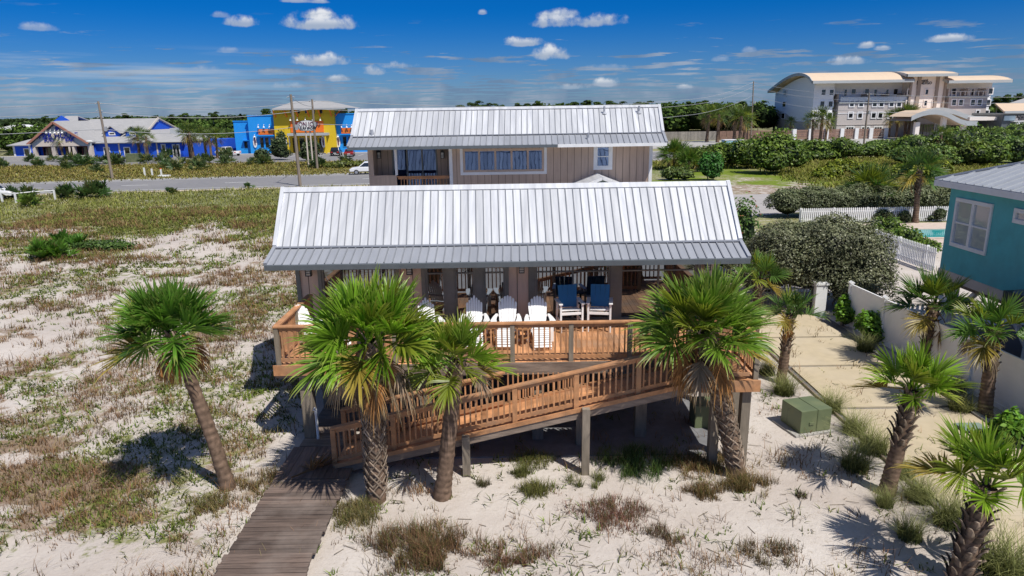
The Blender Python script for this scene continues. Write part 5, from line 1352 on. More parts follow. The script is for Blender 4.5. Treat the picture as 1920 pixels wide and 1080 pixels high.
# ------------------------------------------------------------------ PICKET FENCES AND POOL
def pickets(name, a, c, h, label, every=2.4):
    a = Vector(a); c = Vector(c); d = c - a; L = d.length; u = d.normalized(); nrm = Vector((-u.y, u.x, 0)); r = empty(name, (a + c) / 2, label, 'fence'); b = MB(); k = int(L / .14)
    for i in range(k):
        p = a + d * ((i + .5) / k); w = .045
        q = [p - u * w, p + u * w]
        v = [q[0], q[1], q[1] + Vector((0, 0, h - .06)), p + Vector((0, 0, h)), q[0] + Vector((0, 0, h - .06))]
        v = [x + Vector((0, 0, .06)) for x in v]; o = nrm * .02
        b.add(v + [x + o for x in v], [(4, 3, 2, 1, 0), (5, 6, 7, 8, 9), (0, 1, 6, 5), (1, 2, 7, 6), (2, 3, 8, 7), (3, 4, 9, 8), (4, 0, 5, 9)])
    b.build('pickets', M['white'], r)
    for z_ in (.3, h - .2): MB().bar(a + nrm * .045 + Vector((0, 0, z_)), c + nrm * .045 + Vector((0, 0, z_)), .04, .08).build('rail', M['white'], r)
    for i in range(int(L / every) + 1):
        p = a + u * min(L, i * every) + nrm * .12; MB().bx(p.x - .05, p.x + .05, p.y - .05, p.y + .05, -.1, h + .05).build('post', M['white'], r)
    return r
f0 = at(1500, 412, Z=0); f1 = at(1778, 410, Z=0)
pickets('picket_fence', (at(1502, 400, Y=48.6).x, 48.6, 0), (at(1800, 400, Y=48.6).x, 48.6, 0), 1.05, 'white picket fence running across in front of the hedge and pool')
g0 = at(1635, 470, Z=0); g1 = at(1750, 512, Z=0)
pickets('picket_fence', (g0.x, g0.y, 0), (g1.x, g1.y, 0), 1.2, 'white picket fence running toward the teal house between big bush and pool')
k0 = at(1700, 600, Z=0); k1 = at(1738, 612, Z=0)
pickets('picket_fence', (13.3, 23.6, 0), (14.95, 22.6, 0), 1.3, 'short white picket gate section just behind the vinyl fence')
pc = at(1735, 438, Z=0)
tag(MB().bx(21.5, 36, 40.5, 48, -.02, .03).build('pool_terrace', M['poolstone']), kind='structure')
pool = empty('swimming_pool', (pc.x + 2, pc.y, 0), 'small turquoise swimming pool with pale stone rim beside the teal house', 'pool')
py0, py1, px0, px1 = pc.y - 1.8, pc.y + 1.2, at(1700, 440, Y=pc.y).x, at(1800, 440, Y=pc.y).x + 4
MB().bx(px0, px1, py0, py1, .032, .05).build('water', M['pool'], pool)
b = MB(); b.bx(px0 - .3, px1 + .3, py0 - .3, py0 - .002, .032, .10); b.bx(px0 - .3, px1 + .3, py1 + .002, py1 + .3, .032, .10); b.bx(px0 - .3, px0 - .002, py0, py1, .032, .10); b.bx(px1 + .002, px1 + .3, py0, py1, .032, .10)
b.build('coping', M['poolstone'], pool, bevel=.01)
for i, (px, py, r, h, lab) in enumerate([(1650, 447, 1.0, 1.1, 'bright green bushy plant inside the pool fence, left of three'), (1690, 462, 1.0, 1.0, 'bright green bushy plant inside the pool fence, middle of three'), (1722, 478, 1.0, 1.2, 'bright green bushy plant inside the pool fence, right of three'),
                                         (1655, 417, .7, .8, 'dark spiky plant by the far picket fence'), (1693, 417, .6, .8, 'olive plant beside the tall pool palm'), (1750, 415, .8, .8, 'low shrub by the far picket fence near the teal house')]):
    p = at(px, py, Z=0); d = i > 2
    shrub(p, lob(6, r * 1.2, h, 60 + i, 1.0), 1500, .10, (.05, .12, .015) if not d else (.04, .07, .025), (.20, .28, .04) if not d else (.11, .13, .05), lab, seed=70 + i, depth=.5)
# ------------------------------------------------------------------ scrub right of the houses (in the lot between drive and hotel)
def scrub(px, py, r, h, kind, lab, seed, n=2600, size=.22, group='scrub bushes between the side street and the hotel', sq=.7):
    p = at(px, py, Z=0); c = [((.05, .11, .013), (.20, .28, .04)), ((.06, .10, .018), (.22, .26, .05)), ((.05, .11, .02), (.19, .27, .05)), ((.09, .14, .012), (.30, .33, .03))][kind]
    r *= .9
    if py < 284: h *= .45 if px < 1800 else .62
    elif py < 305: h *= .85
    return shrub(p, lob(9, r, h, seed, sq), n, size, c[0], c[1], lab, name='scrub_bush', cat='bush', group=group, seed=seed, depth=.35, stems=False)
scrub(1448, 326, 4.6, 4.6, 0, 'large dark round bush at the far edge of the mown lawn', 201, 5200, .24)
scrub(1400, 316, 3.2, 3.6, 0, 'dark bush directly left of the large round one by the lawn', 202, 3200)
scrub(1493, 316, 2.2, 3.0, 0, 'smaller dark bush directly right of the large round one by the lawn', 203, 2400)
scrub(1330, 316, 3.4, 2.4, 0, 'low dark hedge-like bush at the left end of the lawn', 204, 2600)
scrub(1363, 312, 2.6, 2.8, 0, 'low dark bush between the lawn hedge bush and the large round one', 205, 2400)
scrub(1300, 300, 3.8, 2.4, 1, 'olive low bush behind the fan palms right of the second house', 206, 2400)
scrub(1345, 292, 3.4, 2.2, 1, 'olive low bush left of the pale blue trailer', 207, 2000)
gsc = np.random.default_rng(300); ii = 0
for (px, py, r, h, kd) in [(1535, 302, 3.6, 3.2, 0), (1575, 300, 4.2, 3.4, 0), (1615, 297, 3.6, 2.6, 2), (1655, 296, 3.4, 2.4, 2), (1690, 290, 4.2, 3.8, 0), (1740, 300, 4.4, 3.6, 2), (1790, 292, 5.0, 4.6, 0), (1830, 286, 5.0, 4.6, 0),
                           (1868, 292, 5.0, 4.4, 2), (1905, 282, 5.4, 5.2, 0), (1770, 312, 3.8, 2.6, 2), (1810, 312, 3.8, 2.8, 1), (1850, 312, 3.8, 2.8, 0), (1890, 305, 4.0, 3.2, 2), (1700, 312, 3.2, 2.2, 2), (1655, 276, 3.6, 2.8, 2), (1720, 272, 4.6, 3.4, 2),
                           (1765, 274, 4.8, 3.6, 1), (1815, 268, 5.0, 4.0, 0), (1860, 266, 5.0, 4.6, 0), (1905, 262, 6, 5.4, 2), (1610, 283, 3.2, 1.8, 1), (1580, 325, 2.2, 1.4, 3), (1545, 335, 2.0, 1.0, 3), (1625, 330, 2.4, 1.4, 3), (1740, 335, 2.6, 1.6, 3), (1680, 335, 2.2, 1.3, 3)]:
    ii += 1
    scrub(px, py, r, h, kd, 'one of many rounded green scrub bushes between the mown lawn and the hotel' if kd != 3 else 'low yellow green scrub clump at the edge of the sandy lot', 300 + ii, 1900 if py < 300 else 2600, .24, group='scrub bushes between the side street and the hotel' if kd != 3 else 'yellow green scrub clumps by the sandy lot')
# fan palms clump right of second house
def fan_shrub(p, R_, n, seed, lab, cat='palmetto', group=None, col=(.07, .14, .025), nl=16, elmin=.05):
    g = np.random.default_rng(seed); root = empty('saw_palmetto', p, lab, cat, group); a = NP(); cent = max(1, n // 9)
    for i in range(n):
        k = i % cent; an = k * 2.4; rr = R_ * .5 * math.sqrt(k / max(1, cent))
        c = Vector(p) + Vector((rr * math.cos(an), rr * math.sin(an), .05)); az = g.uniform(0, 6.28); el = g.uniform(R(15), R(80))
        m = g.uniform(.7, 1.3); cc = (np.array(col) if g.uniform() > .15 else np.array([.20, .20, .07])) * m
        leaf(a, c, az, el, R_ * .5 * g.uniform(.7, 1.2), R_ * .55 * g.uniform(.8, 1.2), nl, .25, tuple(cc), g=g, wf=.075, half=R(110), tipdry=.2)
    a.build('fronds', M['palm'], root); return root
for i, (px, py, r, n) in enumerate([(1262, 318, 2.4, 40), (1290, 322, 2.2, 36)]):
    p = at(px, py, Z=0); p.z = 1.2
    palm((p.x, p.y, 0), (p.x + .1, p.y, 2.0 if i == 0 else 1.4), r, n, 120 + i, r0=.2, r1=.18, dead=5, nl=20, greens=(.09, .17, .03), label=['dense palm directly right of the second house', 'lower bushy palm beside the dense one right of the second house'][i], elmin=-.5, nyel=.25)
pz = at(1338, 338, Z=0)
shrub(pz, lob(7, 1.9, 2.6, 15), 3600, .16, (.03, .12, .02), (.09, .24, .04), 'vivid green shrub beside the bushy palms right of the second house', seed=16)
shrub(at(1268, 338, Z=0), lob(7, 2.0, 1.8, 17), 2400, .16, (.05, .10, .02), (.17, .22, .05), 'pale green undergrowth below the dense palm by the second house', seed=18)
# pale blue trailer roof showing behind the bushes
tp_ = at(1375, 290, Z=0)
tr_ = empty('box_trailer', tp_, 'pale blue box trailer partly hidden behind the dark bushes', 'trailer')
MB().bx(tp_.x - 1.6, tp_.x + 1.8, tp_.y, tp_.y + 2.4, .5, 2.5).build('body', pmat('pale_blue_paint', (.30, .52, .68), .5, .05, 1), tr_, bevel=.06)
MB().bx(tp_.x - 1.65, tp_.x + 1.85, tp_.y - .05, tp_.y + 2.45, 2.505, 2.62).build('roof', M['white'], tr_)
for s in (-.5, .5): MB().tube([(tp_.x + s, tp_.y - .02, .35), (tp_.x + s, tp_.y + .25, .35)], .35, 14).build('wheel', M['rubber'], tr_)

gv2 = np.random.default_rng(808)
for i in range(16):
    px = gv2.uniform(1395, 1925); py = gv2.uniform(262, 312)
    if px > 1500 and py < 268: continue
    scrub(px, py, gv2.uniform(1.6, 3.4), gv2.uniform(1.2, 3.2), int(gv2.integers(0, 4)), 'one of many rounded green scrub bushes between the mown lawn and the hotel', 840 + i, 1500, .24)
scatter('rough_grass', 9000, (13, 66, 60, 112), 0, .20, .03, (.10, .12, .02), (.30, .32, .06), (.38, .31, .10), 86, per=7, r=.4, thr=.35, label='yellow green rough grass on the lot right of the houses')
# ------------------------------------------------------------------ generic building helpers (far buildings)
def winbox(parent, x0, x1, z0, z1, y, frame=None, name='window', fw=.16, dep=.08, cols=1):
    fr = frame or M['white']; f = MB()
    f.bx(x0 - fw, x1 + fw, y - dep, y - .002, z1, z1 + fw); f.bx(x0 - fw, x1 + fw, y - dep, y - .002, z0 - fw, z0); f.bx(x0 - fw, x0, y - dep, y - .002, z0, z1); f.bx(x1, x1 + fw, y - dep, y - .002, z0, z1)
    for i in range(1, cols): xx = x0 + (x1 - x0) * i / cols; f.bx(xx - .06, xx + .06, y - dep + .01, y - .002, z0, z1)
    o = f.build(name, fr, parent); MB().bx(x0, x1, y - .03, y - .006, z0, z1).build('glass_pane', M['glass3'], o); return o
def text_on(parent, s, x, y, z, size, mat, name='lettering', sx=1.0, top=None):
    vs, fs = text_verts(s, size, facing((x, y, z), sx), .03); b = MB(); b.add(vs, fs); o = b.build(name, mat, parent); return o
def goose(parent, x, y, z, s=.45):
    b = MB().tube([(x, y, z + s), (x, y - s * .6, z + s * 1.2), (x, y - s * 1.1, z + s * .8), (x, y - s * 1.1, z + s * .3)], .045, 6).tube([(x, y - s * 1.1, z + s * .35), (x, y - s * 1.1, z - .1)], [.06, .24], 8)
    return b.build('gooseneck_lamp', M['white'], parent)

# ------------------------------------------------------------------ SURF SHOP
SY = 150.0; S = lambda px, py, y=SY: at(px, py, Y=y)
shop = empty('surf_shop', (S(578, 300).x, SY + 8, 0), 'bright blue and yellow surf shop with hipped tower roof across the road', 'shop')
TW0, TW1 = S(522, 290).x, S(634, 290).x; ty = SY - 1.0
def blk(nm, x0, x1, y0, y1, z1, mat): return MB().bx(x0, x1, y0, y1, 0, z1).build(nm, mat, shop)
zl, zm_, zr2 = S(455, 228).z, S(500, 217).z, S(650, 214).z
xa, xb, xc = S(440, 290).x, S(471, 290).x, S(700, 290).x
blk('wall', xa, xb, SY + 1.2, SY + 18, zl, M['sky_blue']); wl = blk('wall', xb, TW0, SY, SY + 18, zm_, M['sky_blue']); blk('wall', TW1, xc, SY, SY + 18, zr2, M['sky_blue'])
for x0, x1, y0, z in ((xa, xb, SY + 1.2, zl), (xb, TW0, SY, zm_), (TW1, xc, SY, zr2)): MB().bx(x0 - .08, x1 + .08, y0 - .12, y0 + .3, z + .002, z + .18).build('parapet_cap', M['sky_blue'], shop)
tz = S(578, 205, ty).z + .3
blk('tower_wall', TW0, TW1, ty, SY + 12, tz, M['yellow'])
ov = 1.5; ry0, ry1 = ty - ov, SY + 12 + ov; q0, q1 = S(510, 203, ry0).x, S(647, 203, ry0).x; qz = S(578, 203, ry0).z
pk = S(578, 189.5, ty + 5).z; k0_, k1_ = S(551, 190, ty + 5).x, S(609, 190, ty + 5).x
b = MB(); yA, yB = ty + 5, SY + 7
b.slab((q0, ry0, qz), (q1, ry0, qz), (k1_, yA, pk), (k0_, yA, pk), .12); b.slab((q1, ry1, qz), (q0, ry1, qz), (k0_, yB, pk), (k1_, yB, pk), .12)
b.slab((q1, ry0, qz), (q1, ry1, qz), (k1_, yB, pk), (k1_, yA, pk), .12); b.slab((q0, ry1, qz), (q0, ry0, qz), (k0_, yA, pk), (k0_, yB, pk), .12); b.slab((k0_, yA, pk), (k1_, yA, pk), (k1_, yB, pk), (k0_, yB, pk), .1)
b.build('tower_roof', M['greyroof'], shop)
MB().bx(q0 - .03, q1 + .03, ry0 - .05, ry0 + .02, qz - .28, qz - .06).build('fascia_board', M['roofedge'], shop)
for k in range(6):
    x = TW0 + .5 + k * (TW1 - TW0 - 1) / 5
    MB().bar((x, ty - .02, qz - 1.7), (x, ty - 1.35, qz - .35), .16, .2, up=(1, 0, 0)).build('roof_bracket', M['orange'], shop)
for k in range(5): MB().bar((TW1 + .02, ty + .6 + k * 1.6, qz - 1.7), (TW1 + 1.35, ty + .6 + k * 1.6, qz - .35), .16, .2, up=(0, 1, 0)).build('roof_bracket', M['orange'], shop)
for px in (546, 560, 574, 588, 602):
    winbox(shop, S(px - 2.4, 208, ty).x, S(px + 2.4, 208, ty).x, S(px, 212.5, ty).z, S(px, 205.5, ty).z, ty, M['yellow'], fw=.08)
MB().bx(TW0 + .6, TW1 - .6, ty - .06, ty - .002, S(578, 216, ty).z, S(578, 214.5, ty).z).build('ledge', M['yellow'], shop)
ob = MB().bx(S(545, 240, ty).x, S(607, 240, ty).x, ty - .15, ty - .004, S(578, 248, ty).z, S(578, 227, ty).z).build('sign_panel', M['orange'], shop)
for px in (546, 559, 574, 588, 602): goose(shop, S(px, 226, ty).x, ty - .15, S(px, 225, ty).z)
cz = S(578, 252, ty - 2).z
MB().bx(S(538, 250, ty - 2.2).x, S(613, 250, ty - 2.2).x, ty - 2.2, ty - .16, cz - .25, cz + .25).build('entrance_canopy', M['roofedge'], shop)
for px in (540, 611): MB().bx(S(px, 270, ty - 2).x - .15, S(px, 270, ty - 2).x + .15, ty - 2.1, ty - 1.8, 0, cz - .252).build('canopy_post', M['yellow'], shop)
for px0, px1 in ((562, 572), (575, 587), (590, 596), (599, 606)):
    winbox(shop, S(px0, 270, ty).x, S(px1, 270, ty).x, .3, S(578, 258, ty).z, ty, M['yellow'], name='door', fw=.1, cols=2 if px0 == 575 else 1)
winbox(shop, S(549, 270, ty).x, S(559, 270, ty).x, .3, S(578, 258, ty).z, ty, M['yellow'], name='door', fw=.1)
def surfboard(x, y, z0, z1):
    n = 12; P = []
    for k in range(n): a = 2 * math.pi * k / n; P.append((x + .42 * math.cos(a) * (1 - .18 * math.sin(a)), (z0 + z1) / 2 + (z1 - z0) / 2 * math.sin(a)))
    o = MB().prism(P, 'y', y - .22, y - .1).build('surfboard', M['white'], shop)
    MB().prism([(x - .1, z0 + .5), (x + .1, z0 + .5), (x + .16, (z0 + z1) / 2), (x + .08, z1 - .35), (x - .08, z1 - .35), (x - .16, (z0 + z1) / 2)], 'y', y - .25, y - .222).build('stripe', M['redtext'], o)
    MB().tube([(x, y - .12, z0 + .4), (x, y, z0 + .4)], .05, 6).build('bracket', M['roofedge'], o)
for px, yy in ((478.5, SY), (524.5, SY), (540.5, ty), (606.5, ty), (634.5, SY)): surfboard(S(px, 265, yy).x, yy, S(px, 277, yy).z, S(px, 254, yy).z)
for px in (485.5, 496, 506.5, 641, 651, 660): goose(shop, S(px, 238, SY).x, SY, S(px, 238, SY).z)
for px in (478, 524, 634): goose(shop, S(px, 254, SY).x, SY, S(px, 256, SY).z, .35)
for p0, p1 in ((484.5, 514.5), (640, 672)):
    sg = MB().bx(S(p0, 245).x, S(p1, 245).x, SY - .2, SY - .004, S(500, 252.5).z, S(500, 242).z).build('sign_panel', M['orange'], shop)
    for k in range(3):
        x = S(p0, 245).x + (S(p1, 245).x - S(p0, 245).x) * (.06 + .33 * k); MB().tube([(x, SY - .26, S(500, 247.5).z), (x, SY - .201, S(500, 247.5).z)], .14, 8).build('rosette', M['darkred'], sg)
    MB().bx(S(p0 - 2, 254).x, S(p1 + 2, 254).x, SY - .9, SY - .002, S(500, 255).z, S(500, 253.2).z).build('awning', M['sky_blue'], shop)
    L = p1 - p0
    for k in range(3):
        a = p0 + 3.4 + k * (L - 1) / 3
        winbox(shop, S(a, 265).x, S(a + 6.5, 265).x, S(500, 277).z, S(500, 258).z, SY, M['sky_blue'], fw=.1)
winbox(shop, S(458, 270, SY + 1.2).x, S(464.5, 270, SY + 1.2).x, S(461, 278, SY + 1.2).z, S(461, 265.5, SY + 1.2).z, SY + 1.2, M['sky_blue'], fw=.08)
MB().bx(S(452, 263, SY).x, S(467, 263, SY).x, SY + .4, SY + 1.198, S(461, 263.5, SY + 1).z, S(461, 262.4, SY + 1).z).build('awning', M['sky_blue'], shop)
tag(MB().bx(xa - 2, xc + 1, SY - 2.2, SY - .01, 0, .12).build('shop_pavement', M['concrete']), kind='structure')
# roadside pylon sign of the shop
PY = 112.0; cx = at(576.5, 240, Y=PY).x; cz0, cz1 = at(576, 246, Y=PY).z, at(576, 224.8, Y=PY).z; hw = at(595.5, 240, Y=PY).x - cx
ps = empty('pylon_sign', (cx, PY, 0), 'white badge shaped surf shop sign on two tall posts in front of the shop', 'sign')
def badge(f, y0, y1):
    h = cz1 - cz0; m = (cz0 + cz1) / 2
    P = [(-1, .10), (-.93, .52), (-.5, .88), (0, 1.0), (.5, .88), (.93, .52), (1, .10), (.72, -.88), (.4, -.98), (-.4, -.98), (-.72, -.88)]
    return MB().prism([(cx + a * hw * f, m + c * h / 2 * f) for a, c in P], 'y', y0, y1)
badge(1.0, PY - .2, PY + .2).build('border', M['blacktext'], ps); badge(.93, PY - .23, PY - .202).build('face', M['white'], ps); 
badge(.87, PY - .24, PY - .232).build('inner_line', M['blacktext'], ps); badge(.85, PY - .25, PY - .242).build('inner_face', M['white'], ps)
text_on(ps, 'RON JON', cx, PY - .27, cz0 + (cz1 - cz0) * .60, 1.02, M['redtext'], sx=.82); text_on(ps, 'SURF SHOP', cx, PY - .27, cz0 + (cz1 - cz0) * .25, .52, M['blacktext'], sx=.85)
for s in (-.35, .35): MB().tube([(cx + s, PY + .05, 0), (cx + s, PY + .05, cz0 + .3)], .12, 8).build('post', M['beige'], ps)

# ------------------------------------------------------------------ BLUE RESTAURANT
PYY = 140.0; Q = lambda px, py, y=PYY: at(px, py, Y=y)
ph = empty('restaurant', (Q(190, 298).x, PYY + 10, 0), 'cobalt blue restaurant with wide grey roof and gabled entrance across the road', 'restaurant')
pkx, pkz = Q(102.5, 229.5).x, Q(102.5, 229.5).z; l0 = Q(54.5, 271); r0_ = Q(169, 269); ed = Q(200, 269).z
RY = PYY + 12; rzz = Q(200, 223, RY).z
# gabled entrance block
MB().slab((l0.x, PYY - .6, l0.z), (pkx, PYY - .6, pkz), (pkx, RY + 3, pkz), (l0.x, RY + 3, l0.z), -.25).slab((pkx, PYY - .6, pkz), (r0_.x, PYY - .6, r0_.z), (r0_.x, RY + 3, r0_.z), (pkx, RY + 3, pkz), -.25).build('entrance_roof', M['greyroof'], ph)
MB().bar((l0.x, PYY - .65, l0.z), (pkx, PYY - .65, pkz), .14, .38, up=(0, 0, 1)).bar((pkx, PYY - .65, pkz), (r0_.x, PYY - .65, r0_.z), .14, .38, up=(0, 0, 1)).build('gable_trim', M['redtrim'], ph)
gx0_, gx1_ = Q(60, 280).x, Q(172, 280).x; hz = Q(100, 274.5).z
MB().prism([(gx0_, hz), (gx1_, hz), (gx1_, hz + .5), (pkx, pkz - .35), (gx0_, hz + .5)], 'y', PYY, PYY + .3).build('gable_wall', M['greysiding'], ph)
MB().prism([(Q(66, 275).x, hz + .02), (Q(152, 274).x, hz + .02), (pkx + .3, Q(103, 244).z)], 'y', PYY - .1, PYY - .01).build('gable_panel', M['beige'], ph)
blkr = lambda nm, x0, x1, y0, y1, z1, mat, z0=0: MB().bx(x0, x1, y0, y1, z0, z1).build(nm, mat, ph)
blkr('entrance_wall', gx0_ + .4, gx1_ - .4, PYY + 1.8, PYY + 14, hz - .002, M['cobalt'])
for px in (64, 101, 133, 137, 169.5): blkr('column', Q(px, 285).x - .38, Q(px, 285).x + .38, PYY - .02, PYY + .7, hz - .003, M['beige'])
for p0, p1 in ((83, 96.5), (125, 131), (147, 164)):
    winbox(ph, Q(p0, 285, PYY + 1.8).x, Q(p1, 285, PYY + 1.8).x, .05, Q(90, 276.5, PYY + 1.8).z, PYY + 1.8, M['darkred'], name='door', cols=2)
text_on(ph, 'PIER HOUSE', Q(110.5, 255).x, PYY - .2, Q(110, 254.8).z, 1.62, M['bluetext'], sx=.92)
text_on(ph, 'SURF        BAR', Q(111.5, 262).x, PYY - .2, Q(111, 262.5).z, .95, M['bluetext'], sx=1.0)
MB().ball((Q(107.5, 241).x, PYY - .1, Q(107, 241).z), (.45, .1, .45), 10, 6).build('round_vent', M['bluetext'], ph)
for px in (90.5, 98, 106, 113, 120): goose(ph, Q(px, 249).x, PYY - .12, Q(px, 248.5).z)
# low wing at the left
wl0, wl1 = Q(29, 285).x, Q(60, 285).x; wz = Q(40, 271).z
blkr('wall', wl0, wl1 + .2, PYY - .3, PYY + 12, wz, M['cobalt'])
MB().slab((Q(19, 270).x, PYY - 1.2, wz - .1), (wl1 + .4, PYY - 1.2, wz - .1), (wl1 + .4, PYY + 5.5, Q(71, 255).z), (wl1 - .3, PYY + 5.5, Q(71, 255).z), .15).slab((Q(19, 270).x, PYY + 12.5, wz - .1), (Q(19, 270).x, PYY - 1.2, wz - .1), (wl1 - .3, PYY + 5.5, Q(71, 255).z), (wl1 - .3, PYY + 5.6, Q(71, 255).z), .15).build('wing_roof', M['greyroof'], ph)
winbox(ph, Q(46.5, 285, PYY - .3).x, Q(55, 285, PYY - .3).x, Q(50, 294.5).z, Q(50, 279.5).z, PYY - .3)
MB().bx(wl0 - .1, wl0 + .25, PYY - .4, PYY - .302, 0, wz).bx(wl1 - .25, wl1 + .1, PYY - .4, PYY - .302, 0, wz).build('corner_trim', M['white'], ph)
# main hall
mx1 = Q(298, 222, RY).x; gxe = Q(278.5, 244, PYY + 7.5).x + .35; fy = PYY + 1.5; ez_ = Q(240, 267.5, fy).z
wz_ = ez_ - .15
hall_r = Q(336, 285, fy).x
blkr('wall', Q(174, 285, fy).x, hall_r, fy + .8, RY + 9, wz_, M['cobalt'])
ux = Q(278.5, 244, fy + 6).x; uz0 = Q(280, 243.5, fy + 6).z
MB().slab((r0_.x - 3, fy, ez_), (Q(340, 262, fy).x, fy, ez_), (ux + .2, fy + 6, uz0), (r0_.x - 3, fy + 6, uz0), .15).build('main_roof', M['greyroof'], ph)
MB().slab((r0_.x - 6, fy + 5.9, uz0 + .02), (ux + .3, fy + 5.9, uz0 + .02), (gxe, RY, rzz), (pkx, RY, rzz), .15).slab((ux + .3, RY + 8, uz0), (pkx, RY + 8, uz0), (pkx, RY, rzz), (gxe, RY, rzz), .15).build('main_roof', M['greyroof'], ph)
MB().slab((Q(340, 262, fy).x, fy, ez_), (Q(340, 262, fy).x, RY + 9, ez_), (ux + .2, RY + 8, uz0), (ux + .2, fy + 6, uz0), .15).build('hip_roof', M['greyroof'], ph)
MB().prism([(fy + 6.2, uz0), (RY + 7.6, uz0), (RY, rzz - .25)], 'x', ux - .3, ux + .05).build('gable_wall', M['cobalt'], ph)
MB().bar((ux + .1, fy + 5.9, uz0), (ux + .1, RY, rzz), .12, .4).bar((ux + .1, RY, rzz), (ux + .1, RY + 8, uz0), .12, .4).build('gable_trim', M['beige'], ph)
MB().tube([(ux + .06, RY - .3, uz0 + 1.9), (ux + .14, RY - .3, uz0 + 1.9)], .4, 12).build('round_vent', M['white'], ph)
blkr('wall', hall_r + .01, Q(386, 285, fy).x, fy + 2, RY + 6, Q(360, 264, fy + 2).z, M['cobalt'])
MB().bx(hall_r + .012, Q(387, 285, fy).x, fy + 1.8, fy + 2.3, Q(360, 264, fy + 2).z + .002, Q(360, 264, fy + 2).z + .25).build('parapet_cap', M['greyroof'], ph)
for px in (201, 239): winbox(ph, Q(px, 285, fy + .8).x - .5, Q(px, 285, fy + .8).x + .5, Q(px, 293, fy + .8).z, Q(px, 277, fy + .8).z, fy + .8)
for px, w in ((308, 2.6), (328, 2.2), (334, 2.5)): winbox(ph, Q(px - w, 285, fy + .8).x, Q(px + w, 285, fy + .8).x, .1, Q(px, 272, fy + .8).z, fy + .8, M['white'], name='door', fw=.2)
for px in (225, 296, 273): MB().bx(Q(px, 285, fy + .8).x - .14, Q(px, 285, fy + .8).x + .14, fy + .70, fy + .798, 0, wz_).build('corner_trim', M['beige'], ph)
for px in (210, 249):      # dormers
    dyy = fy + 3.0; dx_ = Q(px, 250, dyy).x; z0, z1 = Q(px, 254, dyy).z, Q(px, 237, dyy).z; hw_ = 1.5
    MB().prism([(dx_ - hw_, z0 - .6), (dx_ + hw_, z0 - .6), (dx_ + hw_, z0 + .5), (dx_, z1 - .3), (dx_ - hw_, z0 + .5)], 'y', dyy, dyy + 4).build('dormer_wall', M['cobalt'], ph)
    MB().slab((dx_ - hw_ - .4, dyy - .4, z0 + .35), (dx_, dyy - .4, z1), (dx_, dyy + 6, z1), (dx_ - hw_ - .4, dyy + 6, z0 + .35), -.12).slab((dx_, dyy - .4, z1), (dx_ + hw_ + .4, dyy - .4, z0 + .35), (dx_ + hw_ + .4, dyy + 6, z0 + .35), (dx_, dyy + 6, z1), -.12).build('dormer_roof', M['greyroof'], ph)
    winbox(ph, dx_ - .5, dx_ + .5, Q(px, 252, dyy).z, Q(px, 249, dyy).z, dyy, fw=.18)
cy = RY + 1; cxx = Q(127, 225, cy).x; cz_ = Q(127, 229, cy).z      # cupola
MB().bx(cxx - 2.0, Q(153, 225, cy).x, cy - 2, cy + 2, rzz - 2.2, cz_).build('cupola_wall', M['cobalt'], ph)
MB().prism([(cxx - 2.2, cz_), (cxx + 2.2, cz_), (cxx, cz_ + 1.4)], 'y', cy - 2.01, cy - 1.9).build('cupola_gable', M['cobalt'], ph)
ctop = Q(125, 217.5, cy).z; cl = Q(113, 228, cy).x; cr_ = Q(160, 226, cy).x
MB().slab((cl, cy - 2.6, cz_), (cr_, cy - 2.6, cz_ + .1), (Q(146, 218, cy).x, cy, ctop), (Q(124, 218, cy).x, cy, ctop), .15).slab((cr_, cy + 2.6, cz_ + .1), (cl, cy + 2.6, cz_), (Q(124, 218, cy).x, cy, ctop), (Q(146, 218, cy).x, cy, ctop), .15).build('cupola_roof', M['greyroof'], ph)
MB().bx(Q(318, 240, fy + 8).x, Q(332, 240, fy + 8).x, fy + 8, fy + 9, wz_, Q(325, 240, fy + 8).z).build('rooftop_vent', M['roofedge'], ph)
tag(MB().bx(Q(16, 290).x, Q(175, 290).x, PYY - 3.2, PYY - 1.4, 0, .9).build('grey_boundary_wall', M['concrete']), 'low grey wall in front of the left end of the blue restaurant', 'wall')
pg = at(245, 294, Y=128); tag(MB().bx(pg.x - 1.0, pg.x + 1.0, 128, 129.2, 0, 1.6).build('utility_cabinet', M['boxgreen'], bevel=.05), 'green utility box in front of the blue restaurant wall', 'cabinet')

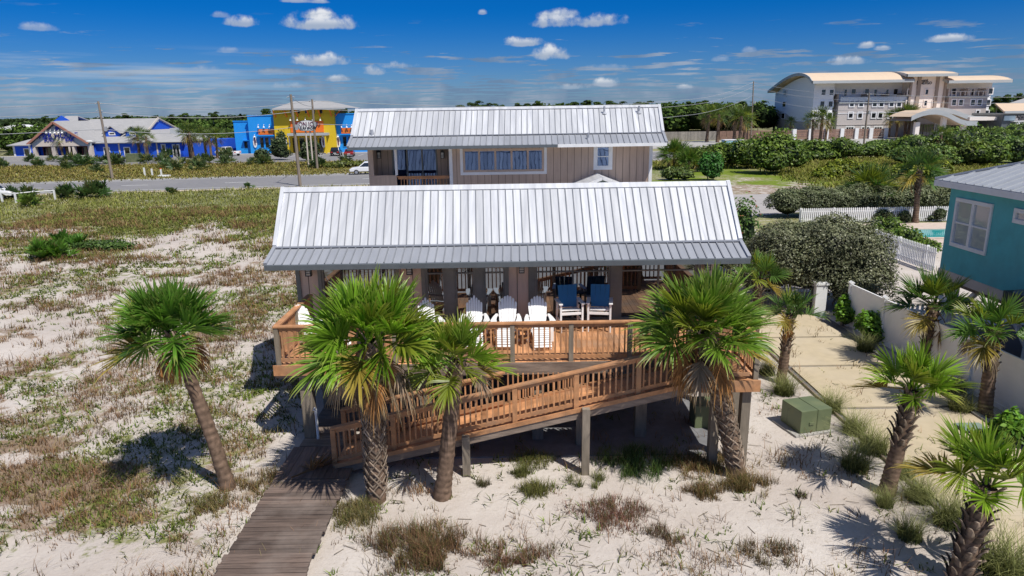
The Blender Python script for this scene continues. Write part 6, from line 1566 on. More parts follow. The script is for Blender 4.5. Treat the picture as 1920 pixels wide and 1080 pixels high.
# ------------------------------------------------------------------ HOTEL
HY = 190.0; H = lambda px, py, y=HY: at(px, py, Y=y)
ho = empty('hotel', (H(1650, 258).x, HY + 16, 0), 'large white four storey hotel with curved cream roofs', 'hotel')
hb = lambda nm, x0, x1, y0, y1, z0, z1, mat: MB().bx(x0, x1, y0, y1, z0, z1).build(nm, mat, ho)
hx0 = H(1524, 200).x; hx1 = H(1699, 200).x; hz1 = H(1600, 154).z; hyb = HY + 27.5
w3 = H(1570, 194).z                            # floor of the top terrace
split_z = H(1560, 217).z
def vault(x0, x1, ya, yb, zf, zb, zp, nm, th=.62, n=18, wave=False):
    b = MB(); P = []
    for i in range(n + 1):
        t = i / n; y = ya + (yb - ya) * t; base = zf + (zb - zf) * t
        z = base + (zp - (zf + zb) / 2) * (math.sin(math.pi * min(1, t ** .72)) if not wave else math.sin(math.pi * t))
        P.append((y, z))
    vs = []
    for y, z in P: vs += [(x0, y, z), (x1, y, z), (x0, y, z - th), (x1, y, z - th)]
    fs = []
    for i in range(n):
        a = 4 * i; c = a + 4; fs += [(a, a + 1, c + 1, c), (a + 2, c + 2, c + 3, a + 3)]
    b.add(vs, fs); o = b.build(nm, M['creamroof'], ho)
    e = MB()
    for xx, s in ((x0, -1), (x1, 1)):
        v = []
        for y, z in P: v += [(xx + s * .02, y, z + .05), (xx + s * .02, y, z - th - .05), (xx + s * .25, y, z + .05), (xx + s * .25, y, z - th - .05)]
        f = []
        for i in range(n):
            a = 4 * i; c = a + 4; f += [(a, c, c + 1, a + 1), (a + 2, a + 3, c + 3, c + 2), (a, a + 2, c + 2, c), (a + 1, c + 1, c + 3, a + 3)]
        e.add(v, f)
    e.bx(x0, x1, P[0][0] - .25, P[0][0] - .02, P[0][1] - th - .05, P[0][1] + .05); e.build('roof_edge', M['roofedge'], o)
    return P
zedge = H(1600, 151.5).z
vp1 = vault(hx0 - 1.9, H(1702, 150).x, HY - 3.0, HY + 28.5, zedge, at(1447, 163, X=hx0).z - 1.2, H(1520, 137.5, HY + 12).z - .4, 'roof')
# walls: left wing, with two storeys colours separated by a wave line
MB().prism([(HY, 0), (hyb, 0), (hyb, vp1[-2][1] - 1.2)] + [(y, z - 1.1) for y, z in vp1[::-1] if HY < y < hyb] + [(HY, zedge - .9)], 'x', hx0, hx0 + .4).build('end_wall', M['hotelwhite'], ho)
gb2 = H(1516, 224).z
MB().prism([(HY, 0), (hyb - .1, 0), (hyb - .1, gb2 + 2.2), (hyb - 8, gb2 + 2.0), (hyb - 14, gb2 + .2), (HY + 10, gb2 - .6), (HY + 4, gb2 - .7), (HY, gb2 + .2)], 'x', hx0 - .08, hx0 - .002).build('grey_band', M['hotelgrey'], ho)
xL = H(1570, 200).x
hb('wall', hx0 + .41, H(1561, 200).x, HY, HY + .4, 0, hz1, M['hotelwhite'])
hb('wall', H(1561, 200).x + .01, hx1, HY + 3.0, HY + 3.4, w3, hz1 + .6, M['hotelwhite'])
hb('wall', H(1561, 200).x + .01, xL, HY + 2.4, HY + 2.8, 0, w3, M['hotelbrown'])
hb('wall', xL + .01, H(1698, 200).x, HY - .6, HY + 2.2, 0, w3 - .002, M['hotelgrey'])
hb('terrace_slab', xL, H(1699, 200).x, HY - .9, HY + 2.98, w3, w3 + .35, M['roofedge'])
hb('grey_band', hx0 - .06, H(1561, 200).x - .02, HY - .08, HY - .003, 0, gb2, M['hotelgrey'])
for k in range(12):
    x = xL + .6 + k * (H(1698, 200).x - xL - 1.2) / 11
    MB().bx(x - .06, x + .06, HY - .75, HY - .65, w3 + .352, w3 + 1.5).build('railing_post', M['white'], ho)
hb('terrace_rail', xL + .3, H(1697, 200).x, HY - .78, HY - .62, w3 + 1.502, w3 + 1.62, M['white'])
hb('terrace_glass', xL + .3, H(1697, 200).x, HY - .71, HY - .69, w3 + .5, w3 + 1.45, pmat('frosted_panel', (.66, .70, .74), .3, .05, .5))
for px in (1569, 1625, 1663, 1692): hb('terrace_divider', H(px, 190).x - .2, H(px, 190).x + .2, HY - .5, HY + 2.95, w3 + .36, w3 + 2.4, M['hotelbrown'])
def hw(px, py, w=3.7, h=4.9, y=HY, fr=None):
    winbox(ho, H(px - w, py, y).x, H(px + w, py, y).x, H(px, py + h, y).z, H(px, py - h, y).z, y, fr or M['hotelwhite'], fw=.24, dep=.15)
for px in (1544, 1559): hw(px, 173)
for px, py in ((1541.5, 195), (1557, 195), (1540, 217), (1555.5, 217)): hw(px, py)
for px in (1600, 1625, 1679): hw(px, 172, y=HY + 3.0)
for px in (1585, 1641, 1663): hw(px, 174, 2.2, 6, y=HY + 3.0)
for px in (1597, 1614.5, 1640, 1652.5, 1671.5, 1685.5): hw(px, 194.5, y=HY - .6); hw(px - 2.2, 216, y=HY - .6)
for px in (1593, 1622.5, 1646): winbox(ho, H(px - 6.5, 243, HY - .6).x, H(px + 6.5, 243, HY - .6).x, .3, H(px, 238.5, HY - .6).z, HY - .6, M['white'], name='door', cols=3, fw=.3)
winbox(ho, H(1548, 243).x, H(1559, 243).x, .3, H(1553, 237.5).z, HY - .09, M['hotelgrey'], name='door', cols=2)
hb('string_course', xL + .02, H(1697, 200).x, HY - .72, HY - .61, H(1620, 234).z, H(1620, 232.8).z, M['hotelgrey'])
hb('wave_line', xL + .02, H(1660, 200).x, HY - .70, HY - .602, H(1620, 212.6).z, H(1620, 211.6).z, M['hotelwhite'])
# windows on the end wall (facing the houses)
def ew(px, py, h=4.5):
    p = at(px, py, X=hx0); z1 = at(px, py - h, X=hx0).z; z0 = at(px, py + h, X=hx0).z
    f = MB().bx(hx0 - .2, hx0 - .09, p.y - 1.3, p.y + 1.3, z0 - .3, z1 + .3).build('window', M['hotelwhite'], ho); MB().bx(hx0 - .25, hx0 - .202, p.y - 1.0, p.y + 1.0, z0, z1).build('glass_pane', M['glass3'], f)
for q in ((1473, 174), (1471.5, 195.5), (1469.5, 217)): ew(*q)
y0_ = at(1448, 175, X=hx0).y; y1_ = at(1512, 160, X=hx0).y
ez2 = at(1490, 159, X=hx0 - 4).z
hb('end_bay', hx0 - 2.6, hx0 - .26, at(1485, 170, X=hx0).y, hyb + 2, gb2, ez2 - 4.2, M['hotelwhite']) if False else None
# tower
tx0, tx1 = H(1699, 200).x, H(1765, 200).x; tzz = H(1730, 143).z; tyf = HY - 1.0
hb('tower_wall', tx0 + .05, tx1, tyf, HY + 20, 0, tzz, M['hotelcream'])
vault(H(1688, 140).x, H(1780, 140).x, HY - 3.5, HY + 26, H(1740, 138.5, HY - 3.5).z, H(1660, 137, HY + 26).z - 1.0, H(1720, 130.5, HY + 4).z - .2, 'roof')
for p0, p1 in ((1699, 1703), (1712.5, 1719), (1747, 1752.5), (1763, 1767)):
    hb('pilaster', H(p0, 180).x, H(p1, 180).x, tyf - .35, tyf - .003, H(1730, 206).z, tzz - .01, M['hotelbrown'])
for px in (1704.5, 1721, 1737.5, 1754): hw(px, 172.5, 2.4, 4.5, tyf, M['hotelcream'])
for px in (1701.5, 1718.5, 1735, 1751): hw(px, 193.5, 2.4, 4.5, tyf, M['hotelcream'])
hw(1698, 213, 2.0, 5, tyf, M['hotelcream'])
text_on(ho, 'hotel', H(1733, 149, tyf).x, tyf - .1, H(1731, 151.0, tyf).z, .95, M['blacktext']); text_on(ho, 'INDIGO', H(1735.5, 154, tyf).x, tyf - .1, H(1734, 156, tyf).z, 1.0, M['blacktext'], sx=.95)
lx, lz = H(1723.5, 152, tyf).x, H(1725.5, 154, tyf).z
MB().prism([(lx - .2, lz - 1.0), (lx + .25, lz - .9), (lx + .55, lz - .1), (lx + .35, lz + .5), (lx + .45, lz + 1.3), (lx - .15, lz + .8), (lx - .6, lz + .1), (lx - .55, lz - .6)], 'y', tyf - .12, tyf - .01).build('emblem', M['blacktext'], ho)
# right wing
vault(H(1765, 150).x, H(1882, 150).x, HY - 3.2, HY + 30, H(1820, 151.5).z, H(1820, 151.5).z, H(1820, 141, HY + 10).z - .2, 'roof')
rw3 = H(1820, 182.5).z; rx1_ = H(1870, 190).x
hb('wall', tx1 + .01, rx1_, HY + 3, HY + 24, 0, H(1820, 152).z, M['hotelwhite'])
hb('wall', H(1767, 200).x, H(1776, 200).x, HY + 1.2, HY + 2.98, 0, rw3 - .5, M['hotelbrown'])
hb('wall', H(1776, 200).x + .01, H(1848, 200).x, HY - .3, HY + 2.98, 0, rw3, M['hotelgrey'])
hb('terrace_slab', H(1775, 200).x, H(1849, 200).x, HY - .6, HY + 2.97, rw3 + .002, rw3 + .35, M['roofedge'])
hb('terrace_rail', H(1777, 200).x, H(1848, 200).x, HY - .5, HY - .35, rw3 + 1.5, rw3 + 1.62, M['white'])
for k in range(9):
    x = H(1777, 200).x + .3 + k * (H(1848, 200).x - H(1777, 200).x - .6) / 8; hb('railing_post', x - .06, x + .06, HY - .48, HY - .37, rw3 + .352, rw3 + 1.49, M['white'])
for px in (1776, 1812, 1845): hb('terrace_divider', H(px, 190).x - .2, H(px, 190).x + .2, HY - .3, HY + 2.95, rw3 + .36, rw3 + 2.3, M['hotelgrey'])
for px in (1788, 1810.5, 1844.5, 1857): hw(px, 171, y=HY + 3)
for px in (1774.5, 1823): hw(px, 173, 2.0, 5.5, y=HY + 3)
for px in (1788.5, 1801.5, 1824, 1836.5): hw(px, 192, y=HY - .3)
hw(1853, 192, 3, 4.6, y=HY + 3); hw(1850, 212, 3, 4.6, y=HY + 3); hw(1833, 210.5, 2.6, 3, y=HY - .3)
# porte cochere with a waving roof
def wave_roof(pts, y0, y1, th, nm):
    P = [(H(a, c, y0).x, H(a, c, y0).z) for a, c in pts]
    b = MB(); vs = []
    for x, z in P: vs += [(x, y0, z), (x, y1, z), (x, y0, z - th), (x, y1, z - th)]
    fs = []
    for i in range(len(P) - 1):
        a = 4 * i; c = a + 4; fs += [(a, c, c + 1, a + 1), (a + 2, a + 3, c + 3, c + 2)]
    b.add(vs, fs); o = b.build(nm, M['creamroof'], ho); e = MB(); v = []; f = []
    for x, z in P: v += [(x, y0 - .3, z + .1), (x, y0 - .02, z + .1), (x, y0 - .3, z - th), (x, y0 - .02, z - th)]
    for i in range(len(P) - 1):
        a = 4 * i; c = a + 4; f += [(a, c, c + 1, a + 1), (a + 2, a + 3, c + 3, c + 2), (a, a + 2, c + 2, c), (a + 1, c + 1, c + 3, a + 3)]
    e.add(v, f); e.build('roof_edge', M['roofedge'], o)
cw = [(1708, 219), (1718, 214), (1730, 209.5), (1742, 207), (1754, 206.5), (1766, 208), (1778, 212.5), (1790, 219), (1800, 224), (1812, 227.5), (1832, 228)]
wave_roof(cw, HY - 22, HY - 12, 1.0, 'porch_roof')
wave_roof([(1722, 211), (1738, 206), (1754, 202.5), (1768, 202.5), (1782, 205), (1798, 210), (1812, 215.5), (1826, 218.5), (1850, 219)], HY - 11, HY - 1.2, 1.0, 'porch_roof')
for px in (1716, 1765, 1803): hb('porch_column', H(px, 240, HY - 20).x - .5, H(px, 240, HY - 20).x + .5, HY - 21, HY - 20, 0, H(px, 229, HY - 20).z if px != 1765 else H(px, 212, HY - 20).z, M['hotelcream'])
hb('lobby_wall', H(1712, 240, HY - 3).x, H(1845, 240, HY - 3).x, HY - 4, HY - 1.1, 0, H(1760, 221, HY - 4).z, M['hotelgrey'])
for p0, p1 in ((1722, 1730), (1732, 1750), (1753, 1762), (1774, 1786), (1788, 1802), (1812, 1826)): winbox(ho, H(p0, 240, HY - 4).x, H(p1, 240, HY - 4).x, .2, H(1760, 233, HY - 4).z, HY - 4, M['white'] if p0 % 2 else M['hotelbrown'], cols=3, fw=.2)
hb('canopy_band', H(1818, 225, HY - 12).x, H(1880, 225, HY - 12).x, HY - 12, HY - 4.1, H(1830, 226, HY - 12).z, H(1830, 219.5, HY - 12).z, M['hotelcream'])
# beach bar building at the right edge
rs = empty('restaurant', (H(1930, 240, HY - 14).x, HY - 8, 0), 'low building with cream roof and dark lettering beyond the hotel entrance', 'restaurant')
ys_ = HY - 14; Z_ = lambda px, py, y=ys_: at(px, py, Y=y)
MB().slab((Z_(1878, 209).x, ys_ - 1, Z_(1878, 209).z), (Z_(2010, 207).x, ys_ - 1, Z_(1878, 209).z), (Z_(2010, 193, ys_ + 12).x, ys_ + 12, Z_(1866, 193.5, ys_ + 12).z), (Z_(1866, 193, ys_ + 12).x, ys_ + 12, Z_(1866, 193.5, ys_ + 12).z), .4).build('roof', M['creamroof'], rs)
MB().bx(Z_(1878, 209).x, Z_(2010, 209).x, ys_ - 1.3, ys_ - 1.02, Z_(1900, 212).z, Z_(1900, 208).z).build('roof_edge', M['roofedge'], rs)
MB().bx(Z_(1880, 220).x, Z_(2005, 220).x, ys_, ys_ + 12, 0, Z_(1900, 212).z).build('wall', M['gutter'], rs)
MB().bx(Z_(1882, 222).x, Z_(1902, 222).x, ys_ - .3, ys_ - .01, Z_(1890, 226).z, Z_(1890, 217).z).build('pale_panel', pmat('pale_blue_panel', (.55, .68, .72), .6, .05, .5), rs)
sg = MB().bx(Z_(1902.5, 222).x, Z_(1990, 222).x, ys_ - .3, ys_ - .01, Z_(1910, 226.5).z, Z_(1910, 217).z).build('sign_panel', M['hotelcream'], rs)
lt = MB(); gl_ = np.random.default_rng(77)
for row, (n_, py_) in enumerate(((9, 219.4), (7, 223.4))):
    x_ = Z_(1904.5 + 3 * row, py_).x; z_ = Z_(1910, py_).z
    for k in range(n_):
        w_ = gl_.uniform(.16, .30); h_ = .62 if k in (0, 2, 6) else .44
        lt.bx(x_, x_ + w_, ys_ - .36, ys_ - .302, z_ - .25, z_ - .25 + h_); x_ += w_ + .11
lt.build('lettering', M['blacktext'], sg)
MB().bx(Z_(1893, 228).x, Z_(2000, 228).x, ys_ - 1.5, ys_ - .31, Z_(1900, 228).z, Z_(1900, 227).z).build('awning', M['white'], rs)
for px in (1902, 1930): MB().bx(Z_(px, 235).x - .3, Z_(px, 235).x + .3, ys_ - 1.4, ys_ - .9, 0, Z_(px, 228).z - .01).build('column', M['white'], rs)
for px in (1909, 1921): winbox(rs, Z_(px - 4, 235).x, Z_(px + 4, 235).x, .3, Z_(px, 229.5).z, ys_, M['white'], fw=.2, cols=2)
MB().slab((Z_(1893, 194, ys_ + 20).x, ys_ + 20, Z_(1893, 193, ys_ + 20).z), (Z_(2020, 194, ys_ + 20).x, ys_ + 20, Z_(1893, 193, ys_ + 20).z), (Z_(2020, 180, ys_ + 30).x, ys_ + 30, Z_(1930, 181, ys_ + 30).z), (Z_(1930, 180, ys_ + 30).x, ys_ + 30, Z_(1930, 181, ys_ + 30).z), .4).build('rear_roof', M['greyroof'], rs)
# brown board fence in front of the hotel with white posts
FY = 178.0
bf = empty('board_fence', (H(1550, 262, FY).x, FY, 0), 'brown horizontal board fence with white posts in front of the hotel', 'fence')
prev = None
for px in (1488, 1518, 1548, 1577, 1604, 1631, 1659): 
    x = at(px, 258, Y=FY).x; MB().bx(x - .45, x + .45, FY - .5, FY + .4, 0, 2.7).build('post', M['white'], bf)
    if prev is not None:
        b = MB()
        for k in range(6): b.bx(prev + .46, x - .46, FY - .1, FY + .05, .15 + k * .4, .5 + k * .4)
        b.build('board_panel', M['fencebrown'], bf)
    prev = x
lf = empty('board_fence', (at(1370, 262, Y=FY + 4).x, FY + 4, 0), 'long brown board fence left of the hotel behind the parking lot', 'fence')
b = MB(); x0 = at(1348, 262, Y=FY + 6).x; x1 = at(1487, 262, Y=FY + 6).x; x = x0
while x < x1: b.bx(x, min(x1, x + 1.9), FY + 5.9, FY + 6.05, .1, 2.3); x += 2.0
b.build('board_panel', M['fencebrown'], lf)
lg = empty('board_fence', (at(1280, 262, Y=FY + 8).x, FY + 8, 0), 'weathered grey upright board fence right of the second house roof', 'fence')
b = MB(); x0 = at(1232, 262, Y=FY + 6).x; x1 = at(1347, 262, Y=FY + 6).x; x = x0
while x < x1: b.bx(x, x + .30, FY + 5.9, FY + 6.0, 0, 2.3); x += .33
b.build('board_panel', pmat('grey_board_fence', (.30, .27, .24), .85, .2, 2, island=.2), lg)

# ------------------------------------------------------------------ UTILITY POLES AND CABLES
def upole(bx, by, tx, ty_, label, arms=1, y=None):
    p = at(bx, by, Z=0); t = at(tx, ty_, Y=p.y); r = empty('utility_pole', p, label, 'utility pole')
    MB().tube([p - Vector((0, 0, .3)), (p + t) / 2, t], [.19, .165, .13], 10).build('shaft', M['polewood'], r)
    h = MB()
    for k in range(arms): z = t - Vector((0, 0, .35 + .9 * k)); h.tube([z + Vector((-.45, -.1, 0)), z + Vector((-.2, 0, .12))], .05, 6).tube([z + Vector((.45, -.1, 0)), z + Vector((.2, 0, .12))], .05, 6)
    h.build('insulators', M['wire'], r)
    MB().bx(p.x + .12, p.x + .42, p.y - .35, p.y - .1, t.z * .62, t.z * .62 + .6).build('transformer', M['wire'], r)
    return t
tA = upole(211, 335, 184, 190, 'leaning wooden utility pole in front of the blue restaurant', 3)
tB = upole(563, 349, 545, 177, 'tall wooden utility pole on the near road verge in front of the surf shop', 1)
tC = upole(595, 317, 585, 186, 'shorter wooden utility pole beside the surf shop sign', 1)
tD = upole(1408, 262, 1413, 152, 'grey utility pole left of the hotel', 3)
tE = upole(1619, 276, 1630, 174, 'brown utility pole standing in front of the hotel facade', 2)
def lamp_arm(t, dx, z, nm):
    MB().tube([t + Vector((0, 0, z)), t + Vector((dx * .6, -.3, z + .25)), t + Vector((dx, -.5, z + .3))], .05, 6).build('arm', M['wire'], nm)
    MB().ball(t + Vector((dx * 1.25, -.5, z + .25)), (.5, .2, .12), 8, 5).build('lamp_head', M['white'], nm)
sl_ = empty('street_lamp', tA - Vector((0, 0, 4)), 'white street lamp head on an arm of the leaning pole', 'street lamp'); lamp_arm(tA + Vector((.25, 0, 0)), -1.6, -5.4, sl_)
sl2 = empty('street_lamp', tD - Vector((0, 0, 6)), 'street lamp head on an arm of the grey pole left of the hotel', 'street lamp'); lamp_arm(tD, -1.8, -8.2, sl2)
def cable(a, c, sag, lab, r=.034):
    a = Vector(a); c = Vector(c); P = []
    for i in range(25): t = i / 24; q = a.lerp(c, t); q.z -= sag * 4 * t * (1 - t); P.append(q)
    tag(MB().tube(P, r, 4, cap=False).build('power_cable', M['wire'], None), lab, 'cable', 'overhead cables along the road')
dl = Vector((-.3, 0, 0))
for k, (z, lab) in enumerate(((-.2, 'top'), (-1.4, 'second'), (-3.6, 'third'))):
    v = Vector((0, 0, z)); cl_ = 'thin grey overhead cable strung along the far side of the road'
    cable(tA + v, tC + v, 1.0, cl_); cable(tA + v + Vector((-85, -12, .5)), tA + v, 1.0, cl_); cable(tC + v, Vector((40, 158, tC.z + z)), 1.2, cl_); cable(Vector((40, 158, tC.z + z)), tD + v, .8, cl_); cable(tD + v, tE + v, .9, cl_); cable(tE + v, tE + v + Vector((70, 16, 0)), 1.0, cl_)
cable(tB + Vector((0, 0, -.3)), tC + Vector((0, 0, -1.0)), .3, 'thin cable crossing the road between the two poles by the surf shop')

# ------------------------------------------------------------------ VEHICLES
def car(kind, paint, loc, rz, label, cat='car', name='parked_car'):
    L, Wd, Hh = {'sedan': (4.6, 1.8, 1.42), 'suv': (4.5, 1.84, 1.68), 'pickup': (5.7, 1.95, 1.85)}[kind]
    root = empty(name, (0, 0, 0), label, cat); h = L / 2; b = MB(); c = .32
    if kind == 'pickup': body = [(-h, .45), (-h, 1.02), (-.45, 1.06), (1.35, 1.06), (h - .15, .98), (h, .8), (h, .45)]; cab = [(-.40, 1.062), (-.28, Hh), (.75, Hh), (1.42, 1.062)]; glass = [(-.30, 1.12), (-.20, Hh - .12), (.70, Hh - .12), (1.22, 1.12)]
    elif kind == 'suv': body = [(-h, .42), (-h - .02, .75), (-h + .06, 1.0), (1.0, 1.0), (h - .25, .88), (h, .68), (h, .40)]; cab = [(-h + .08, 1.002), (-h + .42, Hh), (.25, Hh), (1.1, 1.002)]; glass = [(-h + .38, 1.06), (-h + .55, Hh - .12), (.2, Hh - .12), (.86, 1.06)]
    else: body = [(-h, .40), (-h - .02, .70), (-h + .1, .93), (.9, .93), (h - .3, .80), (h, .62), (h, .38)]; cab = [(-h + .55, .932), (-h + 1.2, Hh), (-.1, Hh), (.95, .932)]; glass = [(-h + .85, .99), (-h + 1.3, Hh - .1), (-.15, Hh - .1), (.68, .99)]
    MB().prism(body, 'y', -Wd / 2, Wd / 2).build('body', paint, root, bevel=.09)
    tb = MB(); n = len(cab)
    vs = [(x, -Wd / 2 + .05 + (.16 if z > 1.2 else 0), z) for x, z in cab] + [(x, Wd / 2 - .05 - (.16 if z > 1.2 else 0), z) for x, z in cab]
    tb.add(vs, [(3, 2, 1, 0), (4, 5, 6, 7)] + [(i, (i + 1) % n, (i + 1) % n + n, i + n) for i in range(n)]); tb.build('cabin', paint, root, bevel=.05)
    gk = MB()
    for s in (-1, 1):
        v = [(x, s * (Wd / 2 - .03 - (.15 if z > 1.2 else .02)), z) for x, z in glass]; v2 = [(x, s * (Wd / 2 - .06 - (.15 if z > 1.2 else .02)), z) for x, z in glass]
        gk.add(v + v2, [(0, 1, 2, 3), (4, 7, 6, 5), (0, 4, 5, 1), (1, 5, 6, 2), (2, 6, 7, 3), (3, 7, 4, 0)])
    gk.build('side_windows', M['glass3'], root)
    for (a, z0), (c_, z1), nm in ((cab[0], cab[1], 'rear_window'), (cab[3], cab[2], 'windscreen')):
        d = Vector((c_ - a, 0, z1 - z0)); nrm = Vector((-(z1 - z0), 0, c_ - a)).normalized()
        if (nm == 'rear_window') != (nrm.x < 0): nrm = -nrm
        p0 = Vector((a, 0, z0)) + d * .16 + nrm * .012; p1 = Vector((a, 0, z0)) + d * .86 + nrm * .012
        MB().slab(p0 + Vector((0, -Wd / 2 + .2, 0)), p0 + Vector((0, Wd / 2 - .2, 0)), p1 + Vector((0, Wd / 2 - .28, 0)), p1 + Vector((0, -Wd / 2 + .28, 0)), .02).build(nm, M['glass3'], root)
    for sx in (-h + .85, h - .9):
        for s in (-1, 1):
            w = MB().tube([(sx, s * (Wd / 2 - .19), .34), (sx, s * (Wd / 2 + .015), .34)], .34, 18).build('wheel', M['rubber'], root)
            MB().tube([(sx, s * (Wd / 2 + .0), .34), (sx, s * (Wd / 2 + .03), .34)], .21, 12).build('rim', M['chrome'], w)
    for s in (-1, 1):
        MB().bx(-h - .04, -h + .06, s * (Wd / 2 - .3) - .18, s * (Wd / 2 - .3) + .18, .68, .85).build('tail_light', M['taillight'], root)
        MB().bx(h - .16, h + .02, s * (Wd / 2 - .32) - .2, s * (Wd / 2 - .32) + .2, .62, .74).build('headlight', M['lampglass'], root)
    MB().bx(-h - .035, -h + .02, -.28, .28, .52, .64).build('number_plate', M['white'], root)
    if kind == 'pickup': MB().bx(-h + .12, -.5, -Wd / 2 + .12, Wd / 2 - .12, 1.0, 1.05).build('cargo_bed', M['rubber'], root)
    root.location = loc; root.rotation_euler = (0, 0, rz); return root
def gp0(px, py, z=.03): p = at(px, py, Z=z); return (p.x, p.y, z)
car('suv', M['carblack'], gp0(631, 291.5), R(96), 'black hatchback parked in front of the surf shop, seen from behind')
car('sedan', M['carred'], gp0(656, 293), R(98), 'dark red car parked right of the black one by the surf shop')
car('suv', M['carwhite'], gp0(688, 326), R(188), 'white car driving on the road, half hidden by the second house', name='moving_car')
car('pickup', M['carwhite'], gp0(428, 292), R(152), 'white pickup truck parked at the left end of the surf shop')
car('pickup', M['carwhite'], gp0(203, 295.5), R(8), 'white pickup truck parked in front of the blue restaurant')
car('suv', M['carwhite'], gp0(-14, 374), R(10), 'white car at the left edge of the picture by the white rail')
# two people by the shop entrance
def person(p, shirt, label, seed):
    root = empty('person', p, label, 'person'); x, y, z = p
    V = [((0, 0, .95), .13), ((0, 0, 1.2), .15), ((0, 0, 1.42), .13), ((0, 0, 1.52), .055), ((0, -.02, 1.66), .095), ((0, -.01, 1.76), .07), ((-.1, 0, .88), .09), ((-.11, -.03, .48), .06), ((-.11, 0, .06), .045), ((-.11, -.14, .03), .035),
         ((.1, 0, .88), .09), ((.11, .05, .48), .06), ((.12, .06, .06), .045), ((.12, -.08, .03), .035), ((-.2, 0, 1.4), .06), ((-.26, .02, 1.12), .042), ((-.26, -.1, .88), .032), ((.2, 0, 1.4), .06), ((.26, .02, 1.12), .042), ((.26, -.1, .88), .032)]
    E = [(0, 1), (1, 2), (2, 3), (3, 4), (4, 5), (0, 6), (6, 7), (7, 8), (8, 9), (0, 10), (10, 11), (11, 12), (12, 13), (2, 14), (14, 15), (15, 16), (2, 17), (17, 18), (18, 19)]
    def skin(vs, es, nm, mat, par, root_i=0, extra=0):
        me = bpy.data.meshes.new(nm); me.from_pydata([v for v, r in vs], es, []); o = bpy.data.objects.new(nm, me); COL.objects.link(o)
        md = o.modifiers.new('s', 'SKIN'); o.modifiers.new('u', 'SUBSURF').levels = 1
        for i, (v, r) in enumerate(vs): me.skin_vertices[0].data[i].radius = (r + extra, r + extra); me.skin_vertices[0].data[i].use_root = (i == root_i)
        dg = bpy.context.evaluated_depsgraph_get(); m2 = bpy.data.meshes.new_from_object(o.evaluated_get(dg)); bpy.data.objects.remove(o)
        q = link_mesh(nm, m2, mat, par); m2.polygons.foreach_set('use_smooth', [True] * len(m2.polygons)); return q
    skin(V, E, 'body', M['skin'], root)
    skin([V[0], V[1], V[2], V[14], V[15], V[17], V[18]], [(0, 1), (1, 2), (2, 3), (3, 4), (2, 5), (5, 6)], 'shirt', shirt, root, 0, .018)
    skin([V[0], V[6], V[7], V[10], V[11]], [(0, 1), (1, 2), (0, 3), (3, 4)], 'shorts', M['cloth3'], root, 0, .02)
    MB().ball((x, y + .015, z + 1.76), (.105, .115, .085), 10, 6).build('hair', M['black'], root)
    return root
p = at(570, 292, Y=145); person(Vector((p.x, 145, .03)), M['cloth2'], 'person in a pale shirt walking in front of the surf shop entrance', 1)
p = at(578, 290, Y=145.5); person(Vector((p.x, 145.5, .03)), M['skinshirt'], 'person in a red shirt walking in front of the surf shop entrance', 2)

# ------------------------------------------------------------------ ROADSIDE: white rail, markers, low palmettos
wr = empty('guard_rail', at(45, 380, Z=0), 'low white pipe rail with posts at the left edge beside the road', 'rail')
pp = [at(8, 382, Z=0), at(31, 381, Z=0), at(67, 372, Z=0), at(104, 374, Z=0)]
pp = [Vector((a, c, 0)) for a, c in [(p.x, p.y) for p in (at(5, 380, Z=0), at(31, 381, Z=0), at(66, 377, Z=0), at(104, 375, Z=0))]]
for p in pp: MB().bx(p.x - .07, p.x + .07, p.y - .07, p.y + .07, -.1, 1.05).build('post', M['white'], wr)
MB().tube([pp[0] + Vector((-6, -.4, .95))] + [p + Vector((0, 0, .95)) for p in pp], .05, 8).build('rail', M['white'], wr)
for i, (px, py, ph_) in enumerate(((272, 330, 1.05), (286, 330, .9), (303, 329, .9))):
    p = at(px, py, Z=0); r = empty('marker_post', p, ['short white marker post beyond the road, leftmost of three', 'short white marker post beyond the road, middle of three', 'short white marker post with orange tip beyond the road'][i], 'post')
    MB().bx(p.x - .09, p.x + .09, p.y - .09, p.y + .09, 0, ph_).build('post', M['white'], r); MB().bx(p.x - .092, p.x + .092, p.y - .092, p.y + .092, ph_ + .001, ph_ + .12).build('tip', M['orange'] if i == 2 else M['white'], r)
p = at(308, 331.5, Z=0); tag(MB().bx(p.x - .8, p.x + .8, p.y - .3, p.y + .3, 0, .25).build('drain_headwall', M['white'], bevel=.05), 'low white concrete drain block on the far verge of the road', 'block')
PALMETTO = [(172, 372, 2.0, 44, 'large round palmetto on the near side of the road'), (128, 372, 1.6, 30, 'middling palmetto left of the large round one by the road'), (58, 372, 1.5, 26, 'palmetto behind the white rail, right one'), (22, 374, 1.4, 24, 'palmetto behind the white rail, left one'),
            (62, 388, 1.5, 22, 'pale green palmetto in front of the white rail'), (322, 364, .9, 14, 'small palmetto by the road edge, right of the large round one'), (466, 354, .8, 14, 'small palmetto by the road near the tall utility pole')]
for i, (px, py, r, n, lab) in enumerate(PALMETTO): fan_shrub(at(px, py, Z=0), r, n, 400 + i, lab, col=(.05, .105, .03) if i != 4 else (.14, .22, .04))
for i, (px, py, r, n, lab, c) in enumerate([(82, 488, 1.3, 26, 'bright green palmetto clump on the open sand, front left one', (.08, .19, .02)), (112, 487, 1.2, 24, 'bright green palmetto clump on the open sand, front right one', (.09, .20, .02)), (118, 466, 1.2, 20, 'palmetto clump on the open sand, rear left one', (.07, .17, .02)), (150, 468, 1.1, 20, 'palmetto clump on the open sand, rear right one', (.07, .17, .02))]):
    p = G(px, py); fan_shrub(p, r, n, 420 + i, lab, col=c)
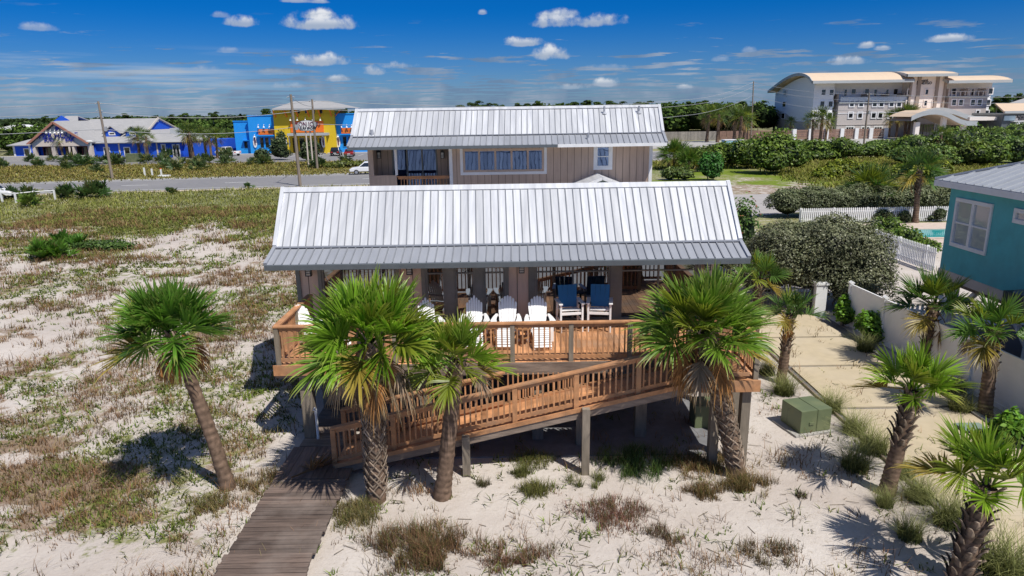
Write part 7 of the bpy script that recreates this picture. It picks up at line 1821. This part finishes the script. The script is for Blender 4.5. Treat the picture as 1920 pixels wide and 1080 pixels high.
p = G(195, 468); shrub(p, [(0, 0, .25, 1.9, 1.0, .35), (-1.0, 0, .25, 1.1, .8, .35), (1.1, -.1, .2, 1.0, .6, .28)], 2600, .09, (.03, .07, .012), (.10, .17, .03), 'low dark green creeping shrub right of the palmettos on the sand', seed=77, stems=False)
# verge scrub between road and shops
gv = np.random.default_rng(500)
for i in range(78):
    px = gv.uniform(-10, 680); far_ = gv.uniform() ; py = 331 - px * .022 - 38 * far_ - 3
    if 215 < px < 250 and far_ < .2: continue
    if px > 560 and far_ > .75: continue
    r = gv.uniform(1.0, 2.3)
    p = at(px, py + 2, Z=0)
    if p.y > 121 and px > 430: continue
    fan_shrub(p, r, int(9 + r * 7), 520 + i, 'low grey green palmetto on the grassy verge beyond the road', group='palmettos on the verge beyond the road', col=(.075, .12, .045) if i % 3 else (.05, .10, .03), nl=10)
for i, (px, py, r, h, n, lab) in enumerate([(532, 300, 2.4, 4.2, 2200, 'dark bush in front of the surf shop, left of the tall pole'), (584, 302, 2.4, 3.2, 2000, 'dark bush in front of the surf shop, right of the tall pole'), (490, 306, 1.8, 2.2, 1300, 'small dark bush in front of the surf shop windows'), (640, 314, 3.0, .9, 1500, 'low yellow green bush on the verge below the parked cars'), (664, 312, 2.0, .7, 1000, 'small low bush on the verge beside the second house roof')]):
    p = at(px, py, Z=0); shrub(p, lob(8, r, h, 540 + i), n, .24, (.03, .06, .02) if i < 3 else (.07, .10, .02), (.10, .13, .05) if i < 3 else (.2, .22, .04), lab, name='bush', cat='bush', seed=550 + i, stems=False)
scatter('verge_grass', 9000, (-95, 6, 86, 122), 0, .11, .03, (.12, .12, .025), (.33, .30, .07), (.38, .25, .10), 84, per=7, r=.5, thr=.1, label='yellow brown grass on the verge between the road and the shops')

# ------------------------------------------------------------------ MID DISTANCE PALMS
far_proto = []
for i in range(2):
    far_proto.append(palm((0, 0, 0), (.15, 0, 4.2), 2.0, 22, 130 + i, r0=.24, r1=.2, dead=6, nl=11, greens=(.08, .135, .025), nyel=.3, elmin=-.8, name='palm_tree'))
first = [True, True]
def far_palm(px, py, h, label, group):
    k = random.randrange(2); o = far_proto[k] if first[k] else copy_tree(far_proto[k]); first[k] = False
    p = at(px, py, Z=0); o.location = p; s = h / 5.6; o.scale = (s, s, s); o.rotation_euler = (0, 0, random.uniform(0, 6.28)); tag(o, label, 'palm tree', group)
for px, py, h in ((113, 297, 5.6), (119, 299, 5.2), (131, 298, 4.6), (262, 296, 6.2), (278, 297, 5.6), (363, 297, 6.8), (357, 296, 6.0), (388, 297, 6.0), (397, 298, 5.4), (408, 297, 5.8), (430, 285, 5)):
    far_palm(px, py, h, 'palm tree planted around the blue restaurant', 'palms around the blue restaurant')
for px, py, h in ((1522, 268, 7), (1537, 268, 8), (1547, 268, 6.5), (1480, 258, 5.5), (1376, 272, 8.5), (1386, 273, 8.5), (1394, 272, 8), (1666, 258, 7), (1680, 258, 7.6), (1696, 258, 8.4), (1702, 258, 8), (1783, 248, 8), (1816, 248, 8), (1325, 266, 9), (1345, 267, 9)):
    far_palm(px, py, h, 'palm tree planted in front of the hotel and its parking lot', 'palms in front of the hotel')
far_palm(1760, 300, 5.0, 'grey green palm rising from the scrub below the hotel entrance', None)

# ------------------------------------------------------------------ WOODS BEHIND EVERYTHING
def wood(name, n, region, hrange, nl, size, col, col2, seed, label, lim=True):
    g = np.random.default_rng(seed); x0, x1, y0, y1 = region; b = NP()
    yy = y0 * (y1 / y0) ** g.uniform(0, 1, n) if lim else g.uniform(y0, y1, n); xx = g.uniform(-1, 1, n) * (yy * .95 + 10) if x0 is None else g.uniform(x0, x1, n)
    for x, y in zip(xx, yy):
        if not wood_ok(x, y): continue
        h = g.uniform(*hrange); r = h * g.uniform(.38, .62) * (1 + y / 2500); s = size * (1 + y / 500); k = int(nl)
        m = g.uniform(.65, 1.3); hue = g.uniform(0, 1)
        c1 = np.array(col) * m * (1 - .3 * hue) ; c2 = np.array(col2) * m
        cloud_mesh(b, [(x, y, h * .55, r, r, h * .45)], k, s, c1, c2, g, depth=.35, inner=True, elong=1.3)
    return tag(b.build(name, M['farleaf'], None), label, 'wood', kind='stuff')
def wood_ok(x, y):
    if y < 205 and 20 < x < 175: return False
    if 182 < y < 250 and 79 < x < 190: return False
    if y < 176 and -112 < x < -45: return False
    if y < 178 and -66 < x < 16: return False
    return True
wood('woodland', 520, (-190, -20, 158, 330), (3.5, 7.0), 130, .50, (.022, .05, .012), (.085, .125, .03), 601, 'dark green woodland behind the blue restaurant', lim=False)
wood('woodland', 700, (-70, 130, 192, 420), (4.5, 8.5), 130, .52, (.022, .05, .012), (.085, .125, .03), 602, 'green woodland between the surf shop and the hotel', lim=False)
wood('woodland', 1500, (None, None, 330, 2600), (5.5, 9.0), 60, .9, (.022, .042, .018), (.06, .085, .035), 603, 'flat dark forest stretching to the horizon')
wood('woodland', 620, (6, 90, 206, 330), (7.0, 10.2), 130, .52, (.022, .05, .012), (.085, .125, .03), 605, 'tall green woodland behind the board fence left of the hotel', lim=False)
wood('woodland', 260, (120, 330, 250, 420), (5, 9), 90, .6, (.025, .05, .014), (.08, .115, .03), 604, 'dark woodland behind the hotel', lim=False)
# individual pines on the skyline
def pine(seed, H=13.0):
    g = np.random.default_rng(seed); r = empty('pine_tree'); a = NP(); L = []
    for i in range(9): an = g.uniform(0, 6.28); q = g.uniform(.2, 2.1); L.append((q * math.cos(an), q * math.sin(an), H * g.uniform(.70, .97), g.uniform(.9, 1.7), g.uniform(.9, 1.6), g.uniform(.45, .9)))
    cloud_mesh(a, L, 1300, .34, (.018, .040, .010), (.07, .105, .03), g, depth=.5, inner=False); a.build('crown', M['farleaf'], r)
    t = MB().tube([(0, 0, -.3), (.1, 0, H * .5), (0, .1, H * .93)], [.22, .16, .06], 7)
    for l in L: t.tube([(0, 0, l[2] - 1.0), (l[0], l[1], l[2])], [.07, .03], 5)
    t.build('trunk', M['polewood'], r); return r
PT = [pine(700 + i) for i in range(3)]; pf = [True] * 3
for px, top, Y in [(865, 196, 210), (888, 190, 215), (910, 194, 230), (935, 195, 240), (968, 194, 260), (990, 193, 250), (1012, 190, 220), (1048, 194, 240), (1078, 191, 220), (1100, 187, 215), (1122, 190, 225), (1145, 188, 215), (1160, 191, 240), (1195, 191, 230), (1215, 190, 260), (1250, 192, 240), (1290, 191, 230), (1320, 189, 220), (1345, 192, 250), (1365, 193, 240), (1390, 189, 235), (1425, 190, 235),
                   (496, 203, 230), (398, 210, 260), (235, 212, 300), (222, 216, 300), (1872, 180, 245), (1892, 178, 235), (1908, 176, 240), (1916, 182, 260), (320, 214, 330), (85, 218, 330), (690, 208, 260), (660, 208, 260), (345, 212, 300), (290, 216, 320)]:
    k = random.randrange(3); o = PT[k] if pf[k] else copy_tree(PT[k]); pf[k] = False
    z = at(px, top, Y=Y).z; s = max(.5, z / 13.0); o.location = (at(px, top, Y=Y).x, Y, 0); o.scale = (s * 1.15, s * 1.15, s); o.rotation_euler = (0, 0, random.uniform(0, 6.28))
    tag(o, 'pine tree standing above the dark woods on the skyline', 'pine tree', 'pines on the skyline')
b = at(20, 240, Y=300); tag(MB().prism([(b.x - 6, 0), (b.x + 8, 0), (b.x + 8, 4.2), (b.x + 1, 5.6), (b.x - 6, 4.2)], 'y', 300, 310).build('distant_house', M['white']), 'tiny pale roof among the trees left of the restaurant', 'house')
